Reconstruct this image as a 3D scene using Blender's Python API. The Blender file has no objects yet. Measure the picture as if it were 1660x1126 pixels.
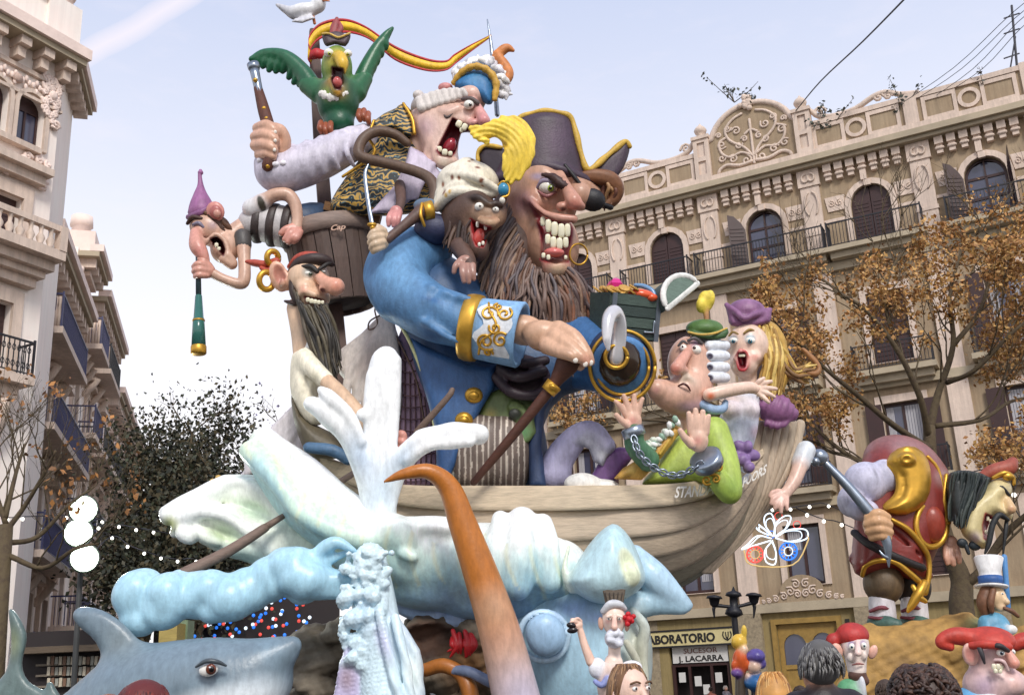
import bpy,bmesh,math,random
import numpy as np
from mathutils import Vector,Matrix,noise
random.seed(7);RNG=np.random.default_rng(7)
SC=bpy.context.scene
COL=SC.collection
FPX,PW,PH=1730.0,1660.0,1126.0
PITCH,ROLL=math.radians(17.2),math.radians(2.5)
CAM=np.array([0.0,0.0,1.55])
_u0=np.array([0,-math.sin(PITCH),math.cos(PITCH)]);_r0=np.array([1.0,0,0])
FW=np.array([0,math.cos(PITCH),math.sin(PITCH)])
RT=_r0*math.cos(ROLL)-_u0*math.sin(ROLL)
UP=_u0*math.cos(ROLL)+_r0*math.sin(ROLL)
cd=bpy.data.cameras.new('camera');cam=bpy.data.objects.new('camera',cd);COL.objects.link(cam)
cd.sensor_width=36.0;cd.lens=FPX/PW*36.0;cd.clip_start=0.1;cd.clip_end=2000
m=Matrix.Identity(4)
for i in range(3):
 m[i][0],m[i][1],m[i][2],m[i][3]=RT[i],UP[i],-FW[i],CAM[i]
cam.matrix_world=m
SC.camera=cam
SUN_EL,SUN_AZ=math.radians(40),math.radians(14)
w=bpy.data.worlds.new('World');SC.world=w;w.use_nodes=True
nt=w.node_tree;nt.nodes.clear()
def N(t,**k):
 n=nt.nodes.new(t)
 for a,b in k.items():setattr(n,a,b)
 return n
out=N('ShaderNodeOutputWorld');bg=N('ShaderNodeBackground')
sky=N('ShaderNodeTexSky',sky_type='NISHITA',sun_disc=False,sun_elevation=SUN_EL,sun_rotation=math.radians(180)+SUN_AZ)
sky.air_density=1.2;sky.dust_density=2.0
geo=N('ShaderNodeNewGeometry');sep=N('ShaderNodeSeparateXYZ');tc=N('ShaderNodeTexCoord')
nt.links.new(tc.outputs['Generated'],sep.inputs[0])
ramp=N('ShaderNodeValToRGB');r=ramp.color_ramp
r.elements[0].position=0.0;r.elements[0].color=(0.95,0.93,0.95,1)
r.elements[1].position=1.0;r.elements[1].color=(0.40,0.46,0.66,1)
for p,c in((0.22,(0.92,0.90,0.93,1)),(0.36,(0.78,0.79,0.87,1)),(0.50,(0.61,0.65,0.79,1)),(0.60,(0.50,0.56,0.74,1))):
 e=r.elements.new(p);e.color=c
nt.links.new(sep.outputs['Z'],ramp.inputs[0])
sm=N('ShaderNodeMixRGB',blend_type='MULTIPLY');sm.inputs[0].default_value=1
sm.inputs[2].default_value=(0.12,0.12,0.12,1)
nt.links.new(sky.outputs[0],sm.inputs[1])
mx=N('ShaderNodeMixRGB');mx.inputs[0].default_value=0.93
nt.links.new(sm.outputs[0],mx.inputs[1]);nt.links.new(ramp.outputs[0],mx.inputs[2])
def dirpx(u,v):
 d=RT*(u-830)/FPX+UP*(563-v)/FPX+FW
 return d/np.linalg.norm(d)
ca,cb=dirpx(120,100),dirpx(330,-22)
cn=np.cross(ca,cb);cn/=np.linalg.norm(cn)
dt=N('ShaderNodeVectorMath',operation='DOT_PRODUCT');dt.inputs[1].default_value=tuple(cn)
nz=N('ShaderNodeTexNoise');nz.inputs['Scale'].default_value=14;nz.inputs['Detail'].default_value=6
nt.links.new(tc.outputs['Generated'],nz.inputs['Vector']);nt.links.new(tc.outputs['Generated'],dt.inputs[0])
def M(op,a=None,b=None,c=None):
 n=N('ShaderNodeMath',operation=op)
 for i,x in enumerate((a,b,c)):
  if x is None:continue
  if isinstance(x,(int,float)):n.inputs[i].default_value=x
  else:nt.links.new(x,n.inputs[i])
 return n.outputs[0]
wob=M('MULTIPLY_ADD',nz.outputs[0],0.008,-0.004)
ab=M('ABSOLUTE',M('ADD',dt.outputs['Value'],wob))
band=M('SUBTRACT',1.0,M('DIVIDE',ab,0.011));band=M('MAXIMUM',band,0.0)
band=M('POWER',band,0.6)
cm=dirpx(240,30)
dm=N('ShaderNodeVectorMath',operation='DOT_PRODUCT');dm.inputs[1].default_value=tuple(cm);nt.links.new(tc.outputs['Generated'],dm.inputs[0])
ext=N('ShaderNodeMapRange');ext.inputs[1].default_value=0.975;ext.inputs[2].default_value=0.996;nt.links.new(dm.outputs['Value'],ext.inputs[0])
band=M('MULTIPLY',M('MULTIPLY',band,ext.outputs[0]),0.75)
mp=N('ShaderNodeMapping');mp.inputs['Scale'].default_value=(3,3,9);mp.inputs['Rotation'].default_value=(0,0.5,0.3)
nt.links.new(tc.outputs['Generated'],mp.inputs[0])
nz2=N('ShaderNodeTexNoise');nz2.inputs['Scale'].default_value=5;nz2.inputs['Detail'].default_value=8;nz2.inputs['Roughness'].default_value=0.62
nt.links.new(mp.outputs[0],nz2.inputs['Vector'])
cl=N('ShaderNodeMapRange');cl.inputs[1].default_value=0.5;cl.inputs[2].default_value=0.85;cl.inputs[4].default_value=0.22;nt.links.new(nz2.outputs[0],cl.inputs[0])
fac=M('MAXIMUM',band,cl.outputs[0])
mx2=N('ShaderNodeMixRGB');nt.links.new(fac,mx2.inputs[0]);nt.links.new(mx.outputs[0],mx2.inputs[1]);mx2.inputs[2].default_value=(0.80,0.74,0.80,1)
nt.links.new(mx2.outputs[0],bg.inputs[0]);bg.inputs[1].default_value=1.0
nt.links.new(bg.outputs[0],out.inputs[0])
sl=bpy.data.lights.new('sun','SUN');sl.energy=2.0;sl.angle=math.radians(16);sl.color=(1.0,0.95,0.88)
so=bpy.data.objects.new('sun',sl);COL.objects.link(so)
sd=Vector((math.sin(SUN_AZ)*math.cos(SUN_EL),-math.cos(SUN_AZ)*math.cos(SUN_EL),math.sin(SUN_EL)))
so.rotation_euler=sd.to_track_quat('Z','Y').to_euler();so.location=(0,0,40)
vs=SC.view_settings;vs.view_transform='Standard';vs.look='None';vs.gamma=1;vs.exposure=0.36;vs.use_curve_mapping=False
Y0=15.0
S0=Y0/FPX
def ray(u,v):return RT*((u-830)/FPX)+UP*((563-v)/FPX)+FW
def P(u,v,Y):
 d=ray(u,v);return CAM+d*(Y/d[1])
def Q(u,v,w=0.0):return P(u,v,Y0+w*S0)
def depth(p):return float((np.asarray(p)-CAM)@FW)
def px(p):return depth(p)/FPX
def tocam(p):
 q=np.asarray(p,float)-CAM
 return np.stack([q@RT,q@UP,q@FW],-1)
def fromcam(c):return CAM+c[...,0:1]*RT+c[...,1:2]*UP+c[...,2:3]*FW
def lin(x):
 x=x/255.0
 return x/12.92 if x<=0.04045 else((x+0.055)/1.055)**2.4
def C(r,g,b,k=1.0):return(lin(r)*k,lin(g)*k,lin(b)*k)
MATS={}
def material(name,col=None,rough=0.5,metal=0.0,var=0.12,scale=3.0,bump=0.0,bscale=40.0,spec=0.5,stretch=(1,1,1),emit=None,estr=1.0,alpha=None,wave=None,sss=0,col2=None,coat=0.0,fine=0.0,streak=0.0):
 if name in MATS:return MATS[name]
 m=bpy.data.materials.new(name);m.use_nodes=True;t=m.node_tree;ns,ln=t.nodes,t.links
 b=ns['Principled BSDF'];b.inputs['Roughness'].default_value=rough;b.inputs['Metallic'].default_value=metal
 b.inputs['Specular IOR Level'].default_value=spec
 if coat:b.inputs['Coat Weight'].default_value=coat;b.inputs['Coat Roughness'].default_value=0.25
 tcn=ns.new('ShaderNodeTexCoord');mpn=ns.new('ShaderNodeMapping');mpn.inputs['Scale'].default_value=stretch
 ln.new(tcn.outputs['Object'],mpn.inputs[0])
 n1=ns.new('ShaderNodeTexNoise');n1.inputs['Scale'].default_value=scale;n1.inputs['Detail'].default_value=6;n1.inputs['Roughness'].default_value=0.6
 ln.new(mpn.outputs[0],n1.inputs['Vector'])
 if col is None:
  a=ns.new('ShaderNodeVertexColor');a.layer_name='Col';src=a.outputs[0]
 else:
  a=ns.new('ShaderNodeRGB');a.outputs[0].default_value=(*col,1);src=a.outputs[0]
 if col2 is not None:
  mr2=ns.new('ShaderNodeMapRange');mr2.inputs[1].default_value=0.4;mr2.inputs[2].default_value=0.62;ln.new(n1.outputs[0],mr2.inputs[0])
  mc=ns.new('ShaderNodeMixRGB');mc.inputs[2].default_value=(*col2,1);ln.new(mr2.outputs[0],mc.inputs[0]);ln.new(src,mc.inputs[1]);src=mc.outputs[0]
 mr=ns.new('ShaderNodeMapRange');mr.inputs[1].default_value=0.3;mr.inputs[2].default_value=0.7
 mr.inputs[3].default_value=1-var;mr.inputs[4].default_value=1+var
 ln.new(n1.outputs[0],mr.inputs[0])
 mu=ns.new('ShaderNodeMixRGB');mu.blend_type='MULTIPLY';mu.inputs[0].default_value=1
 ln.new(src,mu.inputs[1]);ln.new(mr.outputs[0],mu.inputs[2])
 last=mu.outputs[0]
 for amt,sc_,st_ in((fine,16.0,(1.0,1.0,.35)),(streak,1.0,(7.0,7.0,.3))):
  if not amt:continue
  m3=ns.new('ShaderNodeMapping');m3.inputs['Scale'].default_value=st_;ln.new(tcn.outputs['Object'],m3.inputs[0])
  n3=ns.new('ShaderNodeTexNoise');n3.inputs['Scale'].default_value=sc_;n3.inputs['Detail'].default_value=5;n3.inputs['Roughness'].default_value=.65;ln.new(m3.outputs[0],n3.inputs['Vector'])
  r3=ns.new('ShaderNodeMapRange');r3.inputs[1].default_value=.35;r3.inputs[2].default_value=.65;r3.inputs[3].default_value=1-amt;r3.inputs[4].default_value=1+amt*.8;ln.new(n3.outputs[0],r3.inputs[0])
  u3=ns.new('ShaderNodeMixRGB');u3.blend_type='MULTIPLY';u3.inputs[0].default_value=1;ln.new(last,u3.inputs[1]);ln.new(r3.outputs[0],u3.inputs[2]);last=u3.outputs[0]
 ln.new(last,b.inputs['Base Color'])
 if rough>.3 and not metal:
  rr_=ns.new('ShaderNodeMapRange');rr_.inputs[3].default_value=rough*.8;rr_.inputs[4].default_value=min(1,rough*1.2);ln.new(n1.outputs[0],rr_.inputs[0]);ln.new(rr_.outputs[0],b.inputs['Roughness'])
 if bump:
  n2=ns.new('ShaderNodeTexNoise');n2.inputs['Scale'].default_value=bscale;n2.inputs['Detail'].default_value=4
  ln.new(mpn.outputs[0],n2.inputs['Vector'])
  bp=ns.new('ShaderNodeBump');bp.inputs['Strength'].default_value=bump;bp.inputs['Distance'].default_value=0.02
  ln.new(n2.outputs[0],bp.inputs['Height']);ln.new(bp.outputs[0],b.inputs['Normal'])
 if emit is not None:
  b.inputs['Emission Color'].default_value=(*emit,1);b.inputs['Emission Strength'].default_value=estr
 MATS[name]=m;return m
LACQ=material('lacquered_paint',rough=0.36,var=0.10,scale=2.2,bump=0.16,bscale=25,fine=.14)
SATIN=material('satin_paint',rough=0.52,var=0.15,scale=3,bump=0.25,bscale=30,fine=.17)
HAIR=material('painted_hair',rough=0.55,var=0.28,scale=9,bump=0.3,bscale=18)
WOODP=material('painted_wood',rough=0.62,var=0.2,scale=7,bump=0.35,bscale=22,stretch=(0.6,2.5,5))
WOODV=material('upright_wood',rough=0.65,var=0.22,scale=7,bump=0.35,bscale=22,stretch=(5,5,0.5))
GOLD=material('gold_paint',C(205,158,62),rough=0.4,metal=0.7,var=0.15,scale=8)
STEEL=material('steel_paint',C(150,160,172),rough=0.3,metal=0.8,var=0.15,scale=8)
GLOSS=material('gloss_enamel',rough=0.18,var=0.03,scale=4)
def setp(o,label=None,cat=None,group=None,kind=None):
 if label:o['label']=label
 if cat:o['category']=cat
 if group:o['group']=group
 if kind:o['kind']=kind
 return o
def thing(name,label,cat,loc,group=None):
 o=bpy.data.objects.new(name,None);COL.objects.link(o);o.empty_display_size=0.2
 o.location=tuple(loc);return setp(o,label,cat,group)
def world_loc(o):
 l=np.array(o.location)
 return l if o.parent is None else l+world_loc(o.parent)
def mesh_obj(name,v,f,mat,parent=None,col=None,smooth=True,loc=None):
 v=np.asarray(v,float).reshape(-1,3)
 if parent is not None:base=world_loc(parent)
 else:
  base=np.asarray(loc,float)if loc is not None else np.array([*(v[:,:2].mean(0)),v[:,2].min()])
 me=bpy.data.meshes.new(name)
 if isinstance(f,np.ndarray)and f.ndim==2:
  k=f.shape[1];n=len(f)
  me.vertices.add(len(v));me.vertices.foreach_set('co',(v-base).astype(np.float32).ravel())
  me.loops.add(n*k);me.loops.foreach_set('vertex_index',f.astype(np.int32).ravel())
  me.polygons.add(n);me.polygons.foreach_set('loop_start',np.arange(0,n*k,k,dtype=np.int32))
  me.polygons.foreach_set('loop_total',np.full(n,k,np.int32));me.update(calc_edges=True)
 else:
  me.from_pydata((v-base).tolist(),[],[tuple(x)for x in f]);me.update()
 if smooth is True:me.polygons.foreach_set('use_smooth',np.ones(len(me.polygons),bool))
 elif smooth is not False and smooth is not None:
  me.polygons.foreach_set('use_smooth',np.asarray(smooth,bool))
 if col is not None:
  col=np.asarray(col,np.float32)
  if col.ndim==1:col=np.tile(col,(len(v),1))
  a=me.color_attributes.new('Col','FLOAT_COLOR','POINT')
  a.data.foreach_set('color',np.concatenate([col,np.ones((len(v),1),np.float32)],1).ravel())
 me.materials.append(mat)
 o=bpy.data.objects.new(name,me);COL.objects.link(o)
 if parent is not None:o.parent=parent
 else:o.location=tuple(base)
 return o
def copy_tree(o,parent=None,delta=None):
 c=o.copy();COL.objects.link(c);c.parent=parent
 if delta is not None:c.location=Vector(c.location)+Vector(delta)
 for ch in list(o.children):copy_tree(ch,c)
 return c
def catmull(pts,n=6):
 p=np.asarray(pts,float)
 if len(p)<3:n2=max(2,n);t=np.linspace(0,1,n2)[:,None];return p[0]*(1-t)+p[-1]*t
 q=np.vstack([2*p[0]-p[1],p,2*p[-1]-p[-2]]);out=[]
 for i in range(1,len(q)-2):
  for k in range(n):
   t=k/n
   out.append(0.5*(2*q[i]+(q[i+1]-q[i-1])*t+(2*q[i-1]-5*q[i]+4*q[i+1]-q[i+2])*t*t+(3*q[i]-q[i-1]-3*q[i+1]+q[i+2])*t**3))
 out.append(p[-1]);return np.array(out)
class MB:
 """collects shapes into one mesh; colours per vertex, smooth flag per face"""
 def __init__(s,col=(0.5,0.5,0.5)):s.v=[];s.f=[];s.c=[];s.s=[];s.n=0;s.col=col
 def add(s,v,f,col=None,smooth=True):
  v=np.asarray(v,float).reshape(-1,3);c=s.col if col is None else col
  c=np.asarray(c,float)
  if c.ndim==1:c=np.tile(c,(len(v),1))
  s.v.append(v);s.c.append(c);s.f+=[tuple(int(i)+s.n for i in x)for x in f];s.s+=[smooth]*len(f);s.n+=len(v);return s
 def build(s,name,mat,parent=None,loc=None):
  return mesh_obj(name,np.vstack(s.v),s.f,mat,parent,np.vstack(s.c),s.s,loc)
 def tubew(s,pts,rad,seg=10,n=5,flat=(1,1),col=None,mod=None,ref=None,cap=True,smooth=True):
  pts=np.asarray(pts,float);rad=np.broadcast_to(np.asarray(rad,float),(len(pts),))
  arr=np.hstack([pts,rad[:,None]])
  cc=None
  if col is not None and np.ndim(col)==2:arr=np.hstack([arr,np.asarray(col,float)])
  a=catmull(arr,n)if n>1 else arr
  p,r=a[:,:3],np.maximum(a[:,3],1e-4);cc=a[:,4:7]if a.shape[1]>4 else None
  if cap:
   for end in(0,-1):
    d=p[end]-p[1 if end==0 else-2];d/=(np.linalg.norm(d)+1e-9);rr=r[end]
    ex=[(0.55,0.83),(0.85,0.5),(0.98,0.12)]
    ep=np.array([p[end]+d*rr*x for x,_ in ex]);er=np.array([rr*y for _,y in ex])
    ec=None if cc is None else np.tile(cc[end],(3,1))
    if end==0:
     p=np.vstack([ep[::-1],p]);r=np.concatenate([er[::-1],r]);cc=None if cc is None else np.vstack([ec,cc])
    else:
     p=np.vstack([p,ep]);r=np.concatenate([r,er]);cc=None if cc is None else np.vstack([cc,ec])
  T=np.gradient(p,axis=0);T/=(np.linalg.norm(T,axis=1,keepdims=True)+1e-9)
  rf=FW if ref is None else np.asarray(ref,float)
  N2=rf-T*(T@rf)[:,None]
  bad=np.linalg.norm(N2,axis=1)<0.25
  if bad.any():
   alt=RT-T*(T@RT)[:,None];N2[bad]=alt[bad]
  N2/=np.linalg.norm(N2,axis=1,keepdims=True);N1=np.cross(T,N2)
  th=np.linspace(0,2*math.pi,seg,endpoint=False);L=len(p)
  rr=np.tile(r[:,None],(1,seg))
  if mod is not None:rr=rr*mod(th[None,:],np.linspace(0,1,L)[:,None])
  v=p[:,None]+N1[:,None]*(np.cos(th)*flat[0])[None,:,None]*rr[...,None]+N2[:,None]*(np.sin(th)*flat[1])[None,:,None]*rr[...,None]
  f=[]
  for i in range(L-1):
   for j in range(seg):
    k=(j+1)%seg;f.append((i*seg+j,i*seg+k,(i+1)*seg+k,(i+1)*seg+j))
  f.append(tuple(range(seg))[::-1]);f.append(tuple((L-1)*seg+j for j in range(seg)))
  c=col
  if cc is not None:c=np.repeat(cc,seg,axis=0)
  return s.add(v.reshape(-1,3),f,c,smooth)
 def tube(s,pts,**k):
  wp=np.array([Q(*p[:3])for p in pts]);r=np.array([p[3]*px(q)for p,q in zip(pts,wp)])
  return s.tubew(wp,r,**k)
 def ellw(s,c,axes,radii,seg=16,rings=10,col=None,sq=1):
  A=np.asarray(axes,float);th=np.linspace(0,2*math.pi,seg,endpoint=False);ph=np.linspace(0,math.pi,rings+1)
  v=[np.array([math.sin(a)*math.cos(t),math.sin(a)*math.sin(t),math.cos(a)])for a in ph[1:-1]for t in th]
  v=np.array([[0,0,1]]+[list(x)for x in v]+[[0,0,-1]]);v=np.sign(v)*np.abs(v)**sq*np.asarray(radii,float)
  w=np.asarray(c)+v@A;f=[]
  for j in range(seg):f.append((0,1+j,1+(j+1)%seg))
  for i in range(rings-2):
   for j in range(seg):
    a,b=1+i*seg+j,1+i*seg+(j+1)%seg;f.append((a,a+seg,b+seg,b))
  l=1+(rings-2)*seg;e=len(v)-1
  for j in range(seg):f.append((l+(j+1)%seg,l+j,e))
  return s.add(w,f,col)
 def ell(s,u,v,w,rx,ry,rz=None,rot=0,yaw=0,col=None,seg=16,rings=10,sq=1):
  c=Q(u,v,w);k=px(c);rz=rx if rz is None else rz
  return s.ellw(c,axes(rot,yaw),(rx*k,ry*k,rz*k),seg,rings,col,sq)
 def boxw(s,c,A,h,col=None,taper=(1,1),smooth=False):
  A=np.asarray(A,float);c=np.asarray(c,float);h=np.asarray(h,float)
  v=[]
  for z in(-1,1):
   t=1 if z<0 else taper
   tx,ty=(1,1)if z<0 else taper
   for x,y in((-1,-1),(1,-1),(1,1),(-1,1)):v.append(c+x*h[0]*tx*A[0]+y*h[1]*ty*A[1]+z*h[2]*A[2])
  return s.add(v,[(0,3,2,1),(4,5,6,7),(0,1,5,4),(1,2,6,5),(2,3,7,6),(3,0,4,7)],col,smooth)
 def box(s,u,v,w,hx,hy,hz,rot=0,yaw=0,col=None,taper=(1,1)):
  c=Q(u,v,w);k=px(c);return s.boxw(c,axes(rot,yaw)[[0,2,1]]*np.array([[1],[1],[1]]),(hx*k,hz*k,hy*k),col,taper)
 def slab(s,poly,w,th,col=None,bev=1.5,smooth=False,wf=None):
  poly=np.asarray(poly,float);n=len(poly);c=poly.mean(0)
  d=c-poly;d/=(np.linalg.norm(d,axis=1,keepdims=True)+1e-9);ins=poly+d*bev
  W=(lambda p:w)if wf is None else(lambda p:w+wf(p[0],p[1]))
  v=[Q(p[0],p[1],W(p)-th/2)for p in ins]+[Q(p[0],p[1],W(p)-th/2+min(bev,th*.45))for p in poly]+[Q(p[0],p[1],W(p)+th/2)for p in poly]
  f=[tuple(range(n))]
  for k in(0,1):
   for i in range(n):
    j=(i+1)%n;f.append((k*n+i,(k+1)*n+i,(k+1)*n+j,k*n+j))
  f.append(tuple(2*n+i for i in range(n))[::-1])
  area=sum(poly[i][0]*poly[(i+1)%n][1]-poly[(i+1)%n][0]*poly[i][1]for i in range(n))
  if area>0:f=[x[::-1]for x in f]
  return s.add(v,f,col,smooth)
 def lathe(s,a,b,prof,seg=24,col=None,smooth=True):
  A,B=Q(*a),Q(*b);k=px((A+B)/2);T=(B-A)/np.linalg.norm(B-A)
  return s.lathew(A,B,[(t,r*k)for t,r in prof],seg,col,smooth)
 def lathew(s,A,B,prof,seg=24,col=None,smooth=True):
  A,B=np.asarray(A,float),np.asarray(B,float);T=(B-A)/np.linalg.norm(B-A)
  rf=FW if abs(T@FW)<0.9 else RT
  N1=np.cross(T,rf);N1/=np.linalg.norm(N1);N2=np.cross(T,N1);th=np.linspace(0,2*math.pi,seg,endpoint=False)
  v=[A+(B-A)*t+(N1*math.cos(x)+N2*math.sin(x))*r for t,r in prof for x in th];f=[]
  for i in range(len(prof)-1):
   for j in range(seg):
    q=(j+1)%seg;f.append((i*seg+j,(i+1)*seg+j,(i+1)*seg+q,i*seg+q))
  f.append(tuple(range(seg)));f.append(tuple((len(prof)-1)*seg+j for j in range(seg))[::-1])
  c=None
  if col is not None and np.ndim(col)==2:c=np.repeat(np.asarray(col,float),seg,axis=0)
  elif col is not None:c=col
  return s.add(v,f,c,smooth)
 def sheet(s,rows,th=3,n=5,m=5,col=None,smooth=True):
  R=np.asarray(rows,float)
  R=np.array([catmull(x,m)for x in R]);R=np.array([catmull(R[:,j],n)for j in range(R.shape[1])]).transpose(1,0,2)
  a,b=R.shape[:2];fr=np.array([Q(*p)for p in R.reshape(-1,3)]);bk=np.array([Q(p[0],p[1],p[2]+th)for p in R.reshape(-1,3)])
  f=[];o=a*b;I=lambda i,j:i*b+j
  for i in range(a-1):
   for j in range(b-1):
    f.append((I(i,j),I(i+1,j),I(i+1,j+1),I(i,j+1)));f.append(tuple(o+x for x in(I(i,j),I(i,j+1),I(i+1,j+1),I(i+1,j))))
  for i in range(a-1):
   for j,sg in((0,1),(b-1,-1)):
    q=(I(i,j),o+I(i,j),o+I(i+1,j),I(i+1,j));f.append(q if sg>0 else q[::-1])
  for j in range(b-1):
   for i,sg in((0,-1),(a-1,1)):
    q=(I(i,j),o+I(i,j),o+I(i,j+1),I(i,j+1));f.append(q if sg>0 else q[::-1])
  return s.add(np.vstack([fr,bk]),f,col,smooth)
def axes(rot=0,yaw=0,pitch=0):
 """camera aligned axes (right, up, away) turned: rot clockwise in the picture, yaw about the upright, in degrees"""
 a,b,g=math.radians(rot),math.radians(yaw),math.radians(pitch)
 X=RT*math.cos(a)-UP*math.sin(a);Yv=UP*math.cos(a)+RT*math.sin(a);Z=FW.copy()
 X2=X*math.cos(b)+Z*math.sin(b);Z2=Z*math.cos(b)-X*math.sin(b)
 Y3=Yv*math.cos(g)+Z2*math.sin(g);Z3=Z2*math.cos(g)-Yv*math.sin(g)
 return np.array([X2,Y3,Z3])
class Sculpt:
 def __init__(s,vox=2.5,k=6,at=(830,563,0)):
  s.pr=[];s.u=px(Q(*at));s.vox=vox*s.u;s.k=k*s.u
 def _add(s,fn,lo,hi,op,k,col):
  s.pr.append((fn,np.asarray(lo),np.asarray(hi),op,s.k if k is None else max(k,0.01)*s.u,col));return s
 def ell(s,u,v,w,rx,ry,rz=None,rot=0,yaw=0,pitch=0,op='+',k=None,col=None):
  c=tocam(Q(u,v,w));m=c[2]/FPX;rz=rx if rz is None else rz
  A=np.array([[a@RT,a@UP,a@FW]for a in axes(rot,yaw,pitch)]);r=np.array([rx,ry,rz])*m;R=np.sqrt(((A*r[:,None])**2).sum(0))
  def fn(x,y,z):
   d=(x-c[0],y-c[1],z-c[2]);k0=0;k1=0
   for i in range(3):
    l=(d[0]*A[i,0]+d[1]*A[i,1]+d[2]*A[i,2]);k0=k0+(l/r[i])**2;k1=k1+(l/r[i]**2)**2
   k0=np.sqrt(k0);return k0*(k0-1)/(np.sqrt(k1)+1e-9)
  return s._add(fn,c-R,c+R,op,k,col)
 def box(s,u,v,w,hx,hy,hz,rot=0,yaw=0,pitch=0,rd=4,op='+',k=None,col=None):
  c=tocam(Q(u,v,w));m=c[2]/FPX;A=np.array([[a@RT,a@UP,a@FW]for a in axes(rot,yaw,pitch)]);rd=rd*m
  h=np.array([hx,hy,hz])*m-rd;R=(np.abs(A)*(h+rd)[:,None]).sum(0)
  def fn(x,y,z):
   d=(x-c[0],y-c[1],z-c[2]);o=0;mxx=None
   for i in range(3):
    l=np.abs(d[0]*A[i,0]+d[1]*A[i,1]+d[2]*A[i,2])-h[i]
    o=o+np.maximum(l,0)**2;mxx=l if mxx is None else np.maximum(mxx,l)
   return np.sqrt(o)+np.minimum(mxx,0)-rd
  return s._add(fn,c-R,c+R,op,k,col)
 def chain(s,pts,n=4,op='+',k=None,col=None,flat=1.0):
  """limb through (u, v, w, r) points"""
  a=catmull([list(tocam(Q(*p[:3])))+[p[3]*depth(Q(*p[:3]))/FPX]for p in pts],n if len(pts)>2 else 2)
  r=a[:,3];lo=(a[:,:3]-r[:,None]*max(1,flat)).min(0);hi=(a[:,:3]+r[:,None]*max(1,flat)).max(0)
  def fn(x,y,z):
   best=None
   for i in range(len(a)-1):
    p,q=a[i,:3],a[i+1,:3];b=q-p;l=b@b+1e-12
    if flat!=1.0:pass
    t=np.clip(((x-p[0])*b[0]+(y-p[1])*b[1]+(z-p[2])*b[2])/l,0,1)
    d=np.sqrt((x-p[0]-t*b[0])**2+(y-p[1]-t*b[1])**2+((z-p[2]-t*b[2])/flat)**2)-(r[i]+(r[i+1]-r[i])*t)
    best=d if best is None else np.minimum(best,d)
   return best
  return s._add(fn,lo,hi,op,k,col)
 def mesh(s):
  lo=np.min([p[1]for p in s.pr if p[3]=='+'],0)-3*s.vox-s.k;hi=np.max([p[2]for p in s.pr if p[3]=='+'],0)+3*s.vox+s.k
  n=np.ceil((hi-lo)/s.vox).astype(int)+1
  ax=[(lo[i]+np.arange(n[i])*s.vox).astype(np.float32)for i in range(3)]
  f=np.full(n,1e3,np.float32)
  for fn,a,b,op,k,col in s.pr:
   mg=k+2.5*s.vox
   i0=np.maximum(np.floor((a-mg-lo)/s.vox).astype(int),0);i1=np.minimum(np.ceil((b+mg-lo)/s.vox).astype(int)+1,n)
   if(i1<=i0).any():continue
   sl=tuple(slice(p,q)for p,q in zip(i0,i1))
   d=fn(ax[0][sl[0]][:,None,None],ax[1][sl[1]][None,:,None],ax[2][sl[2]][None,None,:]).astype(np.float32)
   g=f[sl]
   if op=='+':
    h=np.maximum(k-np.abs(g-d),0)/k;f[sl]=np.minimum(g,d)-h*h*k*0.25
   else:
    h=np.maximum(k-np.abs(g+d),0)/k;f[sl]=np.maximum(g,-d)+h*h*k*0.25
  return f,lo
 def build(s,name,parent=None,mat=None,col=(0.5,0.5,0.5),paint=(),soft=2.0,loc=None,disp=None,colfn=None):
  f,lo=s.mesh();v,q=surface_nets(f);c=lo+v*s.vox
  colr=np.tile(np.asarray(col,float),(len(c),1))
  cp=[p for p in s.pr]
  if any(p[5]is not None for p in cp):
   W=np.zeros(len(c));A=np.zeros((len(c),3));b=soft*s.u
   for fn,lo_,hi_,op,k,pc in cp:
    if op!='+':continue
    wgt=np.exp(-np.maximum(fn(c[:,0],c[:,1],c[:,2]),-b)/b*1.0).clip(0,1e6);W+=wgt;A+=wgt[:,None]*np.asarray(col if pc is None else pc)
   colr=A/(W[:,None]+1e-9)
   for fn,lo_,hi_,op,k,pc in cp:
    if op=='-' and pc is not None:
     t=np.clip(1.3-fn(c[:,0],c[:,1],c[:,2])/(1.4*s.vox),0,1)[:,None];colr=colr*(1-t)+np.asarray(pc)*t
  for p in paint:
   u,vv,w_,r_,pc,sf=p[:6];ra,ro=(p[6],math.radians(p[7]))if len(p)>7 else(1.0,0.0)
   cu=830+c[:,0]/c[:,2]*FPX-u;cv=563-c[:,1]/c[:,2]*FPX-vv
   du=cu*math.cos(ro)+cv*math.sin(ro);dv=(-cu*math.sin(ro)+cv*math.cos(ro))/ra
   d=np.sqrt(du**2+dv**2)
   if w_ is not None:
    z=tocam(Q(u,vv,w_));d=np.sqrt(d**2+((c[:,2]-z[2])/s.u)**2)
   t=np.clip((r_-d)/(r_*sf+1e-6),0,1);t=(t*t*(3-2*t))[:,None]
   colr=colr*(1-t)+np.asarray(pc)*t
  if colfn is not None:colr=colfn(830+c[:,0]/c[:,2]*FPX,563-c[:,1]/c[:,2]*FPX,c[:,2]/s.u,colr)
  wv=fromcam(c)
  if disp is not None:
   cu=830+c[:,0]/c[:,2]*FPX;cv=563-c[:,1]/c[:,2]*FPX
   nn=vnormals(wv,q);dd=disp(cu,cv,c[:,2]/s.u);wv=wv+nn*(dd*s.u)[:,None]
  o=mesh_obj(name,wv,q,LACQ if mat is None else mat,parent,colr,True,loc)
  return o
def vnormals(v,q):
 n=np.cross(v[q[:,2]]-v[q[:,0]],v[q[:,3]]-v[q[:,1]]);o=np.zeros_like(v)
 for i in range(4):np.add.at(o,q[:,i],n)
 return o/(np.linalg.norm(o,axis=1,keepdims=True)+1e-12)
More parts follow.
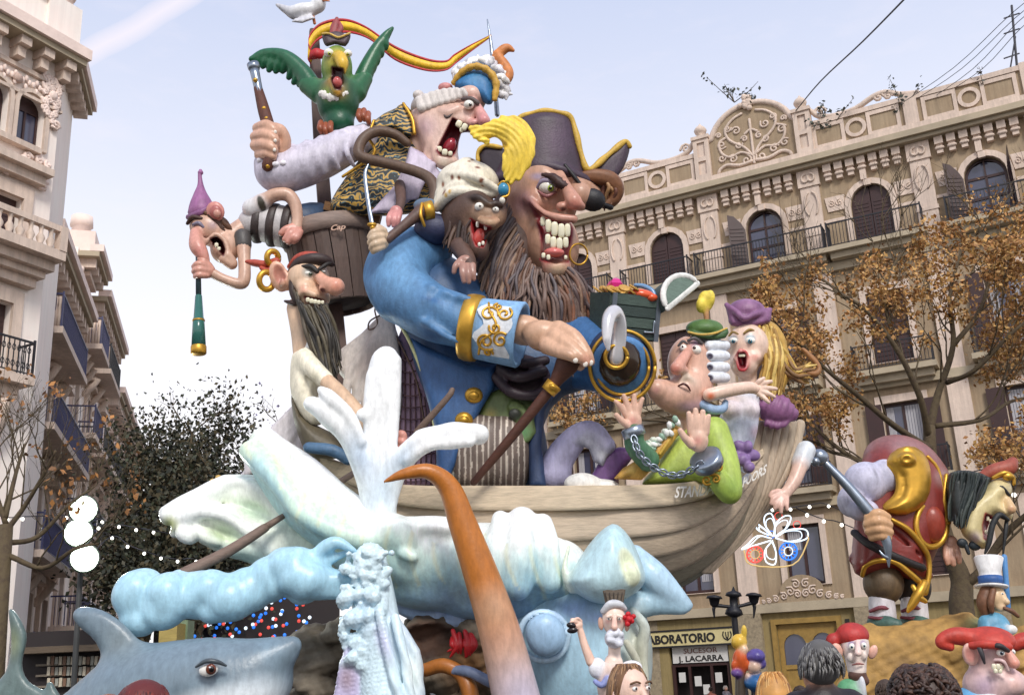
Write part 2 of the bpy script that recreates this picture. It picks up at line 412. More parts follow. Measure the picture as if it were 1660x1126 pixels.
def surface_nets(f):
 ins=f<0;n=f.shape
 cnt=np.zeros([k-1 for k in n],np.int8)
 offs=[(i,j,k)for i in(0,1)for j in(0,1)for k in(0,1)]
 for i,j,k in offs:cnt+=ins[i:n[0]-1+i,j:n[1]-1+j,k:n[2]-1+k]
 act=np.argwhere((cnt>0)&(cnt<8));idx=np.full(cnt.shape,-1,np.int32);idx[tuple(act.T)]=np.arange(len(act))
 val=np.stack([f[act[:,0]+i,act[:,1]+j,act[:,2]+k]for i,j,k in offs],1)
 acc=np.zeros((len(act),3));num=np.zeros(len(act))
 for a in range(8):
  for b in range(a+1,8):
   d=np.array(offs[b])-np.array(offs[a])
   if np.abs(d).sum()!=1:continue
   va,vb=val[:,a],val[:,b];cr=(va<0)!=(vb<0);t=np.where(cr,va/np.where(cr,va-vb,1),0)
   acc+=np.where(cr[:,None],np.array(offs[a])+t[:,None]*d,0);num+=cr
 v=act+acc/num[:,None];qs=[]
 for axn in range(3):
  s0=[slice(None)]*3;s1=[slice(None)]*3;s0[axn]=slice(0,-1);s1[axn]=slice(1,None)
  a,b=ins[tuple(s0)],ins[tuple(s1)];e=np.argwhere(a!=b);u,w=(axn+1)%3,(axn+2)%3
  e=e[(e[:,u]>0)&(e[:,w]>0)&(e[:,u]<n[u]-1)&(e[:,w]<n[w]-1)]
  def I(du,dw):
   t=e.copy();t[:,u]+=du;t[:,w]+=dw;return idx[tuple(t.T)]
  q=np.stack([I(-1,-1),I(0,-1),I(0,0),I(-1,0)],1);fl=a[tuple(e.T)]
  q[~fl]=q[~fl][:,::-1];qs.append(q)
 q=np.vstack(qs)
 return v,q[(q>=0).all(1)][:,::-1]
def _poly(s,pts,w,T,B=None,wf=None,op='+',k=None,col=None,smooth=0):
 """solid with the given outline in photo points, half depth T px, rounded over B px; wf(u, v) bends it in depth"""
 pts=np.asarray(pts,float)
 if smooth:
  a=catmull(np.vstack([pts[-1],pts,pts[:2]]),smooth);pts=a[smooth:-smooth-1]
 B=T if B is None else B;n=len(pts);cen=pts.mean(0)
 c=tocam(Q(cen[0],cen[1],w));zc=c[2];m=zc/FPX
 cs=np.array([tocam(Q(p[0],p[1],w+dw))for p in pts for dw in(-T*1.0,T*1.0)])
 bend=0.0 if wf is None else max(abs(wf(p[0],p[1]))for p in pts)*m+(abs(wf(*cen))*m)
 lo=cs.min(0)-[0,0,bend];hi=cs.max(0)+[0,0,bend]
 A=np.array([[(p[0]-830),(563-p[1]),1]for p in pts]);Z=np.array([tocam(Q(p[0],p[1],w))[2]for p in pts])
 co=np.linalg.lstsq(A,Z,rcond=None)[0]
 def fn(x,y,z):
  zz=np.maximum(z,0.5);u=x/zz*FPX;v=y/zz*FPX
  px_,py_=u+830,563-v
  d=None;sg=None
  for i in range(n):
   a,b=pts[i],pts[i-1];ex,ey=b[0]-a[0],b[1]-a[1];wx,wy=px_-a[0],py_-a[1]
   t=np.clip((wx*ex+wy*ey)/(ex*ex+ey*ey+1e-9),0,1);q=(wx-ex*t)**2+(wy-ey*t)**2
   d=q if d is None else np.minimum(d,q)
   c1=py_>=a[1];c2=py_<b[1];c3=ex*wy>ey*wx
   fl=(c1&c2&c3)|(~c1&~c2&~c3);sg=fl if sg is None else sg^fl
  d=np.sqrt(d)*np.where(sg,-1.0,1.0)
  wc=co[0]*u+co[1]*v+co[2]
  if wf is not None:wc=wc+wf(px_,py_)*m
  dw=(zz-wc)/m
  e=np.maximum(d+B,0)/B;f=dw/T
  return(np.sqrt(e*e+f*f)-1)*min(B,T)*m
 return s._add(fn,lo,hi,op,k,col)
Sculpt.poly=_poly
def pxof(p):
 c=tocam(np.asarray(p,float));return(830+c[0]/c[2]*FPX,563-c[1]/c[2]*FPX,(p[1]-Y0)/S0)
def leafmesh(name,cen,size,cols,mat,parent,seed=1,droop=.3):
 """many small folded leaf faces; cen (N,3)"""
 r=np.random.default_rng(seed);n=len(cen);d=r.normal(size=(n,3));d[:,2]-=droop;d/=np.linalg.norm(d,axis=1,keepdims=True)
 e=r.normal(size=(n,3));e-=d*(e*d).sum(1,keepdims=True);e/=np.linalg.norm(e,axis=1,keepdims=True);sz=(size*r.uniform(.6,1.4,n))[:,None]
 nn=np.cross(d,e);a=cen;b=cen+d*sz*.5+e*sz*.32+nn*sz*.08;c=cen+d*sz;q=cen+d*sz*.5-e*sz*.32+nn*sz*.08
 v=np.stack([a,b,c,q],1).reshape(-1,3);f=np.arange(n*4).reshape(n,4);ci=np.asarray(cols)[r.integers(0,len(cols),n)]*r.uniform(.75,1.2,(n,1))
 return mesh_obj(name,v,f,mat,parent,np.repeat(ci,4,0),False)
STUC=material('warm_stucco',C(167,147,120),rough=0.85,var=0.12,scale=0.8,bump=0.3,bscale=30,col2=C(151,131,106),streak=.14,fine=.06)
STUC2=material('ochre_stucco',C(150,132,88),rough=0.85,var=0.12,scale=0.9,bump=0.25,bscale=30,col2=C(136,120,82),streak=.16,fine=.06)
TRIM=material('pale_plaster',C(212,192,176),rough=0.8,var=0.10,scale=1.5,bump=0.3,bscale=18,streak=.13,fine=.06)
LEDGE=material('grey_stone_ledge',C(174,160,136),rough=0.8,var=0.16,scale=1.4,bump=0.3,bscale=14)
CREAM=material('cream_render',C(250,240,230),rough=0.85,var=0.05,scale=0.9,bump=0.15,bscale=24,col2=C(244,230,220),streak=.05)
PINKST=material('pinkish_stone',C(240,218,206),rough=0.85,var=0.12,scale=1.5,bump=0.4,bscale=12)
SHUT=material('brown_shutter',C(58,34,32),rough=0.5,var=0.15,scale=4)
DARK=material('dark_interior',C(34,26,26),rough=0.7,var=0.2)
GLASS=material('window_glass',C(70,72,92),rough=0.08,var=0.05,spec=0.8)
CURT=material('pale_curtain',C(176,174,178),rough=0.8,var=0.1,scale=3,stretch=(6,6,0.4))
IRON=material('black_iron',C(28,28,34),rough=0.5,var=0.1)
BIRON=material('blue_iron',C(48,50,92),rough=0.5,var=0.1)
OCHW=material('ochre_wood',C(150,120,60),rough=0.55,var=0.2,scale=5,bump=0.2)
STONEP=material('granite_pier',C(150,136,112),rough=0.85,var=0.3,scale=9,bump=0.5,bscale=20)
class Fr:
 def __init__(s,u,v,D,az,flip=False):
  d=ray(u,v);h=np.hypot(d[0],d[1]);s.O=np.array([d[0]/h*D,d[1]/h*D,0.0])
  a=math.radians(az);e=np.array([math.sin(a),math.cos(a),0])
  s.e=-e if flip else e;n=np.array([s.e[1],-s.e[0],0]);s.n=n if n@(CAM-s.O)>0 else-n
  s.z=np.array([0,0,1.0])
 def W(s,x,d,z):return s.O+s.e*x+s.n*d+s.z*z
 def uv(s,u,v,d=0.0):
  r=ray(u,v);o=s.O+s.n*d;t=((o-CAM)@s.n)/(r@s.n);q=CAM+r*t
  return float((q-s.O)@s.e),float(q[2])
 def box(s,mb,x0,x1,d0,d1,z0,z1,col=None):
  return mb.boxw(s.W((x0+x1)/2,(d0+d1)/2,(z0+z1)/2),(s.e,s.n,s.z),(abs(x1-x0)/2,abs(d1-d0)/2,abs(z1-z0)/2),col)
 def poly(s,mb,outline,holes=(),d0=0,d1=0.1,col=None):
  bm=bmesh.new();loops=[]
  for pts in[outline]+list(holes):
   vs_=[bm.verts.new((p[0],p[1],0))for p in pts];loops.append(vs_)
   for i in range(len(vs_)):bm.edges.new((vs_[i],vs_[(i+1)%len(vs_)]))
  bmesh.ops.triangle_fill(bm,use_beauty=True,edges=bm.edges[:],normal=(0,0,1))
  bm.verts.index_update();n=len(bm.verts)
  v=[s.W(p.co.x,d1,p.co.y)for p in bm.verts]+[s.W(p.co.x,d0,p.co.y)for p in bm.verts]
  f=[]
  for fc in bm.faces:
   i=[q.index for q in fc.verts]
   a=np.array([v[k]for k in i[:3]]);nn=np.cross(a[1]-a[0],a[2]-a[0])
   if nn@s.n<0:i=i[::-1]
   f.append(tuple(i));f.append(tuple(n+k for k in i[::-1]))
  for lp in loops:
   k=[q.index for q in lp]
   for i in range(len(k)):j=(i+1)%len(k);f.append((k[i],k[j],n+k[j],n+k[i]))
  bm.free();return mb.add(v,f,col,False)
 def sweep(s,mb,pts,r,seg=6,n=4,col=None):return mb.tubew([s.W(*p)for p in pts],r,seg=seg,n=n,col=col)
def arch(xc,hw,zs,z0=None,n=10,k=1.0):
 p=[(xc+hw*math.cos(t),zs+hw*k*math.sin(t))for t in np.linspace(0,math.pi,n)]
 if z0 is not None:p=[(xc+hw,z0)]+p+[(xc-hw,z0)]
 return p
def rect(x0,x1,z0,z1):return[(x0,z0),(x1,z0),(x1,z1),(x0,z1)]
def part(name,mat,parent,fn,kind=None,label=None):
 mb=MB();fn(mb);o=mb.build(name,mat,parent)
 if kind:o['kind']=kind
 if label:o['label']=label
 return o
def spiral(x,z,r,turns,a0,sgn=1,n=14):return[(x+sgn*r*(1-.8*i/n)*math.cos(a0+turns*6.283*i/n),z+r*(1-.8*i/n)*math.sin(a0+turns*6.283*i/n))for i in range(n+1)]
def railing(fr,parent,x0,x1,d,z0,z1,mat,step=0.12,fancy=False,back=0.0):
 o=None
 def rails(m):
  fr.box(m,x0,x1,d-.02,d+.02,z1-.05,z1);fr.box(m,x0,x1,d-.015,d+.015,z0+.05,z0+.08)
  for x in(x0,x1):
   fr.box(m,x-.02,x+.02,back,d,z1-.05,z1+.002);fr.box(m,x-.025,x+.025,d-.025,d+.025,z0,z1+.05)
   for i in range(1,int((d-back)/step)):fr.box(m,x-.01,x+.01,back+i*step-.01,back+i*step+.01,z0+.05,z1-.03)
 part('railing',mat,parent,rails)
 def bars(m):
  n=int((x1-x0)/step)
  for i in range(1,n):
   x=x0+(x1-x0)*i/n;fr.box(m,x-.011,x+.011,d-.011,d+.011,z0+.08,z1-.05)
   if fancy:
    for zz in(z0+.25,z1-.25):m.tubew([fr.W(x+.05*math.cos(t),d,zz+.08*math.sin(t))for t in np.linspace(0,6.0,7)],.012,seg=4,n=1)
 part('railing_bars',mat,parent,bars,kind='stuff')
 # === the long stuccoed apartment house on the square
R=Fr(1310,282,40,-62,True)
bld=thing('apartment_building','long beige stucco apartment house with carved pediment and arched top windows behind the autumn tree','building',R.W(-2,0,0))
XC=[-10.15,-6.05,-1.95,2.15,6.2,10.3];XP=[-12.3,-8.2,-4.1,0.0,4.1,8.2,12.4]
holes=[]
for i,x in enumerate(XC):
 holes.append(arch(x,.72,18.2,16.47));holes.append(rect(x-.68,x+.68,11.9,14.6))
 holes.append(rect(x-.68,x+.68,7.85,10.4));holes.append(rect(x-.66,x+.66,4.3,6.45))
part('wall',STUC,bld,lambda m:R.poly(m,rect(-13,14,3.4,20.2),holes,-.35,0))
part('wall',STUC2,bld,lambda m:R.poly(m,[(-13,0),(-7.4,0),(-7.4,2.42),(-5.1,2.42),(-5.1,0),(-3.25,0),(-3.25,3.0),(-1.1,3.0),(-1.1,0),(14,0),(14,3.4),(-13,3.4)],[],-.35,.002),label='ochre ground floor wall')
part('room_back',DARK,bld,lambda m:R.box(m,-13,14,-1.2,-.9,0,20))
part('side_wall',STUC,bld,lambda m:(R.box(m,-13.3,-13.003,-9,0,0,20.2),R.box(m,14.003,14.3,-9,0,0,20.2)))
part('roof',LEDGE,bld,lambda m:R.box(m,-13.2,14.2,-9,-.4,20.1,20.25))
for x in XP:
 part('pilaster',TRIM,bld,lambda m:(R.box(m,x-.36,x+.36,0,.14,3.45,19.35),R.box(m,x-.42,x+.42,0,.2,19.35,20.05),R.box(m,x-.4,x+.4,0,.17,17.3,17.45),
 [R.sweep(m,[(x+sg*(.05+.2*math.sin(t)),.16,18.6+.5*math.cos(t))for t in np.linspace(.2,2.6,6)],.045,seg=5,n=2)for sg in(-1,1)],
 [R.sweep(m,[(x+sg*(.12+.12*math.sin(t)),.22,19.7+.16*math.cos(t))for t in np.linspace(0,5,7)],.05,seg=5,n=2)for sg in(-1,1)]))
part('cornice',LEDGE,bld,lambda m:(R.box(m,-13.2,14.2,.003,.45,20.06,20.2),R.box(m,-13.25,14.25,.003,.62,20.2,20.42),R.box(m,-13.2,14.2,.003,.5,20.42,20.5)))
part('cornice_band',TRIM,bld,lambda m:R.box(m,-13.1,14.1,-.2,.3,20.5,20.8))
brk=None
for b in range(len(XC)):
 x0,x1=XP[b]+.55,XP[b+1]-.55;n=7
 for i in range(n):
  x=x0+(x1-x0)*(i+.5)/n;z0=19.1 if i==3 else 19.4
  if z0<19.2 or brk is None:
   o=part('bracket',TRIM,bld,lambda m:(R.box(m,x-.15,x+.15,0,.28,19.75,20.05),R.box(m,x-.11,x+.11,0,.2,z0,19.75),R.sweep(m,[(x-.1,.2,19.6),(x+.1,.2,19.6)],.07,n=1)))
   if brk is None and z0>19.2:brk=(o,x)
  else:copy_tree(brk[0],bld,R.e*(x-brk[1]))
 xc=XC[b]
 for a,c in((XP[b]+.37,xc-.98),(xc+.98,XP[b+1]-.37)):part('string_course',TRIM,bld,lambda m:R.box(m,a,c,0,.06,17.72,17.84))
 for sg in(-1,1):
  q=xc+sg*1.28
  part('carved_panel',TRIM,bld,lambda m:(R.poly(m,[(q-.3,18.15),(q+.3,18.15),(q+.38+.0,18.75),(q-.38,18.75)],[],0,.05),
  [R.sweep(m,[(a,.06,c)for a,c in spiral(q+k*.15,18.45,.14,1.3,1.5,k)],.028,seg=4,n=1)for k in(-1,1)]))
 part('window_surround',TRIM,bld,lambda m:(R.poly(m,arch(xc,.95,18.2,16.47),[arch(xc,.73,18.2,16.6)],.003,.09)if False else R.poly(m,[(xc+.95,16.47)]+arch(xc,.95,18.2)+[(xc-.95,16.47),(xc-.73,16.47)]+arch(xc,.73,18.2)[::-1]+[(xc+.73,16.47)],[],.003,.1),R.box(m,xc-.12,xc+.12,.05,.18,18.85,19.1)))
 op=b in(2,4)
 if op:
  wf=part('window',SHUT,bld,lambda m:(R.poly(m,arch(xc,.71,18.19,16.5),[arch(xc-.0,.62,18.2,18.25,12),rect(xc-.62,xc-.04,16.6,17.35),rect(xc+.04,xc+.62,16.6,17.35),rect(xc-.62,xc-.04,17.45,18.15),rect(xc+.04,xc+.62,17.45,18.15)],-.24,-.16),R.box(m,xc-.03,xc+.03,-.23,-.14,18.2,18.85)))
  for a in(-1,1):
   part('pane',GLASS,wf,lambda m:R.poly(m,[(xc+a*.02,16.55),(xc+a*.64,16.55),(xc+a*.64,18.3),(xc+a*.45,18.65),(xc+a*.02,18.8)],[],-.215,-.2))
   def sh(m):
    pts=[(0,16.5),(.66,16.5),(.66,18.2),(.6,18.5),(.4,18.78),(0,18.85)];pts=[(0,16.5),(.66,16.5),(.66,18.85),(.4,18.78),(.15,18.5),(0,18.2)]if True else pts
    ang=math.radians(28 if a<0 else 78);v=[]
    for t in(0,.05):
     for q in pts:
      v.append(R.W(xc+a*(.74+q[0]*math.cos(ang)),.1+q[0]*math.sin(ang)+t,q[1]if True else 0))
    n=len(pts);m.add(v,[tuple(range(n)),tuple(range(n,2*n))[::-1]]+[(i,(i+1)%n,n+(i+1)%n,n+i)for i in range(n)],None,False)
    for k in range(11):
     z=16.65+k*.16;m.boxw(R.W(xc+a*(.74+.33*math.cos(ang)),.1+.33*math.sin(ang)+.06,z),(R.e*math.cos(ang)*a+R.n*math.sin(ang),R.n*math.cos(ang)-R.e*a*math.sin(ang),R.z),(.27,.012,.03))
   part('shutter',SHUT,bld,sh,label='brown arched shutter folded open')
 else:
  for a in(-1,1):
   part('shutter',SHUT,bld,lambda m:(R.poly(m,[(xc+a*.01,16.5),(xc+a*.71,16.5)]+[(xc+a*.71*math.cos(t),18.2+.71*math.sin(t))for t in np.linspace(0,1.55,6)],[],-.14,-.08),[R.box(m,xc+a*.36-.27,xc+a*.36+.27,-.08,-.06,16.7+k*.15,16.78+k*.15)for k in range(11)]))
 for z0,z1,hw in((11.9,14.6,.68),(7.85,10.4,.68),(4.3,6.45,.66)):
  wn=part('window',SHUT,bld,lambda m:R.poly(m,rect(xc-hw+.01,xc+hw-.01,z0,z1-.01),[rect(xc-hw+.1,xc-.05,z0+.12,z1-.1),rect(xc+.05,xc+hw-.1,z0+.12,z1-.1)],-.26,-.18))
  rs=random.Random(b*31+int(z0*7));shut_=rs.random()<.3
  for a in(-1,1):
   g=part('pane',GLASS,wn,lambda m:R.box(m,xc+a*.06,xc+a*(hw-.1),-.235,-.225,z0+.1,z1-.1))
   cw=rs.choice((0,.25,.45,.56));cz=z0+.1 if rs.random()<.6 else z0+rs.uniform(.4,1.3)
   if cw:part('curtain',CURT,wn,lambda m:[R.box(m,xc+a*(hw-.1-cw*i/6),xc+a*(hw-.1-cw*(i+.8)/6),-.222,-.205-.012*(i%2),cz,z1-.12)for i in range(6)])
   if shut_:part('shutter',SHUT,bld,lambda m:(R.box(m,xc+a*.01,xc+a*(hw-.02),-.16,-.1,z0+.02,z1-.02),[R.box(m,xc+a*.06,xc+a*(hw-.07),-.1,-.08,z0+.12+k*.17,z0+.22+k*.17)for k in range(int((z1-z0-.3)/.17))]))
  part('window_surround',TRIM,bld,lambda m:R.poly(m,rect(xc-hw-.22,xc+hw+.22,z0-.02,z1+.28),[rect(xc-hw-.003,xc+hw+.003,z0+.003,z1+.003)],.003,.08))
  if z0>5 and not shut_:
   for a in(-1,1):
    part('shutter',SHUT,bld,lambda m:R.box(m,xc+a*(hw+.02),xc+a*(hw+.58),.1,.15,z0+.02,z1-.02))
for x0,x1 in((-12,-8.5),(-7.9,-5.0),(-4.7,.35),(.52,3.9),(4.75,8.0),(8.6,12)):
 bal=part('balcony',LEDGE,bld,lambda m:(R.box(m,x0-.1,x1+.1,.003,.82,16.28,16.46),R.box(m,x0,x1,.003,.6,16.05,16.28)))
 railing(R,bal,x0,x1,.74,16.46,17.42,IRON,back=.05)
for z in(11.35,7.45):
 for b,xc in enumerate(XC):
  bal=part('balcony',LEDGE,bld,lambda m:(R.box(m,xc-1.45,xc+1.45,.003,.75,z,z+.2),R.box(m,xc-1.3,xc+1.3,.003,.5,z-.25,z)))
  railing(R,bal,xc-1.35,xc+1.35,.68,z+.2,z+1.15,IRON,back=.05)
part('ledge',LEDGE,bld,lambda m:[R.box(m,-13.1,14.1,.003,.22,z,z+.32)for z in(15.72,10.95,7.0,3.42)])
def parapet(m):
 for a,b in((-13,-4.3),(.4,14)):R.box(m,a,b,-.15,.12,20.8,22.0)
part('parapet',STUC,bld,parapet)
def parapet_trim(m):
 for a,b in((-13,-4.3),(.4,14)):
  R.box(m,a,b,-.2,.2,21.85,22.05)
  x=a
  for x in np.arange(a+.1,b-.5,1.95):
   pass
 for b in range(len(XC)):
  xa,xb=XP[b]+.3,XP[b+1]-.3;xm=(xa+xb)/2
  if b==2:continue
  for p,q in((xa+.1,xm-.42),(xm+.42,xb-.1)):
   R.poly(m,rect(p,q,20.83,21.83),[rect(p+.14,q-.14,20.97,21.66)],.123,.17)
  R.poly(m,[(xm+.4*math.cos(t),21.32+.4*math.sin(t))for t in np.linspace(0,6.0,18)],[[(xm+.26*math.cos(t),21.32+.26*math.sin(t))for t in np.linspace(0,6.0,18)]],.123,.19)
part('parapet_border',TRIM,bld,parapet_trim)
for x in XP:
 if x in(-4.1,0.0):continue
 part('parapet_pier',TRIM,bld,lambda m:R.box(m,x-.25,x+.25,-.2,.22,20.8,22.12))
for x in(-4.1,0.08):
 pr=part('pediment_pier',TRIM,bld,lambda m:(R.poly(m,rect(x-.33,x+.33,20.8,22.55),[rect(x-.16,x+.16,20.95,21.55),rect(x-.16,x+.16,21.75,22.4)],-.1,.3),R.box(m,x-.3,x+.3,-.1,.22,20.8,22.5),R.box(m,x-.38,x+.38,-.15,.36,22.55,22.7)))
 part('finial',TRIM,pr,lambda m:m.lathew(R.W(x,.1,22.7),R.W(x,.1,23.35),[(0,.2),(.15,.1),(.3,.22),(.5,.27),(.7,.2),(.85,.08),(1,.02)],12))
ped=[(-3.76,20.8),(-.25,20.8),(-.25,22.45)]+[(-2.0+1.72*math.cos(t),22.1+1.55*math.sin(t))for t in np.linspace(.25,math.pi-.25,16)]+[(-3.76,22.45)]
pd=part('pediment',STUC,bld,lambda m:R.poly(m,ped,[],-.15,.12))
part('pediment_border',TRIM,pd,lambda m:R.sweep(m,[(a,.1,b)for a,b in ped[2:]],.13,seg=6,n=1))
def scrolls(m):
 S=lambda pts,r=.06:R.sweep(m,[(-2.0+a,.14,b)for a,b in pts],r,seg=5,n=3)
 for k in(-1,1):
  S([(k*.05,21.3),(k*.35,21.75),(k*.9,22.2),(k*1.05,22.7),(k*.7,23.1),(k*.3,23.25)])
  S([(k*.05,21.3),(k*.5,21.55),(k*.95,21.45),(k*1.3,21.75),(k*1.35,22.2),(k*1.1,22.35)])
  S([(k*.1,21.05),(k*.6,21.0),(k*1.1,21.15),(k*1.4,21.05),(k*1.5,20.9)],.08)
  for x,z,r_ in((.3,21.15,.22),(.85,21.35,.2),(1.25,22.1,.2),(.6,22.55,.2),(.95,22.75,.16),(1.3,21.5,.18),(.3,22.1,.14),(.55,21.9,.16),(1.35,22.55,.13)):
   S([(k*x+a-0,b)for a,b in spiral(0,z,r_,1.2,random.uniform(0,6),k,9)],.045)
 S([(0,20.95),(0,21.5),(0,22.2),(0,22.9)],.06);S([(-.25,22.3),(0,22.45),(.25,22.3)],.06)
 for i in range(16):
  a=random.uniform(0,6.28);r_=random.uniform(.02,.35);m.ellw(R.W(-2+r_*math.cos(a),.2,23.65+r_*math.sin(a)*1.1),(R.e,R.n,R.z),(.13,.12,.13),6,4)
part('carved_scrollwork',TRIM,pd,scrolls)
def volutes(m):
 for k,xb in(KV,):
  R.sweep(m,[(xb+k*a,.05,b)for a,b in((.05,22.55),(.3,22.25),(.9,22.1),(1.7,22.15),(2.4,22.45),(2.9,22.5),(3.4,22.25),(4.0,22.12))],.11,seg=6,n=3)
  for x,z,r_ in((.35,22.42,.24),(2.6,22.35,.2),(2.95,22.3,.16)):R.sweep(m,[(xb+k*x+a,.08,b)for a,b in spiral(0,z,r_,1.3,0,k,10)],.06,n=1)
for KV in((-1,-4.45),(1,.42)):part('volute',TRIM,bld,volutes)
for x in(-8.2,-4.15,0.0,4.1,8.2):part('stone_pier',STONEP,bld,lambda m:R.box(m,x-.42,x+.42,.005,.24 if x>-8 else .02,0,3.41))
part('lunette',STUC,bld,lambda m:R.poly(m,[(-3.1,3.74)]+[(-2.15+.78*math.cos(t),4.05+.62*math.sin(t))for t in np.linspace(math.pi,0,12)]+[(-1.2,3.74)],[],.003,.2))
def lun(m):
 for k in(-1,1):
  for x,z,r_ in((.18,4.35,.17),(.4,4.1,.18),(.65,3.95,.15),(.95,3.88,.13),(1.2,3.82,.1),(.15,4.0,.15),(1.4,3.8,.07)):
   R.sweep(m,[(-2.15+k*x+a,.22,b)for a,b in spiral(0,z,r_,1.3,1,k,9)],.035,seg=4,n=1)
part('lunette_carving',TRIM,bld,lun)
dr=part('entrance_door',OCHW,bld,lambda m:R.poly(m,rect(-3.24,-1.11,.02,2.99),[rect(-3.08,-2.26,.2,1.45)]+[rect(-2.08,-1.27,.2,1.45)]+[[(x0,1.6),(x1,1.6)]+[((x0+x1)/2+.41*math.cos(t),2.2+.45*math.sin(t))for t in np.linspace(0,math.pi,9)]for x0,x1 in((-3.08,-2.26),(-2.08,-1.26))],-.2,-.08))
part('door_panel',OCHW,dr,lambda m:[R.box(m,x0,x1,-.17,-.13,.15,1.5)for x0,x1 in((-3.1,-2.24),(-2.1,-1.25))])
part('door_glass',GLASS,dr,lambda m:[R.box(m,x0,x1,-.17,-.15,1.56,2.75)for x0,x1 in((-3.1,-2.24),(-2.1,-1.25))])
part('door_frame',OCHW,bld,lambda m:R.poly(m,[(-3.42,0),(-3.25,0),(-3.25,3.0),(-1.1,3.0),(-1.1,0),(-.93,0),(-.93,3.18),(-3.42,3.18)],[],.004,.1))
SIGNC=material('sign_cream',C(206,192,140),rough=0.6,var=0.08)
SIGNW=material('sign_white',C(206,204,200),rough=0.6,var=0.06)
INK=material('sign_lettering',C(34,32,30),rough=0.6,var=0.0);INKB=material('brown_lettering',C(120,76,60),rough=0.6,var=0.0)
def lettering(txt,fr,x,z,size,d,mat,parent,name='lettering',width=None,bold=.0,shear=0.0):
 cu=bpy.data.curves.new(name,'FONT');cu.body=txt;cu.size=size;cu.extrude=0.008;cu.align_x='CENTER';cu.offset=bold;cu.shear=shear;cu.resolution_u=3
 o=bpy.data.objects.new(name,cu);COL.objects.link(o);dg=bpy.context.evaluated_depsgraph_get();me=bpy.data.meshes.new_from_object(o.evaluated_get(dg))
 bpy.data.objects.remove(o);v=np.array([q.co for q in me.vertices]);f=[tuple(p.vertices)for p in me.polygons];bpy.data.meshes.remove(me)
 if width:v[:,0]*=width/(v[:,0].max()-v[:,0].min())
 wv=np.array([fr.W(x+a,d+c,z+b)for a,b,c in v]);return mesh_obj(name,wv,f,mat,parent,None,False)
sg=thing('shop_sign','long cream board above the shop lettered LABORATORIO with a small crest','sign',R.W(-6.6,.1,2.42))
part('board',SIGNC,sg,lambda m:R.box(m,-8.6,-4.75,.03,.14,2.44,3.0));part('frame',IRON,sg,lambda m:R.poly(m,rect(-8.65,-4.7,2.4,3.04),[rect(-8.58,-4.77,2.46,2.98)],.02,.17))
lettering('LABORATORIO',R,-6.93,2.56,.43,.15,INK,sg,width=2.82,bold=.016)
part('crest',INK,sg,lambda m:[R.sweep(m,[(-5.05+k*a,.15,2.56+b)for a,b in((0,0),(.12,.08),(.16,.2),(.13,.3))],.022,seg=4,n=2)for k in(-1,1)]+[R.sweep(m,[(-5.05+k*a,.15,2.6+b)for a,b in((0,0),(.04,.1),(.05,.24))],.02,seg=4,n=2)for k in(-1,1)])
s2=thing('shop_window_sign','white panel lettered SUCESOR J. LACARRA hanging in the shop doorway','sign',R.W(-6.2,-.05,1.83))
part('panel',SIGNW,s2,lambda m:R.box(m,-7.3,-5.15,-.12,-.07,1.83,2.41))
lettering('SUCESOR',R,-6.2,2.17,.25,-.06,INKB,s2,width=1.3);lettering('J. LACARRA',R,-6.2,1.88,.28,-.06,INK,s2,width=1.75,bold=.006)
part('shop_window',SHUT,bld,lambda m:R.poly(m,rect(-7.38,-5.12,0,1.8),[rect(-7.25,-6.75,.1,1.7),rect(-6.65,-5.9,.1,1.7),rect(-5.8,-5.25,.1,1.7)],-.2,-.12))
for x,z,c in((-7.0,1.35,0),(-6.4,1.2,1),(-5.6,1.3,0),(-6.1,.9,1)):part('notice',SIGNW,bld,lambda m:R.box(m,x-.13,x+.13,-.119,-.115,z-.2,z+.15))
part('house_number',INK,bld,lambda m:R.box(m,-.8,-.66,.01,.04,2.85,3.05))
# === the cream corner tower and the street of houses on the other side
L=Fr(78,363,29,28.4)
S=Fr(78,363,29,-15.0)
tw=thing('corner_tower_house','cream corner house with arched attic windows and a heavy bracketed cornice','building',L.W(-1.5,0,0))
lz=lambda u,v,d=0:L.uv(u,v,d)
zc=lz(100,110)[1]
xa,za=lz(47,157);ztop=zc
awin=[(lz(49,190)[0],.5),(lz(49,190)[0]-1.1,.5)]
zs,zb=lz(49,175)[1],lz(45,238)[1]
hl=[arch(x,.41,zs,zb)for x,r_ in awin];r2t,r2b=lz(20,318)[1],lz(15,385)[1];r2x=lz(32,350)[0];r3x=lz(15,520)[0];r3t,r3b=lz(8,490)[1],lz(8,585)[1]
hl+=[rect(r2x-1.2,r2x,r2b-.6,r2t),rect(r3x-1.2,r3x,r3b-.8,r3t)]
part('wall',CREAM,tw,lambda m:L.poly(m,rect(-6,.02,0,zc+.8),hl,-.4,0))
part('side_wall',CREAM,tw,lambda m:S.box(m,.003,2.2,-6,0,0,zc+.8))
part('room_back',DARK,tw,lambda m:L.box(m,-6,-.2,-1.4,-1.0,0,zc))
for x,r_ in awin:
 wn=part('window',SHUT,tw,lambda m:L.poly(m,arch(x,.4,zs,zb),[rect(x-.34,x-.03,zb+.1,zs-.05),rect(x+.03,x+.34,zb+.1,zs-.05)],-.3,-.22))
 part('pane',GLASS,wn,lambda m:L.box(m,x-.37,x+.37,-.27,-.26,zb+.05,zs))
 part('window_surround',TRIM,tw,lambda m:L.poly(m,[(x+.54,zb)]+arch(x,.54,zs)+[(x-.54,zb),(x-.42,zb)]+arch(x,.42,zs)[::-1]+[(x+.42,zb)],[],.003,.1))
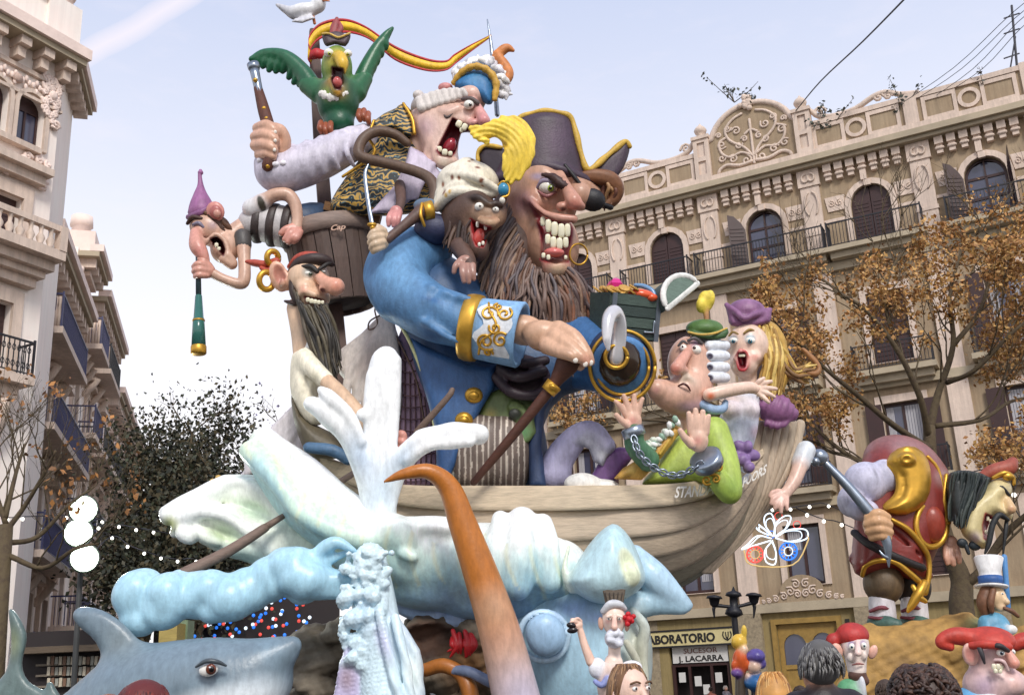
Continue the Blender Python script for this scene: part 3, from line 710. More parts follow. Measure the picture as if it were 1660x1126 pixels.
for x0,z0,z1 in((r2x,r2b-.6,r2t),(r3x,r3b-.8,r3t)):
 for k in(0,1):part('shutter',SHUT,tw,lambda m:(L.box(m,x0-.6-.59*k,x0-.02-.59*k,-.25,-.18,z0,z1),[L.box(m,x0-.55-.59*k,x0-.07-.59*k,-.18,-.165,z0+.1+i*.16,z0+.18+i*.16)for i in range(int((z1-z0-.2)/.16))]))
 part('window_surround',TRIM,tw,lambda m:L.poly(m,rect(x0-1.45,x0+.28,z0,z1+.35),[rect(x0-1.2,x0+.003,z0+.002,z1)],.003,.12))
 part('window_hood',TRIM,tw,lambda m:(L.box(m,x0-1.8,x0+.55,.003,.5,z1+.75,z1+.95),L.box(m,x0-1.7,x0+.45,.003,.3,z1+.5,z1+.75),[L.sweep(m,[(x0-.3+a,.14,b)for a,b in spiral(q,z1+.62,.16,1.3,1,1,8)],.05,n=1)for q in(-.9,-.45,0,.35)]))
part('attic_sill',TRIM,tw,lambda m:L.box(m,-5,-.55,.003,.22,zb-.16,zb))
def carve(m):
 for i in range(26):
  x=-.25-random.random()*3;z=zb-.2-random.random()*.9;L.sweep(m,[(a,.1,b)for a,b in spiral(x,z,random.uniform(.1,.22),1.2,random.uniform(0,6),1,7)],.055,seg=5,n=1)
 for i in range(34):
  x=-.05-random.random()*.5;z=zs-.2+random.random()*1.3;L.sweep(m,[(a,.1,b)for a,b in spiral(x,z,random.uniform(.08,.16),1.2,random.uniform(0,6),1,7)],.05,seg=5,n=1)
 for x,r_ in awin:
  for q in(-.55,.55):m.ellw(L.W(x+q,.1,zs+.62),(L.e,L.n,L.z),(.15,.1,.15),10,6)
 for i in range(12):
  for dx,dz in((0,.13),(0,-.13),(-.1,.03),(.1,.03)):m.ellw(L.W(-.8-i*.33,.07,zc-1.05+0)+L.e*dx+L.z*dz,(L.e,L.n,L.z),(.06,.05,.1),6,4)
part('stone_carving',PINKST,tw,carve,kind='stuff')
part('frieze',TRIM,tw,lambda m:(L.box(m,-6,.05,.003,.12,zc-.75,zc-.62),L.box(m,-6,.05,.003,.1,zc-1.45,zc-1.36)))
part('cornice',LEDGE,tw,lambda m:(L.box(m,-6.5,.3,.003,.62,zc,zc+.18),S.box(m,-.1,2.6,.003,.5,zc+.003,zc+.18)))
part('cornice_edge',PINKST,tw,lambda m:(L.box(m,-6.5,.36,.4,.74,zc+.181,zc+.5),L.box(m,-6.5,.32,-.3,.4,zc+.181,zc+.48),S.box(m,-.1,2.7,.3,.6,zc+.184,zc+.49),S.box(m,-.1,2.65,-.3,.3,zc+.184,zc+.47)))
ob=None
for i in range(7):part('bracket',TRIM,tw,lambda m:(L.box(m,-.1-i*.72-.16,-.1-i*.72+.16,.003,.52,zc-.25,zc-.002),L.box(m,-.1-i*.72-.12,-.1-i*.72+.12,.003,.35,zc-.55,zc-.25)))
for i in range(5):part('bracket',TRIM,tw,lambda m:S.box(m,.15+i*.5,.4+i*.5,.003,.4,zc-.25,zc-.002))
part('attic_wall',CREAM,tw,lambda m:(L.box(m,-6,.25,-1.2,.1,zc+.5,zc+1.75),L.box(m,-6,.3,-1.25,.2,zc+1.75,zc+1.9),L.box(m,-.75,.32,-1.26,.21,zc+.5,zc+2.0)))
part('chimney',PINKST,tw,lambda m:(m.lathew(L.W(-.15,-.3,zc+2.0),L.W(-.15,-.3,zc+3.3),[(0,.42),(.3,.42),(.32,.5),(.38,.5),(.4,.44),(.9,.4),(.92,.48),(1,.48),(1,.3)],14)))
bz=lz(33,411)[1];bz1=lz(33,372)[1]
bal=part('balcony',TRIM,tw,lambda m:(L.box(m,-6,-.12,.003,1.0,bz-.25,bz),L.box(m,-6,-.2,.003,.7,bz-.5,bz-.25),L.box(m,-6,-.12,.8,1.0,bz1-.14,bz1+.02),L.box(m,-.34,-.12,.78,1.02,bz,bz1+.02)))
for i in range(14):part('baluster',TRIM,bal,lambda m:m.lathew(L.W(-.55-i*.3,.9,bz),L.W(-.55-i*.3,.9,bz1-.12),[(0,.1),(.1,.07),(.35,.12),(.6,.05),(.85,.06),(1,.1)],8))
iz=lz(30,622)[1];iz1=lz(30,565)[1]
bal=part('balcony',TRIM,tw,lambda m:(L.box(m,-6,-.55,.003,.8,iz-.22,iz),L.box(m,-6,-.75,.003,.5,iz-.55,iz-.22),L.sweep(m,[(-1.1,.2,iz-.6),(-1.1,.5,iz-.8),(-1.1,.2,iz-1.5)],.16)))
railing(L,bal,-5,-.6,.74,iz,iz1,IRON,step=.14,fancy=True)
part('pilaster',TRIM,tw,lambda m:L.box(m,-1.55-.9,-1.5,.003,.1,0,4.5))
def street_house(name,label,s0,s1,H,d=0.0,seed=1,bays=3,rail=BIRON,Z=None):
 rr=random.Random(seed);h=thing(name,label,'building',S.W((s0+s1)/2,d,0),'houses in a row down the side street')
 Z=Z or[3.9+i*3.35 for i in range(int((H-3.5)/3.35))];bw=(s1-s0)/bays;hl=[]
 for z in Z:
  for b in range(bays):xc=s0+(b+.5)*bw;hl.append(rect(xc-.55,xc+.55,z,z+2.4))
 part('wall',CREAM,h,lambda m:S.poly(m,rect(s0,s1,0,H),hl,d-.35,d))
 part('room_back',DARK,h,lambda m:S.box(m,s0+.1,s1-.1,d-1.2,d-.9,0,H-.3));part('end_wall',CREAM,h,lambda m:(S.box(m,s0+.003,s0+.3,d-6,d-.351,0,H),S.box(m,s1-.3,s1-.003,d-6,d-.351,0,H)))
 part('roof',LEDGE,h,lambda m:S.box(m,s0,s1,d-6,d-.36,H-.2,H))
 part('cornice',LEDGE,h,lambda m:(S.box(m,s0-.05,s1+.05,d+.003,d+.75,H-.35,H-.15)))
 part('cornice_edge',PINKST,h,lambda m:S.box(m,s0-.06,s1+.06,d+.4,d+.9,H-.149,H+.12))
 n=int((s1-s0)/.62);br=None
 for i in range(n):
  x=s0+(i+.5)*(s1-s0)/n
  if br is None:br=(part('bracket',TRIM,h,lambda m:S.box(m,x-.13,x+.13,d+.003,d+.62,H-.7,H-.351)),x)
  else:copy_tree(br[0],h,S.e*(x-br[1]))
 part('attic_pier',PINKST,h,lambda m:(S.box(m,s1-1.6,s1-.1,d-1,d+.35,H+.121,H+1.3),m.lathew(S.W(s1-.8,d-.3,H+1.3),S.W(s1-.8,d-.3,H+2.2),[(0,.4),(.5,.36),(.55,.45),(1,.42)],10)))
 for k,z in enumerate(Z):
  for b in range(bays):
   xc=s0+(b+.5)*bw
   part('shutter',SHUT,h,lambda m:S.box(m,xc-.54,xc+.54,d-.25,d-.18,z,z+2.39))
   part('window_surround',TRIM,h,lambda m:(S.poly(m,rect(xc-.8,xc+.8,z,z+2.75),[rect(xc-.553,xc+.553,z+.003,z+2.403)],d+.003,d+.14),S.box(m,xc-.95,xc+.95,d+.003,d+.4,z+2.75,z+2.92),[S.sweep(m,[(xc+q,d+.15,z+3.0),(xc+q*.6,d+.32,z+3.15),(xc+q*.2,d+.15,z+3.3)],.1,n=2)for q in(-.6,.6)]))
  a,b_=(s0+.25,s1-.25)if k%2==0 or bays==1 else(s0+.25,s1-bw+.2)
  bal=part('balcony',TRIM,h,lambda m:(S.box(m,a,b_,d+.003,d+1.05,z-.22,z-.02),[S.sweep(m,[(q,d+.1,z-.35),(q,d+.55,z-.42),(q,d+.1,z-1.0)],.13,n=2)for q in(a+.3,(a+b_)/2,b_-.3)]))
  railing(S,bal,a+.06,b_-.06,d+.98,z-.02,z+1.0,rail,step=.16,fancy=False,back=d)
  if k>=len(Z)-1:
   for i in range(9):part('baluster',TRIM,bal,lambda m:m.lathew(S.W(a+.1,d+.1+i*.1,z-.02),S.W(a+.1,d+.1+i*.1,z+.9),[(0,.06),(.4,.07),(.7,.04),(1,.06)],6))
 def stat(m):
  for i in range(60):
   x=s0+rr.random()*(s1-s0);z=H-.8-rr.random()*2.2;m.ellw(S.W(x,d+.1,z),(S.e,S.n,S.z),(rr.uniform(.08,.2),.16,rr.uniform(.1,.3)),7,5)
 part('stone_carving',PINKST,h,stat,kind='stuff');return h
street_house('street_house','pinkish street house with blue balcony rails directly beside the cream corner tower',2.3,10.9,14.75,-.85,1,3,BIRON,[2.2,5.4,8.9,11.7])
street_house('street_house','narrow pale house in the row with a tall attic pier beyond the blue balcony rails',11.1,14.2,17.6,-.85,2,1)
street_house('street_house','third pale house along the side street with jutting stone bays',14.4,22.4,17.0,-.85,3,2,IRON)
street_house('street_house','far pale house at the end of the row nearest the dark trees',22.6,38,15.2,-.9,4,4,IRON)
# === ground
ASPH=material('asphalt',C(66,64,62),rough=0.9,var=0.2,scale=1.2,bump=0.3,bscale=60)
g=MB();g.boxw((0,60,-.15),np.eye(3),(400,400,.15));o=g.build('ground',ASPH);o['kind']='structure'
PAVE=material('paving',C(132,124,112),rough=0.9,var=0.15,scale=2,bump=0.2)
g=MB();R.box(g,-14,15,.3,4.2,.004,.13);o=g.build('pavement',PAVE);o['kind']='structure'
# === the monument: boat
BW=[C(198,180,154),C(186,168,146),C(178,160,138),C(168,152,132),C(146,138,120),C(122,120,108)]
boat=thing('rowing_boat','weathered grey wooden rowing boat lettered along its bow, riding on the sculpted waves','boat',Q(880,985,40))
gun=[(470,722,40),(560,752,-20),(640,783,-70),(800,786,-105),(950,786,-112),(1090,783,-95),(1170,768,-45),(1225,735,10),(1262,700,50)]
kee=[(520,850,60),(600,920,40),(700,965,20),(850,990,5),(1000,980,5),(1105,952,15),(1180,893,30),(1222,815,45),(1262,715,55)]
G_,K_=catmull(gun,5),catmull(kee,5)
def hullpt(i,t):
 p=G_[i]*(1-t)+K_[i]*t;b=math.sin(min(t*1.5,1.57))if t<1 else 0
 b=math.sin(math.pi*min(1,t*.95));f=math.sin(math.pi*i/(len(G_)-1))**.7
 return(p[0],p[1]+18*b*f*(t<.95),p[2]-45*b*f)
ts=[0,.15,.36,.55,.74,.9,1.0]
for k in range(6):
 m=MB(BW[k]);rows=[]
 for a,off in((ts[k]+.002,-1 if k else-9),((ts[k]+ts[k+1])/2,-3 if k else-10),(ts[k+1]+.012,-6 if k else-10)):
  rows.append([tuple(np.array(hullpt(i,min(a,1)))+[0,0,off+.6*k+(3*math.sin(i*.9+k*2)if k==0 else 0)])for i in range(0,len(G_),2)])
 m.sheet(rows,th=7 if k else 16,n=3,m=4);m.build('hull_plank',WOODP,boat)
m=MB(BW[2])
m.sheet([[(p[0]+10,p[1]+2,150-.6*abs(p[2])*(1-abs(p[0]-880)/600))for p in gun],[(p[0],p[1],p[2]+60)for p in kee]],th=8,n=4,m=4);m.build('far_side',WOODP,boat)
for k in range(7):
 m=MB(BW[k%3+1]);x=1222+k*12.5
 m.tube([(x,690-k*.3,20+abs(k-2)*7,9),(x-10+(k-3)*-1.0,740,22+abs(k-2)*6,9),(1216+k*6.0,800,22+abs(k-2)*4,8),(1186+k*4.2,862,22+abs(k-1)*4,7),(1140+k*2,925,8+k*2,5)],seg=7,n=4);m.build('stem_board',WOODV,boat)
for x in(480,560):m=MB(BW[2]);m.tube([(x,735+(x-480)*.3,-10,7),(x+90,765+(x-480)*.2,30,6)],seg=6,n=2);m.build('thwart',WOODP,boat)
WHT=material('white_lettering',C(232,228,220),rough=0.6,var=0.05)
def painted_text(txt,pts,size,parent,mat=None):
 """letters along photo points lying on the planking, standing 1 px proud"""
 cu=bpy.data.curves.new('t','FONT');cu.body=txt;cu.size=1;cu.offset=.025;cu.resolution_u=3;cu.shear=.15;o=bpy.data.objects.new('t',cu);COL.objects.link(o)
 dg=bpy.context.evaluated_depsgraph_get();me=bpy.data.meshes.new_from_object(o.evaluated_get(dg));bpy.data.objects.remove(o)
 v=np.array([q.co for q in me.vertices]);f=[tuple(p.vertices)for p in me.polygons];bpy.data.meshes.remove(me)
 W_=v[:,0].max();cv=catmull(pts,8);L_=np.linspace(0,1,len(cv));wv=[]
 for a,b,_ in v:
  t=a/W_;p=np.array([np.interp(t,L_,cv[:,i])for i in range(3)]);wv.append(Q(p[0]+b*size*.12,p[1]-b*size,p[2]+b*size*.1))
 return mesh_obj('lettering',wv,f,mat or WHT,parent,None,False)
painted_text('STANDARD',[(1093,806,-123),(1135,803,-115),(1180,794,-92)],25,boat)
painted_text('POORS',[(1203,789,-58),(1221,779,-44),(1242,766,-30)],21,boat)
painted_text('&',[(1180,797,-70),(1190,793,-62)],22,boat)
OARC=C(120,100,88)
def pole(name,label,pts,group=None,col=OARC,seg=8):
 m=MB(col);m.tube(pts,seg=seg,n=3);o=m.build(name,WOODP);return setp(o,label,'oar' if 'oar' in name else 'pole',group)
pole('oar','weathered wooden oar resting across the long pale blue splash',[(480,823,-150,3.5),(432,853,-175,6),(428,856,-178,7.5),(370,893,-205,9),(292,932,-235,10)])
pole('oar','thin oar shaft leaning up behind the splash before the blue coat',[(733,632,-150,4.5),(725,645,-148,5),(676,700,-120,6)])
pole('oar','short oar handle poking over the boat side beside the white splash',[(576,765,-150,5),(545,785,-140,5.5)])
# === waves
WV=C(232,243,232);WB=C(186,218,234);WW=C(247,249,248);WL=C(196,214,236);WG=C(222,238,206)
wav=thing('wave_sculpture','pale green and white sculpted wave breaking under the boat','sculpture',Q(700,1126,-100))
def grad(pts):return pts
s=Sculpt(3.2,16,(620,850,-140))
s.chain([(428,716,-120,25),(440,740,-125,37),(480,785,-135,50),(548,846,-150,54),(625,886,-155,56),(720,908,-150,62),(820,915,-140,66),(905,925,-130,50)],5)
s.chain([(405,730,-150,16),(440,770,-180,16),(500,838,-200,16),(580,872,-205,18),(650,862,-205,20)],4,k=18,col=WW)
s.ell(620,862,-200,24,26,20,k=10,col=WW);s.ell(652,872,-205,22,30,20,rot=-20,k=8);s.ell(708,852,-185,60,16,30,rot=5,k=14,col=WW)
for c in([(811,842,-180,14),(804,880,-196,18),(796,930,-196,20)],[(846,846,-182,24),(844,890,-200,28),(838,945,-196,28)],[(880,848,-180,15),(888,890,-192,20),(890,940,-184,22)]):s.chain(c,4,k=10,col=WW)
s.chain([(655,895,-210,12),(668,903,-212,10)],k=5,col=WW)
s.ell(600,905,-150,60,26,40,k=16,col=WB);s.ell(700,950,-120,90,36,60,k=20,col=WB);s.ell(800,965,-110,90,40,60,k=20,col=WB)
s.ell(520,760,-200,60,14,40,rot=52,op='-',k=22);s.ell(462,744,-182,26,12,30,rot=50,op='-',k=14)
def crest_paint(u,v,z,c):
 cu=np.array([424,440,480,548,625,720,820,905,960]);cvv=np.array([716,745,790,846,886,908,915,925,930.]);rr_=np.array([34,40,60,66,66,68,78,60,60.])
 t=(v-np.interp(u,cu,cvv))/np.interp(u,cu,rr_)+.16*np.sin(u*.05+v*.03)+.07*np.sin(u*.21-v*.13)+.05*np.sin(u*.5+v*.07)
 r_=np.clip((u-520)/260,0,1)[:,None];X=np.array([-1.1,-.55,-.1,.45,1.0])
 A=np.array([WW,C(240,247,240),C(222,238,214),C(206,232,214),C(176,212,214)]);B=np.array([WW,C(236,245,242),C(206,232,232),C(172,212,224),C(136,172,208)])
 f=lambda K:np.stack([np.interp(t,X,K[:,i])for i in range(3)],1);o=f(A)*(1-r_)+f(B)*r_
 y=np.clip(np.sin(u*.16+np.sin(v*.03)*2.2)-.72,0,.3)[:,None]*1.6*(np.abs(t-.1)<.6)[:,None];return o*(1-y)+np.array(C(238,238,196))*y
s.build('wave_crest',wav,LACQ,WV,soft=14,colfn=crest_paint,disp=lambda u,v,z:1.3*np.sin(u*.035-v*.07+np.sin(u*.02)*2))
s=Sculpt(3.2,14,(400,850,-90))
s.chain([(274,838,-110,15),(300,836,-115,22),(345,850,-120,34),(410,868,-115,44),(480,880,-100,46),(570,890,-80,46)],5)
s.chain([(345,806,-90,18),(372,796,-95,26),(420,806,-100,36),(480,838,-95,44),(560,868,-80,40)],5,k=8)
s.chain([(270,832,-125,12),(300,818,-130,16),(335,800,-125,18),(365,786,-115,16)],4,k=10,col=WW)
s.ell(360,868,-165,52,12,26,rot=22,op='-',k=16);s.ell(400,826,-150,46,10,26,rot=26,op='-',k=14);s.ell(330,834,-160,22,8,16,rot=-30,op='-',k=10)
s.chain([(352,812,-118,5),(362,790,-122,8),(392,782,-126,9),(428,800,-130,9),(468,842,-128,8)],5,k=6,col=WW);s.chain([(284,862,-132,9),(296,842,-150,12),(330,830,-158,11),(366,838,-156,9),(404,862,-150,8),(440,892,-140,7)],5,k=6,col=WW);s.ell(302,866,-152,20,13,14,rot=30,k=6,col=WW);s.ell(276,836,-140,18,15,14,k=6,col=WW);s.ell(310,842,-148,18,10,14,k=7,col=WW);s.ell(335,868,-150,26,12,16,rot=30,k=8)
s.build('wave_curl',wav,LACQ,C(230,238,218),soft=12,paint=[(400,915,None,110,C(190,218,212),1,.4,12),(365,868,None,46,C(196,214,176),.9,.35,24),(410,826,None,50,C(206,226,202),.9,.4,26),(275,850,None,22,C(206,214,150),1)],disp=lambda u,v,z:1.4*np.sin(u*.03+v*.09+np.sin(u*.03)*2))
s=Sculpt(3.4,14,(740,960,-110))
for i,(u,v,rx,ry)in enumerate(((690,965,70,24),(780,985,70,22),(720,992,90,20),(800,1010,70,16),(660,945,50,22))):s.ell(u,v,-90+i*5,rx,ry,60,rot=10,k=7)
s.build('wave_underside',wav,LACQ,C(160,184,218),disp=lambda u,v,z:1.0*np.sin(v*.12-u*.03))
sp=thing('splash_sculpture','white water splash shooting up in four plumes beside the boat','sculpture',Q(618,840,-170))
s=Sculpt(2.6,10,(620,700,-170))
s.chain([(614,842,-165,30),(614,780,-165,27),(616,700,-168,27),(619,640,-175,28),(624,592,-180,24),(626,578,-182,18)],5)
s.chain([(596,820,-175,10),(600,740,-180,10),(603,670,-185,11),(606,610,-190,11)],4,k=7);s.chain([(632,820,-178,9),(634,740,-182,10),(638,660,-186,11),(640,585,-190,10)],4,k=7)
s.chain([(604,810,-170,18),(584,745,-185,17),(558,698,-200,18),(528,668,-205,18),(506,655,-205,14)],5);s.chain([(585,715,-200,10),(560,668,-212,12),(536,646,-215,12),(520,632,-215,7)],4,k=7)
s.chain([(628,806,-170,17),(646,756,-185,18),(676,722,-200,19),(728,706,-210,18),(776,704,-212,16)],5);s.chain([(660,745,-205,8),(700,722,-215,9),(760,716,-222,10)],4,k=6);s.chain([(680,706,-205,8),(720,695,-215,9),(768,694,-218,9)],4,k=6)
s.ell(590,672,-190,12,10,10,k=8)
s.build('plume',sp,LACQ,WW,disp=lambda u,v,z:np.sin(u*.12+v*.02),paint=[(618,800,None,60,C(214,230,240),1,1.4,0),(585,740,None,34,C(206,222,238),1,2,-25),(650,745,None,26,C(214,228,240),1,2,35)])
bs=thing('blue_splash_sculpture','long pale blue lumpy splash stretched out above the shark','sculpture',Q(380,1030,-240))
s=Sculpt(2.8,12,(380,960,-240))
for u,v,rx,ry,r in((222,968,38,44,0),(226,1000,32,30,0),(235,940,26,20,0),(275,968,42,40,8),(262,985,40,34,0),(318,966,36,38,0),(345,958,40,34,0),(372,968,42,40,0),(400,956,44,36,-10),(350,985,34,24,0),(440,938,42,36,-12),(470,918,38,30,-10),(492,936,44,34,0),(535,944,36,22,14),(462,902,30,16,-18),(490,960,30,18,0),(318,934,22,10,0),(292,932,14,8,0)):
 s.ell(u,v,-240+(hash((u,v))%17-8),rx,ry,(rx+ry)/2*.95,rot=r,k=5)
s.chain([(470,905,-245,17),(505,902,-248,11),(530,886,-250,12),(548,880,-250,9),(575,893,-250,5)],4);s.chain([(505,915,-240,12),(535,906,-238,9),(560,897,-236,6)],4);s.chain([(520,945,-245,20),(555,938,-248,14),(578,936,-250,8)],4);s.chain([(520,958,-245,14),(548,962,-248,9),(560,956,-248,6)],4)
s.build('water',bs,LACQ,C(172,214,232),paint=[(350,905,None,200,C(186,222,236),.8,.16,-12)],disp=lambda u,v,z:1.6*np.sin(u*.06+v*.08+np.sin(u*.04)*2))
cs=thing('foam_column_sculpture','lilac white column of bubbling foam pouring down between shark and tentacle','sculpture',Q(610,1126,-260))
s=Sculpt(2.4,6,(610,1010,-255));rr=random.Random(5)
s.chain([(600,905,-245,26),(602,950,-250,34),(612,1010,-255,36),(625,1080,-258,44),(630,1140,-260,50)],5,k=8)
s.poly([(618,950),(632,985),(662,1022),(682,1052),(687,1090),(690,1150),(600,1150),(606,1010)],-266,16,14,k=8,col=C(212,228,240));s.chain([(615,990,-290,8),(628,1050,-298,9),(650,1140,-304,9)],4,k=6);s.chain([(640,1000,-290,7),(655,1060,-298,8),(668,1140,-300,8)],4,k=6)
for i in range(190):
 t=rr.random();v=895+t*190;c_=600+4*math.sin(v*.03);hw=42-10*t;u=c_-12*t+rr.uniform(-1,.75)*hw;r_=rr.choice((3.5,4.5,6,8,11))*rr.uniform(.8,1.2)
 s.ell(u,v,-275-rr.random()*12+.006*(u-c_)**2,r_,r_*rr.uniform(.8,1.1),r_,k=5)
for i in range(9):s.chain([(570+rr.uniform(-4,4),1050+i*3,-265,8),(556+i*3,1085,-270,7),(545+i*5,1135,-275,6)],3,k=3,col=C(190,182,214))
s.build('foam',cs,LACQ,C(208,230,238),paint=[(585,1000,None,40,C(200,224,238),1,2,0),(622,1040,None,20,C(200,206,232),1,2.6,-18),(672,1090,None,26,C(226,238,236),1,2.4,-4),(562,1100,None,22,C(160,140,156),1,1.6,0)],disp=lambda u,v,z:.45*(np.sin(u*.9+v*.31+np.sin(v*.7)*1.3)+np.sin(u*.37-v*.83+np.sin(u*.5)*1.7)+np.sin(u*1.3+v*1.1))*(u<626)+1.0*np.sin((u-.42*v)*.3+np.sin(v*.02)*2)*(u>630))
te=Sculpt(3,4,(740,950,-260));TP=[(624,780,-300,3),(655,768,-300,9),(695,764,-295,13),(728,790,-285,18),(750,848,-278,23),(783,940,-270,29),(812,1030,-262,34),(838,1135,-255,39)]
te.chain(TP,8)
OR=C(182,110,42)
o=te.build('tentacle',None,LACQ,OR,paint=[(850,1140,None,215,C(206,176,162),.95,1,0),(850,1130,None,90,C(190,180,196),1),(800,985,None,60,C(196,150,116),1)])
setp(o,'orange brown tentacle curling up in front of the waves and boat','tentacle')
m=MB(C(176,108,48));m.tube([(690,1085,-170,11),(718,1078,-180,12),(745,1090,-185,12),(760,1115,-190,14),(765,1150,-190,14)],seg=12,n=6);m.tube([(735,1086,-186,8),(760,1088,-200,9),(795,1105,-205,9)],seg=10,n=5,col=C(120,132,160))
setp(m.build('tentacle',LACQ),'small orange tentacle looped low among the brown rocks','tentacle')
ROCK=material('rock_paint',rough=0.8,var=0.35,scale=4,bump=0.6,bscale=12)
s=Sculpt(4.5,10,(620,1080,-90));rr=random.Random(9)
for i in range(46):
 u=rr.uniform(480,850);s.ell(u,rr.uniform(1015,1150)+max(0,(560-u)*.2),rr.uniform(-130,-40),rr.uniform(24,46),rr.uniform(18,44),40,rot=rr.uniform(-30,30),k=5)
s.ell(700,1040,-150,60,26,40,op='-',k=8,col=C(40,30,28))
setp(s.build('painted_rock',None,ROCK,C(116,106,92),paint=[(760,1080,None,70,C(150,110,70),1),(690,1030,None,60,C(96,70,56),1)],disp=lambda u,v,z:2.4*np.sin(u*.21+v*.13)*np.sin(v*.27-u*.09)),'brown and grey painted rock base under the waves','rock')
m=MB(C(196,40,44));rr=random.Random(3)
for i in range(14):u=748+rr.uniform(-16,16);m.tube([(u,1022+rr.uniform(0,14),-165,4),(u+rr.uniform(-7,9),1045,-172,5),(u+rr.uniform(-10,12),1068-rr.uniform(0,16),-168,1.5)],seg=6,n=3)
setp(m.build('coral',LACQ),'bright red branching coral tucked in the rocks below the wave','coral')
wh=thing('wave_beast_sculpture','pale blue wave beast with a rolled snout and a bulging closed eye','sculpture',Q(950,1126,-120))
WBL=C(172,208,226)
s=Sculpt(3.4,20,(960,1000,-130))
s.ell(946,1070,-80,112,142,105,col=WBL);s.chain([(850,975,-90,54),(930,1000,-100,50),(1000,1006,-96,44)],4)
s.poly([(1000,850),(1022,872),(1036,898),(1046,930),(1040,950),(1014,972),(976,978),(944,966),(922,942),(938,905),(966,868),(985,852)],-196,62,44,k=6,smooth=2,col=C(190,222,230))
s.chain([(1030,898,-140,16),(1056,930,-146,25),(1080,953,-146,22),(1102,970,-146,14),(1116,980,-145,8)],5,k=8,col=C(180,210,230))
s.chain([(1000,985,-130,30),(1060,978,-140,18),(1105,986,-146,9)],4,k=12)
s.ell(1026,915,-250,17,38,24,rot=-16,op='-',k=5,col=C(232,240,208));s.ell(1024,930,-236,11,18,10,rot=-16,k=6,col=C(226,238,214))
s.chain([(922,885,-196,4),(915,925,-204,5),(925,955,-200,4)],4,k=14,col=C(226,232,206))
s.ell(884,1028,-205,33,35,22,k=6,col=C(160,194,224));s.chain([(882+39*math.cos(a),1030+40*math.sin(a),-192-6*math.sin(-a),5)for a in np.linspace(0,6.2832,13)],3,k=5,col=C(196,220,236))
s.chain([(1026,990,-168,8),(1044,1015,-166,9),(1042,1050,-160,8),(1048,1130,-150,8)],4,k=18,col=C(196,206,200));s.chain([(1015,1040,-186,6),(1036,1080,-176,6),(1044,1140,-168,6)],4,k=18,col=C(206,204,180))
s.build('wave_head',wh,LACQ,WBL,soft=10,paint=[(1035,1060,None,46,C(196,196,176),1,2.4,-6),(930,985,None,60,C(150,180,222),1,.5,0),(980,1000,None,60,C(156,180,220),1,.3,0)],disp=lambda u,v,z:1.0*np.sin(u*.05+np.sin(v*.03)*2.5))
# === shark
sh=thing('shark','grey shark with a raised dorsal fin and one glaring painted eye','shark statue',Q(330,1200,-280))
SK,SW=C(116,134,146),C(228,236,240)
s=Sculpt(3.2,16,(330,1080,-280))
s.chain([(130,1180,-240,60),(220,1130,-270,74),(320,1108,-290,72),(400,1088,-300,52),(450,1062,-305,30),(474,1046,-308,15)],6)
s.ell(380,1120,-290,96,56,70,rot=-14,k=20)
s.poly([(118,994),(132,983),(165,988),(200,1010),(232,1045),(262,1072),(280,1110),(160,1130),(168,1080),(155,1040),(125,1012)],-280,13,18,k=22,smooth=3)
s.ell(338,1083,-362,17,12,10,op='-',k=6)
s.build('body',sh,LACQ,SK,paint=[(400,1150,None,105,SW,.75,.62,-20),(330,1165,None,120,SW,.6,.5,-14),(338,1083,None,27,C(84,90,96),.6,.8,-20),(200,1040,None,60,C(120,134,140),1),(440,1050,None,40,C(120,142,156),1)])
m=MB(C(240,238,232));m.ell(338,1085,-358,16,11,8,rot=-12);m.ell(342,1084,-364,8.5,9,5,col=C(112,58,40));m.ell(343,1084,-368,4.5,5,3,col=C(20,16,16));m.ell(340,1081,-371,1.6,1.6,1,col=C(255,255,255));m.build('eye',GLOSS,sh)
m=MB(C(70,78,84));m.tube([(318,1080,-362,2),(334,1071,-366,4),(352,1072,-364,4),(366,1078,-358,2)],seg=8,n=4);m.build('eyelid',LACQ,sh)
s=Sculpt(3,8,(30,1060,-200))
s.poly([(14,990),(24,990),(38,1012),(44,1035),(36,1075),(48,1105),(90,1135),(-20,1150),(-30,1130),(8,1090),(18,1040)],-200,10,14,smooth=3)
s.poly([(76,1105),(84,1104),(100,1130),(70,1140)],-200,8,8)
s.build('tail_fin',sh,LACQ,C(100,118,116),paint=[(20,1040,None,20,C(130,140,110),1,2,0)])
# === helpers for figures
SKIN=C(206,160,136);SKINP=C(220,184,160);NAIL=C(240,232,220);TOOTH=C(240,234,206);MOUTH=C(120,24,34);LIPC=C(168,84,78)
def fig(name,label,cat,u,v,w,group=None):return thing(name,label,cat,Q(u,v,w),group)
def eye(parent,u,v,w,r,iris,du=0,dv=0,ir=.5,flat=.9,rot=0,name='eye'):
 m=MB(C(240,236,226));m.ell(u,v,w,r,r*flat,r,rot=rot,seg=18,rings=12)
 m.ell(u+du,v+dv,w-r*.62,r*ir,r*ir,r*.45,col=iris);m.ell(u+du*1.05,v+dv*1.05,w-r*.92,r*ir*.5,r*ir*.5,r*.2,col=C(14,12,12))
 m.ell(u+du+r*.12,v+dv-r*.18,w-r*1.08,r*.1,r*.1,r*.06,col=C(255,255,255),seg=8,rings=6);return m.build(name,GLOSS,parent)
def teeth(parent,pts,size,col=TOOTH,w_off=0,name='tooth',pointed=0):
 for p in pts:
  u,v,w,hw,hh=p[:5];rot=p[5]if len(p)>5 else 0
  m=MB(col);m.ell(u,v,w,hw*1.05,hh,hw*.8,rot=rot,seg=12,rings=8,sq=.62);m.build(name,GLOSS,parent)
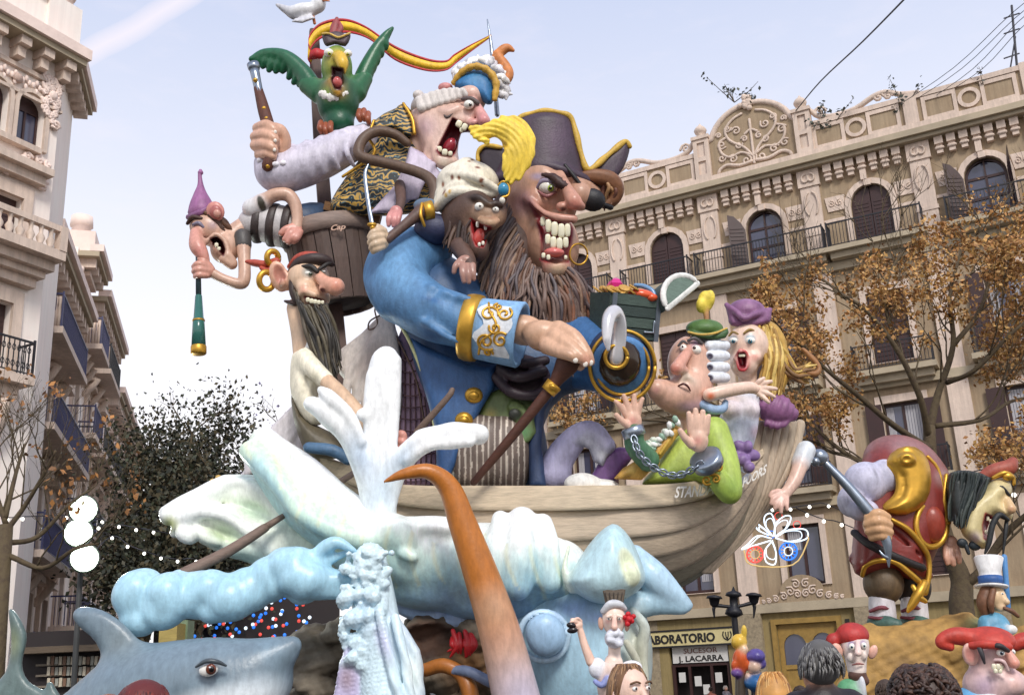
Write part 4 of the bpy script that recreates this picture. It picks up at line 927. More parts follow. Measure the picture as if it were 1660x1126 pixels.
def hand(parent,chains,palm,col,vox=1.8,k=4,name='hand',nails=(),paint=()):
 s=Sculpt(vox,k,palm[0][:3])
 for p in palm:s.ell(*p)
 for c in chains:s.chain(c,4)
 o=s.build(name,parent,LACQ,col,paint=paint)
 for n_ in nails:m=MB(NAIL);m.ell(*n_[:3],n_[3],n_[4],1.6,rot=n_[5]if len(n_)>5 else 0,seg=8,rings=6);m.build('nail',GLOSS,o)
 return o
def locks(parent,name,A,B,n,r,cols,mids=None,wob=6,jit=4,seed=1,mat=HAIR,w_jit=10,seg=7,sag=(0,0)):
 """strands swept from curve A to curve B (photo points)"""
 rr=random.Random(seed);A,B=catmull(A,8),catmull(B,8);m=MB()
 mm=None if mids is None else catmull(mids,8)
 for i in range(n):
  t=(i+rr.uniform(-.3,.3))/max(1,n-1);t=min(1,max(0,t));g=lambda K:np.array([np.interp(t,np.linspace(0,1,len(K)),K[:,j])for j in range(3)])
  a,b=g(A),g(B);a=a+[rr.uniform(-jit,jit),rr.uniform(-jit,jit),rr.uniform(-w_jit,w_jit)];b=b+[rr.uniform(-jit,jit)*2,rr.uniform(-jit,jit)*2,rr.uniform(-w_jit,w_jit)]
  c=(a+b)/2 if mm is None else g(mm)+[rr.uniform(-jit,jit),rr.uniform(-jit,jit),rr.uniform(-w_jit,w_jit)]
  q1,q2=(a+c)/2,(c+b)/2;ph=rr.uniform(0,6)
  nrm=np.array([-(b-a)[1],(b-a)[0],0]);nrm=nrm/(np.linalg.norm(nrm)+1e-6)
  q1=q1+nrm*wob*math.sin(ph);q2=q2+nrm*wob*math.sin(ph+2)
  rad=r*rr.uniform(.75,1.25);cc=np.array(cols[rr.randrange(len(cols))])
  m.tube([(*a,rad*.8),(*q1,rad),(*c,rad*1.05),(*q2,rad*.95),(*b,rad*.35)],seg=seg,n=4,flat=(1,.7),col=cc)
 return m.build(name,mat,parent)
 # === the giant bearded captain
cap=fig('captain_figure','giant bearded captain figure in a blue coat with eye patch, hook and gold edged tricorn','statue',830,790,20)
s=Sculpt(2.2,9,(885,340,-20));SK1=C(190,148,124);SKV=C(158,116,116)
s.ell(878,318,0,60,72,62);s.ell(895,400,-14,44,56,46);s.ell(850,360,0,42,60,46)
s.ell(872,328,-46,26,18,20,rot=20,k=10,col=C(202,146,124));s.ell(848,322,-30,26,22,20,k=10)
s.chain([(908,284,-60,8),(918,304,-76,9.5),(930,326,-94,13)],4,k=5,col=C(192,142,120));s.ell(934,331,-94,11,9,10,k=4,col=C(198,138,118));s.ell(911,335,-84,10,8,10,k=4,col=C(194,138,118));s.ell(941,334,-86,8,7,9,k=4,col=C(194,138,118));s.chain([(866,318,-70,2),(856,336,-64,2.5),(850,366,-54,2.5),(856,400,-50,2)],4,op='-',k=7);s.chain([(896,276,-70,1.5),(908,278,-72,1.5),(918,286,-72,1.5)],3,op='-',k=4)
s.ell(914,341,-92,4,3,5,op='-',k=2,col=C(70,36,34));s.ell(934,346,-98,4,3,5,op='-',k=2,col=C(70,36,34))
s.chain([(862,290,-48,8),(882,282,-58,8),(900,292,-62,8)],4,k=7);s.chain([(930,290,-48,8),(950,298,-36,8),(966,310,-24,8)],4,k=7)
s.ell(940,318,-40,22,24,24,k=8);s.ell(958,326,-28,10,14,16,k=6)
s.chain([(854,322,-58,5),(866,333,-68,6),(882,346,-76,6),(905,353,-83,7),(930,355,-82,7)],5,k=6,col=C(196,146,128))
s.ell(902,432,-62,24,20,22,k=8);s.chain([(878,420,-66,5),(900,427,-76,6),(918,422,-74,5)],4,k=5,col=C(204,120,116))
s.poly([(856,325),(866,338),(882,351),(902,359),(927,361),(933,370),(927,402),(921,424),(900,428),(875,420),(877,396),(874,374),(864,350)],-80,34,8,op='-',k=3,col=MOUTH)
s.ell(886,304,-62,14,12,12,op='-',k=4)
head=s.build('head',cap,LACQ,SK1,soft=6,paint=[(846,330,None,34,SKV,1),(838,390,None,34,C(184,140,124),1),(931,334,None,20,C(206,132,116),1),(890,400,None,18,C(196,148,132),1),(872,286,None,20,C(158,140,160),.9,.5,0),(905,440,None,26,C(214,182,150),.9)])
eye(head,887,304,-64,14.5,C(150,176,60),5,1,.42)
m=MB(C(150,138,160));m.tube([(872,303,-66,3),(880,294,-74,5),(892,294,-76,5),(903,302,-70,3)],seg=8,n=4);m.tube([(873,310,-66,2),(886,318,-73,3),(902,311,-68,2)],seg=8,n=4,col=C(150,96,96));m.build('eyelid',LACQ,head)
m=MB(C(66,42,38));m.tube([(880,283,-76,3),(897,288,-82,7),(910,299,-84,8),(923,305,-82,5)],seg=8,n=5,mod=lambda t,x:1+.18*np.sin(3*t+x*40));m.build('eyebrow',HAIR,head)
up=[(880,359,-70,4.2,8,0),(889,366,-76,5,11,0),(899,371,-80,5.6,12,0),(910,374,-81,5.4,12,0),(920,373,-79,4.6,11,0)]
lo=[(888,388,-73,4.6,9,0),(897,393,-77,5,10,0),(907,395,-78,5,10,0),(917,393,-76,4.4,9,0)]
teeth(head,up+lo+[(881,414,-74,3.2,4.5),(889,417,-77,3.2,4.5),(917,417,-76,2.6,3.5)],1)
m=MB(C(206,110,104));m.ell(898,409,-70,17,8,14);m.build('tongue',GLOSS,head)
m=MB(C(24,22,26));m.ell(960,324,-44,22,19,14,rot=12);m.tube([(916,268,-62,3),(932,288,-60,3.5),(948,310,-54,4)],seg=6,n=3);m.tube([(972,330,-38,4),(990,336,-20,5)],seg=6,n=2);m.build('eye_patch',SATIN,head)
m=MB(C(206,168,66));_kh=px(Q(938,414,-40));m.tubew([Q(938,412,-36)+(RT*math.cos(a)*15+UP*math.sin(a)*17+FW*math.cos(a)*8)*_kh for a in np.linspace(0,6.2832,28)],1.7*_kh,seg=6,n=1,cap=False);m.build('earring',GOLD,head)
BR=[C(104,84,76),C(122,100,90),C(88,70,68),C(140,112,92),C(96,86,88),C(112,80,64)]
bs_=Sculpt(4,14,(850,450,0));bs_.ell(830,420,10,44,90,46);bs_.ell(880,475,-6,70,44,46);bs_.ell(905,500,-10,60,50,40);bs_.ell(925,545,0,34,50,34);bs_.chain([(835,300,10,16),(815,360,20,30),(800,430,20,30)],4)
beard=bs_.build('beard',cap,HAIR,C(100,82,76))
locks(beard,'beard_locks',[(838,292,-30),(832,340,-36),(842,390,-48),(862,430,-60),(895,448,-70),(924,434,-66)],[(782,420,-20),(776,466,-26),(800,488,-60),(850,498,-76),(910,560,-60),(962,520,-40)],150,3.1,BR,mids=[(806,350,-36),(796,410,-42),(815,440,-62),(852,470,-76),(912,490,-76),(948,470,-58)],wob=5,jit=4,seed=2).__setitem__('kind','stuff')
locks(beard,'beard_locks',[(880,470,-66),(905,470,-70),(930,462,-64),(940,455,-56)],[(900,600,-60),(925,606,-70),(955,570,-50),(985,505,-40)],60,3.1,BR+[C(130,84,60)],wob=7,seed=4).__setitem__('kind','stuff')
locks(cap,'hair',[(940,276,-20),(968,282,-14),(996,290,-6)],[(975,338,-16),(990,330,-10),(985,312,-14)],24,3.8,[C(150,100,60),C(120,76,50),C(170,130,90),C(110,70,56)],mids=[(975,296,-30),(1000,304,-22),(1004,300,-10)],wob=3,seed=6)
m=MB(C(126,84,56));m.tube([(934,288,-34,7),(960,286,-34,12),(988,292,-26,15),(999,308,-18,13),(992,326,-12,10),(976,330,-14,7),(972,318,-18,4)],seg=14,n=5,mod=lambda t,x:1+.1*np.sin(5*t));m.build('hair_tuft',HAIR,cap)
HAT=C(66,50,64);HATD=C(50,40,48)
s=Sculpt(2.8,10,(890,240,-10))
s.ell(882,246,20,58,52,60);s.poly([(800,288),(818,250),(830,212),(840,193),(860,185),(884,181),(908,184),(924,191),(932,214),(940,246),(950,276),(948,289),(912,274),(880,268),(845,281),(822,292)],-36,14,12,wf=lambda u,v:.006*(u-880)**2-16,smooth=2,k=8)
s.poly([(944,290),(950,274),(964,268),(980,254),(998,240),(1014,228),(1021,236),(1017,258),(1003,284),(978,300)],-14,13,10,wf=lambda u,v:.25*(u-950)+0,smooth=2,k=8)
s.poly([(775,262),(774,246),(786,236),(815,240),(832,262),(826,290),(800,292)],12,12,10,wf=lambda u,v:-.35*(u-800),smooth=2,k=8,col=HATD)
s.chain([(800,290,-30,9),(845,283,-48,8),(880,271,-58,8),(915,277,-56,8),(950,292,-36,9),(980,300,-6,8)],5,k=8)
hat=s.build('hat',cap,SATIN,HAT,paint=[(905,225,None,40,C(84,62,84),1)])
GT=C(206,168,66);m=MB(GT)
m.tube([(822,246,-34,4),(832,206,-42,4.5),(842,192,-46,4.5),(862,184,-50,4.5),(884,180,-52,4.5),(908,183,-50,4.5),(925,191,-46,5),(933,214,-44,5),(941,246,-42,5),(951,274,-38,5),(964,270,-30,5),(980,256,-22,5),(998,241,-14,5),(1014,229,-8,4.5),(1021,238,-4,3.5)],seg=8,n=5,mod=lambda t,x:1+.16*np.sin(x*420));m.tube([(775,262,8,3),(775,247,6,3.5),(787,236,2,3.5),(812,239,-4,3.5)],seg=8,n=4,mod=lambda t,x:1+.16*np.sin(x*90));m.build('gold_trim',SATIN,hat)
BLU,BLD,BLL=C(74,116,158),C(52,84,122),C(112,160,204)
s=Sculpt(4,16,(780,620,-20))
s.poly([(640,440),(720,410),(800,470),(860,520),(950,520),(1000,560),(985,620),(915,640),(880,690),(884,790),(722,790),(712,700),(690,640),(664,560)],-10,66,60,smooth=2)
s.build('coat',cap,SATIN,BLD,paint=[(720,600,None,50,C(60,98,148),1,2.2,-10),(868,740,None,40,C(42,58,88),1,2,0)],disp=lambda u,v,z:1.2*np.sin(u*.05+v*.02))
s=Sculpt(3,16,(690,480,-90))
s.chain([(688,410,-20,46),(652,428,-56,50),(650,466,-90,50),(690,500,-120,47),(730,516,-132,44),(768,528,-140,42)],6)
s.chain([(615,410,-60,12),(606,450,-80,14),(630,500,-100,14)],4,k=20);s.chain([(700,466,-160,6),(730,478,-172,6),(760,486,-176,5)],4,k=10);s.chain([(690,520,-160,6),(725,545,-170,6),(750,555,-172,5)],4,k=10);s.chain([(716,462,-168,3),(698,484,-172,4),(690,512,-166,3)],4,op='-',k=9);s.chain([(738,470,-176,3),(724,500,-182,3),(728,530,-176,2)],4,op='-',k=9);s.chain([(672,440,-120,2),(656,470,-138,3),(660,500,-138,2)],4,op='-',k=12)
s.build('sleeve',cap,SATIN,C(84,128,170),paint=[(650,440,None,60,C(104,150,190),1),(700,545,None,40,C(58,98,146),1,.5,25),(700,486,None,30,C(66,110,160),1,.2,15)],disp=lambda u,v,z:1.0*np.sin(u*.1-v*.09)*np.clip((u-640)/60,0,1))
cu=MB(C(132,174,214));cu.lathe((768,531,-140),(846,543,-152),[(0,45),(.05,50),(.6,52),(.97,54),(1,52),(.98,46),(.5,40)],32);cuff=cu.build('cuff',SATIN,cap)
m=MB(GT);m.lathe((752,529,-138),(778,533,-141),[(0,46),(.05,53),(.3,55),(.7,55),(.95,54),(1,47)],32);m.build('gold_band',GOLD,cuff)
m=MB(C(196,158,96));A0,A1=np.array(Q(768,531,-140)),np.array(Q(846,543,-152));Tt=(A1-A0)/np.linalg.norm(A1-A0);E1=-FW-Tt*(-FW@Tt);E1/=np.linalg.norm(E1);E2=np.cross(E1,Tt);E2=E2 if E2@UP>0 else-E2;kk=px((A0+A1)/2)
def onc(x,h,r=53.5):a=h/r;return A0+(A1-A0)*x+(E1*math.cos(a)+E2*math.sin(a))*r*kk
wp=MB(C(226,230,234))
for poly_ in([(.2,-46),(.85,-40),(.9,0),(.6,10),(.85,44),(.25,46),(.35,0)],):
 q=catmull(poly_+poly_[:1],5);c0=onc(.55,0,54.2);vv=[c0]+[onc(x,h,54.2)for x,h in q];wp.add(vv,[(0,i,i+1)for i in range(1,len(q))])
wp=MB(C(226,230,234));rows=[]
for i in range(13):
 h=-46+92*i/12;a=.26+.1*math.sin(i*1.1);b=.86+.07*math.sin(i*.9+1);rows.append([onc(a+(b-a)*j/6,h,54.3)for j in range(7)])
V=np.array(rows).reshape(-1,3);wp.add(V,[(i*7+j,i*7+j+1,(i+1)*7+j+1,(i+1)*7+j)for i in range(12)for j in range(6)]);wp.build('white_field',SATIN,cuff)
for(cx,ch,r_,t_,a_,sg_)in((.42,26,15,1.3,0,1),(.72,30,13,1.3,2,-1),(.45,-20,16,1.4,4,-1),(.74,-14,13,1.3,1,1),(.6,4,10,1.2,3,1),(.5,-40,8,1.2,0,1),(.55,42,8,1.2,2,1)):
 pts=[onc(cx+x/80,ch+z,55.2)for x,z in spiral(0,0,r_,t_,a_,sg_,16)];m.tubew(pts,2.0*kk,seg=6,n=2)
m.tubew([onc(.3,-46,55),onc(.36,-20,55),onc(.55,-5,55),onc(.6,12,55),onc(.42,30,55),onc(.34,48,55)],2*kk,seg=6,n=4);m.build('gold_scrolls',GOLD,cuff)
hand(cap,[[(905,536,-182,17),(930,548,-198,14),(950,572,-208,10),(957,586,-206,7.5)],[(900,548,-190,17),(922,562,-208,13),(941,578,-216,9.5),(949,588,-214,7)],[(888,560,-192,15),(908,570,-210,11),(924,576,-218,9),(933,582,-216,7)],[(880,540,-180,12),(912,552,-180,12),(940,592,-186,9)]],
[(850,535,-156,34,25,22,8),(884,545,-174,38,26,22,12)],C(208,166,136),1.9,3.5,nails=[(958,588,-212,4,5,20),(949,590,-219,4,5,25),(933,584,-222,4.5,4.5,30)],paint=[(950,584,None,20,C(206,150,126),1),(870,570,None,24,C(190,146,116),1)])
ca_=thing('walking_cane','dark wooden cane with a gold collar under the captain hand','cane',Q(769,780,-150))
m=MB(C(80,44,30));m.tube([(768,781,-140,6),(830,707,-160,8),(893,629,-180,9.5),(906,610,-184,13),(918,592,-188,19),(926,578,-190,20)],seg=12,n=4);m.build('shaft',WOODP,ca_);m=MB(GT);m.tube([(888,622,-178,3.5),(896,626,-194,4),(905,632,-180,3.5)],seg=8,n=4);m.lathe((888,635,-179),(899,622,-182),[(0,9),(0,13),(1,14),(1,10)],16);m.build('collar',GOLD,ca_)
s=Sculpt(2.8,8,(840,620,-70));s.ell(846,612,-64,48,38,40,rot=10);s.chain([(806,612,-94,10),(830,636,-106,9),(868,640,-104,8),(892,618,-94,8)],5,k=5);s.chain([(812,596,-98,9),(840,612,-112,9),(880,602,-104,9)],5,k=5);s.chain([(820,580,-96,9),(850,590,-108,9),(884,584,-98,8)],5,k=5)
s.build('sash',cap,SATIN,C(48,34,42))
s=Sculpt(2.8,6,(820,680,-70));s.poly([(784,650),(812,628),(860,648),(880,662),(868,700),(842,712),(800,700),(772,694)],-70,16,12,smooth=2);s.poly([(836,690),(822,658),(838,648),(858,668),(870,700),(846,722)],-88,8,6,smooth=2,k=3);s.ell(834,671,-98,10,9,6,col=C(40,40,38))
s.build('green_sash',cap,SATIN,C(104,120,72),paint=[(795,672,None,18,C(150,140,70),1),(850,700,None,20,C(90,136,84),1)])
tr=MB(C(112,98,90));s=Sculpt(2,10,(790,740,-60));s.ell(770,740,-66,42,66,40,rot=8);s.ell(820,742,-66,42,66,42)
s.ell(795,700,-60,62,30,40);tro=s.build('trousers',cap,SATIN,C(112,98,90),colfn=lambda u,v,z,c:np.where((np.abs(np.mod(u+.06*(v-740)+2.5*np.sin(v*.03),9.6)-4.8)<1.25)[:,None],np.array(C(206,194,180)),c))
s=Sculpt(3,8,(740,680,-60));s.poly([(664,546),(700,566),(760,590),(806,590),(800,630),(782,660),(766,690),(745,735),(726,782),(708,782),(706,700),(690,640)],-78,14,12,wf=lambda u,v:.0016*(u-760)**2-10,smooth=1)
s.build('coat_front',cap,SATIN,C(52,90,138),paint=[(720,740,None,40,C(44,76,120),1)])
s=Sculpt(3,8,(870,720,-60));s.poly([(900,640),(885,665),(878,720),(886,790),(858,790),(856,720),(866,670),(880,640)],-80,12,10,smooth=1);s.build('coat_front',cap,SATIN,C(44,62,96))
m=MB(C(206,206,150));m.tube([(628,500,-70,2),(660,545,-80,3),(690,620,-84,3),(704,690,-84,2.5)],seg=6,n=5);m.build('coat_piping',SATIN,cap)
for u,v in((768,641),(752,681)):
 m=MB(GT);m.ell(u,v,-100,15,14,10);m.ell(u,v,-106,9,8,7);m.build('button',GOLD,cap)
s=Sculpt(3,12,(980,580,-60));s.chain([(900,545,-10,40),(950,555,-50,40),(985,580,-100,40)],4);s.chain([(925,610,-30,20),(965,610,-70,24),(1000,620,-100,24)],4);s.build('hook_sleeve',cap,SATIN,C(64,108,158))
hk=MB();hk.lathe((990,566,-70),(1008,592,-160),[(0,34),(.3,44),(.7,51),(.95,53),(1,50)],32,col=C(38,52,84));hc=hk.build('hook_cuff',SATIN,cap)
m=MB(C(86,136,190));m.lathe((1004,588,-150),(1010,594,-168),[(0,46),(.1,50),(.8,48),(1,42)],32);m.build('cuff_lining',SATIN,hc)
for r_,t_ in((53,3.2),(43,2.8)):m=MB(GT);m.tubew([Q(1009,593,-166)+(RT*math.cos(a)+UP*math.sin(a)*1.08)*r_*px(Q(1009,593,-166))for a in np.linspace(0,6.2832,40)],t_*px(Q(1009,593,-166)),seg=8,n=1,cap=False);m.build('gold_rim',GOLD,hc)
m=MB(C(52,38,26));m.ell(1003,586,-166,37,41,30);m.build('hook_socket',GLOSS,hc)
kq=px(Q(999,578,-196));m=MB(GT);m.tubew([Q(999,578,-197)+(RT*math.cos(a)+UP*math.sin(a))*18*kq for a in np.linspace(0,6.2832,30)],3.4*kq,seg=8,n=1,cap=False);m.build('socket_ring',GOLD,hc)
m=MB(C(214,212,214));m.tube([(999,582,-190,12),(1004,545,-200,12),(1003,520,-212,12),(996,506,-226,12),(987,516,-240,11),(984,545,-246,8),(986,566,-246,3)],seg=14,n=6);m.build('hook',material('polished_bone',rough=.2,var=.1,scale=6,metal=.3),hc)
# === treasure chest
ch=fig('treasure_chest','open dark green wooden treasure chest heaped with coins and gems','chest',1010,552,-100)
CG=C(62,76,70);k0=px(Q(1010,515,-100));Ach=axes(5,22)[[0,2,1]]
m=MB(CG);cc=Q(1012,514,-90);m.boxw(cc,Ach,(44*k0,34*k0,36*k0),CG,taper=(1.08,1.08));body=m.build('box',WOODP,ch)
for i in range(4):
 m=MB(C(74,90,82)if i%2 else C(56,70,66));m.boxw(cc-Ach[1]*(35+.2*i)*k0+Ach[2]*(-26+17.5*i)*k0,Ach,((42+i*.9)*k0,2.5*k0,7.8*k0));m.build('plank',WOODP,body)
 m=MB(C(66,78,66));m.boxw(cc+Ach[0]*(45.5+.5*i)*k0+Ach[2]*(-26+17.5*i)*k0,Ach,(2*k0,30*k0,7.6*k0));m.build('plank',WOODP,body)
for x in(-40,40):m=MB(C(104,112,108));m.boxw(cc-Ach[1]*38*k0+Ach[0]*x*k0,Ach,(4*k0,2*k0,36*k0));m.build('metal_corner',STEEL,body)
m=MB(C(150,156,150));m.tubew([cc-Ach[1]*40*k0+Ach[0]*a*k0+Ach[2]*b*k0 for a,b in((18,-22),(34,-22),(34,-4))],2.2*k0,seg=6,n=1);m.build('hasp',STEEL,body)
m=MB(CG)
lid_c=Q(1098,474,-110);Al=axes(-38,28)[[0,2,1]]
prof=[(-42,-10),(42,-10)]+[(42*math.cos(t),-10+36*math.sin(t))for t in np.linspace(0,math.pi,14)][1:-1]
def lidring(m,sc,y0,y1,col):
 n=len(prof);v=[lid_c+Al[0]*a*sc*k0+Al[2]*b*sc*k0+Al[1]*y*k0 for y in(y0,y1)for a,b in prof];m.add(v,[tuple(range(n)),tuple(range(n,2*n))[::-1]]+[(i,(i+1)%n,n+(i+1)%n,n+i)for i in range(n)],col,False)
lidring(m,1.0,-6,34,CG);lid=m.build('lid',WOODP,ch);m=MB();lidring(m,.78,-7.5,-6.5,C(104,124,112));m.build('lid_inside',WOODP,lid)
m=MB(C(226,226,220));n_=len(prof);m.tubew([lid_c+Al[0]*a*.92*k0+Al[2]*(b*.92)*k0-Al[1]*6*k0 for a,b in prof+prof[:2]],5*k0,seg=8,n=1,flat=(1,.6));m.build('lid_rim',SATIN,lid)
rr=random.Random(4)
for i in range(30):
 a,b=rr.uniform(-46,46),rr.uniform(-34,30);c_=cc+Ach[0]*a*k0+Ach[1]*b*k0+Ach[2]*(38+rr.uniform(0,9)*(1-abs(a)/60))*k0;m=MB(C(196,150,70));d_=Ach[2]*1.0+Ach[0]*rr.uniform(-.6,.6)+Ach[1]*rr.uniform(-.9,.3);d_/=np.linalg.norm(d_)
 m.lathew(c_,c_+d_*3*k0,[(0,8.5*k0),(.2,9.5*k0),(.8,9.5*k0),(1,8.5*k0)],12,smooth=False);setp(m.build('gold_coin',SATIN),'dull gold coin in the heap on top of the open chest','coin','gold coins heaped in the chest')
m=MB(C(206,50,130));m.lathew(Q(998,474,-118),Q(998,452,-112),[(0,6*k0),(.4,15*k0),(.75,11*k0),(1,4*k0)],6,smooth=False);setp(m.build('pink_gem',GLOSS),'large faceted pink gem on the heap of coins','gem')
m=MB(C(224,92,50));m.ell(1040,477,-118,22,9,14,rot=8);m.ell(1056,482,-120,10,7,9);setp(m.build('orange_gem',GLOSS),'flat orange red jewel lying among the coins near the lid','gem')
m=MB(C(110,150,190));m.tube([(1030,462,-100,3),(1044,464,-104,4),(1058,472,-108,4),(1062,484,-112,3)],seg=6,n=4);setp(m.build('blue_necklace',GLOSS),'pale blue bead necklace draped beside the chest lid','necklace')
# === brocade cloth: gold and blue swirls on dark green
def brocade():
 m=bpy.data.materials.new('brocade');m.use_nodes=True;t=m.node_tree;b=t.nodes['Principled BSDF'];b.inputs['Roughness'].default_value=.5
 tc=t.nodes.new('ShaderNodeTexCoord');n0=t.nodes.new('ShaderNodeTexNoise');n0.inputs['Scale'].default_value=3;t.links.new(tc.outputs['Object'],n0.inputs[0])
 mxv=t.nodes.new('ShaderNodeMixRGB');mxv.inputs[0].default_value=.25;t.links.new(tc.outputs['Object'],mxv.inputs[1]);t.links.new(n0.outputs[1],mxv.inputs[2])
 wv=t.nodes.new('ShaderNodeTexWave');wv.wave_type='RINGS';wv.inputs['Scale'].default_value=5;wv.inputs['Distortion'].default_value=9;wv.inputs['Detail'].default_value=2.5;wv.inputs['Detail Scale'].default_value=2;t.links.new(mxv.outputs[0],wv.inputs[0])
 r=t.nodes.new('ShaderNodeValToRGB');e=r.color_ramp.elements;e[0].position=0;e[0].color=(*C(28,34,34),1);e[1].position=1;e[1].color=(*C(214,172,84),1)
 for p,c in((.40,C(30,42,44)),(.48,C(96,138,150)),(.60,C(84,120,130)),(.64,C(40,40,36)),(.74,C(190,148,70))):q=e.new(p);q.color=(*c,1)
 t.links.new(wv.outputs[0],r.inputs[0]);t.links.new(r.outputs[0],b.inputs['Base Color']);return m
BROC=brocade()
# === mast, crow's nest tub, banner, seagull
MB_=C(92,72,66)
mast=thing('mast','thick squared brown mast rising behind the tub and the parrot','mast',Q(560,700,130))
m=MB(MB_);m.tube([(556,720,120,19),(548,560,130,18),(532,400,140,16),(520,250,150,14.5),(512,120,160,12.5),(509,56,164,11)],seg=4,n=4,smooth=False,ref=FW+.6*RT);m.build('spar',WOODV,mast)
m=MB(C(120,86,52));m.box(572,345,80,46,7,12,rot=14);m.build('crossbeam',WOODP,mast)
tub=thing('crows_nest_tub','wooden tub of brown staves fixed round the mast as a crows nest','tub',Q(545,500,120))
TA,TB=Q(533,380,112),Q(553,498,126);Tz=(TB-TA)/np.linalg.norm(TB-TA);T1=np.cross(Tz,FW);T1/=np.linalg.norm(T1);T2=np.cross(Tz,T1);kt=px(TA)
for i in range(18):
 a0,a1=6.2832*i/18+.012,6.2832*(i+1)/18-.012;m=MB(tuple(np.array(C(96,78,70))*random.uniform(.75,1.2)));v=[]
 for t,r_ in((0,71),(.5,68),(1,60)):
  for rr_ in(r_,r_-7):
   for a in(a0,(a0+a1)/2,a1):v.append(TA+(TB-TA)*t+(T1*math.cos(a)+T2*math.sin(a))*rr_*kt*(1.012 if a not in(a0,a1)else 1))
 f=[]
 for k in range(2):
  o=k*6
  for q in range(2):f+=[(o+q,o+q+1,o+q+7,o+q+6),(o+3+q,o+9+q,o+10+q,o+4+q)]
  f+=[(o,o+6,o+9,o+3),(o+2,o+5,o+11,o+8)]
 f+=[(0,3,4,1),(1,4,5,2),(12,13,16,15),(13,14,17,16)];m.add(v,f,None,False);m.build('stave',WOODV,tub)
m=MB(C(136,118,108));m.lathew(TA-Tz*12*kt,TA+Tz*14*kt,[(0,66*kt),(0,75*kt),(.5,77*kt),(1,75*kt),(1,66*kt)],40);m.build('rim',WOODP,tub)
m=MB(C(52,42,42));m.lathew(TA+Tz*112*kt,TA+Tz*118*kt,[(0,2*kt),(0,60*kt),(1,58*kt),(1,2*kt)],30);m.build('bottom',WOODP,tub)
painted_text('Cap',[(535,374,28),(547,372,26),(560,371,27)],12,tub,material('faded_lettering',C(190,156,136),rough=.7))
bn=thing('banner','yellow banner with red borders streaming from the mast top','banner',Q(640,80,150))
up_=[(508,90,130),(500,62,120),(518,38,122),(555,30,128),(592,42,120),(640,74,110),(690,94,120),(722,98,130),(736,88,136),(760,74,130),(796,56,124)]
dn_=[(504,106,135),(499,92,128),(516,66,130),(556,54,134),(598,64,126),(640,98,116),(688,115,124),(722,115,132),(742,101,138),(764,84,132),(797,60,126)]
L3=lambda a,b,t:[tuple(np.array(p)*(1-t)+np.array(q)*t)for p,q in zip(a,b)]
for t0,t1,c_,nm in((0,.2,C(190,40,44),'red_border'),(.2,.82,C(244,196,40),'yellow_field'),(.82,1,C(190,40,44),'red_border')):
 m=MB(c_);m.sheet([L3(up_,dn_,t0),L3(up_,dn_,t1)],th=3,n=2,m=6);m.build(nm,SATIN,bn)
m=MB(C(190,40,44));m.sheet([[(502,84,118),(512,78,112),(526,82,120)],[(500,98,124),(514,96,116),(530,96,122)]],th=3,m=4,n=2);m.build('red_fold',SATIN,bn)
sg_=fig('seagull','white seagull statue perched on the mast head','gull',500,36,160)
s=Sculpt(1.6,6,(495,20,160));s.ell(492,18,160,26,13,14,rot=-8);s.ell(516,8,158,12,13,11);s.chain([(476,22,160,9),(460,14,160,6),(449,8,160,2.5)],3,col=C(200,200,206));s.poly([(478,30),(505,24),(512,30),(490,38),(472,36)],150,6,5,col=C(206,206,212));s.ell(520,-2,156,9,9,9)
s.build('body',sg_,LACQ,C(228,228,230));m=MB(C(196,110,60));m.tube([(508,28,155,2.5),(510,38,156,2.5)],seg=6,n=2);m.tube([(524,0,148,3),(534,2,138,1)],seg=6,n=2);m.build('leg',LACQ,sg_)
# === parrot
pa=fig('parrot_figure','shrieking green parrot figure in a small tricorn with wings spread','statue',545,205,60)
PG,PGD,PGL=C(44,104,66),C(24,80,56),C(112,148,72)
s=Sculpt(2,8,(545,150,60))
s.ell(548,165,60,34,42,28,col=PGD);s.ell(546,110,50,25,36,24,col=PGL);s.chain([(520,150,66,20),(500,138,72,16)],3,col=PG);s.chain([(575,148,66,20),(590,128,72,14)],3,col=PG)
s.ell(550,200,64,24,22,22,col=PGD)
s.chain([(542,102,34,9),(549,92,22,10),(555,102,12,10),(556,116,12,5)],5,k=3,col=C(226,184,60));s.chain([(540,134,34,9),(545,146,26,9),(548,152,24,5)],3,k=3,col=C(206,150,54))
s.poly([(538,108),(556,112),(557,128),(552,145),(542,144),(537,128)],12,24,6,op='-',k=2,col=C(60,20,26))
body=s.build('body',pa,LACQ,PG,soft=5,paint=[(530,150,None,18,C(120,140,60),1),(548,175,None,26,C(20,84,54),1)])
m=MB(C(196,96,92));m.ell(547,134,28,8,10,8);m.build('tongue',GLOSS,body)
eye(body,533,86,22,8,C(190,200,60),1,1,.4);eye(body,564,87,22,7,C(190,200,60),0,1,.4)
m=MB(C(232,228,222))
for i in range(9):t=i/8;m.ell(522+38*t,152+7*math.sin(math.pi*t),32+8*abs(t-.5),6.5,6+(i%2)*3,6,seg=8,rings=6)
m.build('ruff',SATIN,pa)
s=Sculpt(1.8,4,(545,62,44));s.poly([(522,56),(528,52),(548,60),(566,54),(568,62),(560,76),(544,72),(530,76),(524,68)],40,14,8,smooth=2);s.ell(546,62,52,16,10,16);ht=s.build('hat',pa,SATIN,C(74,58,62))
m=MB(C(206,170,80));m.tube([(523,55,26,2),(534,55,25,2),(548,61,25,2),(560,57,26,2),(567,54,28,2)],seg=6,n=4);m.build('gold_trim',SATIN,ht);m=MB(C(150,70,70));m.tube([(540,54,44,6),(543,42,46,7),(546,30,48,3)],seg=8,n=4,flat=(1,.5));m.tube([(548,54,46,5),(552,46,46,5),(550,36,48,2)],seg=8,n=4,flat=(1,.5));m.build('plume',HAIR,ht)
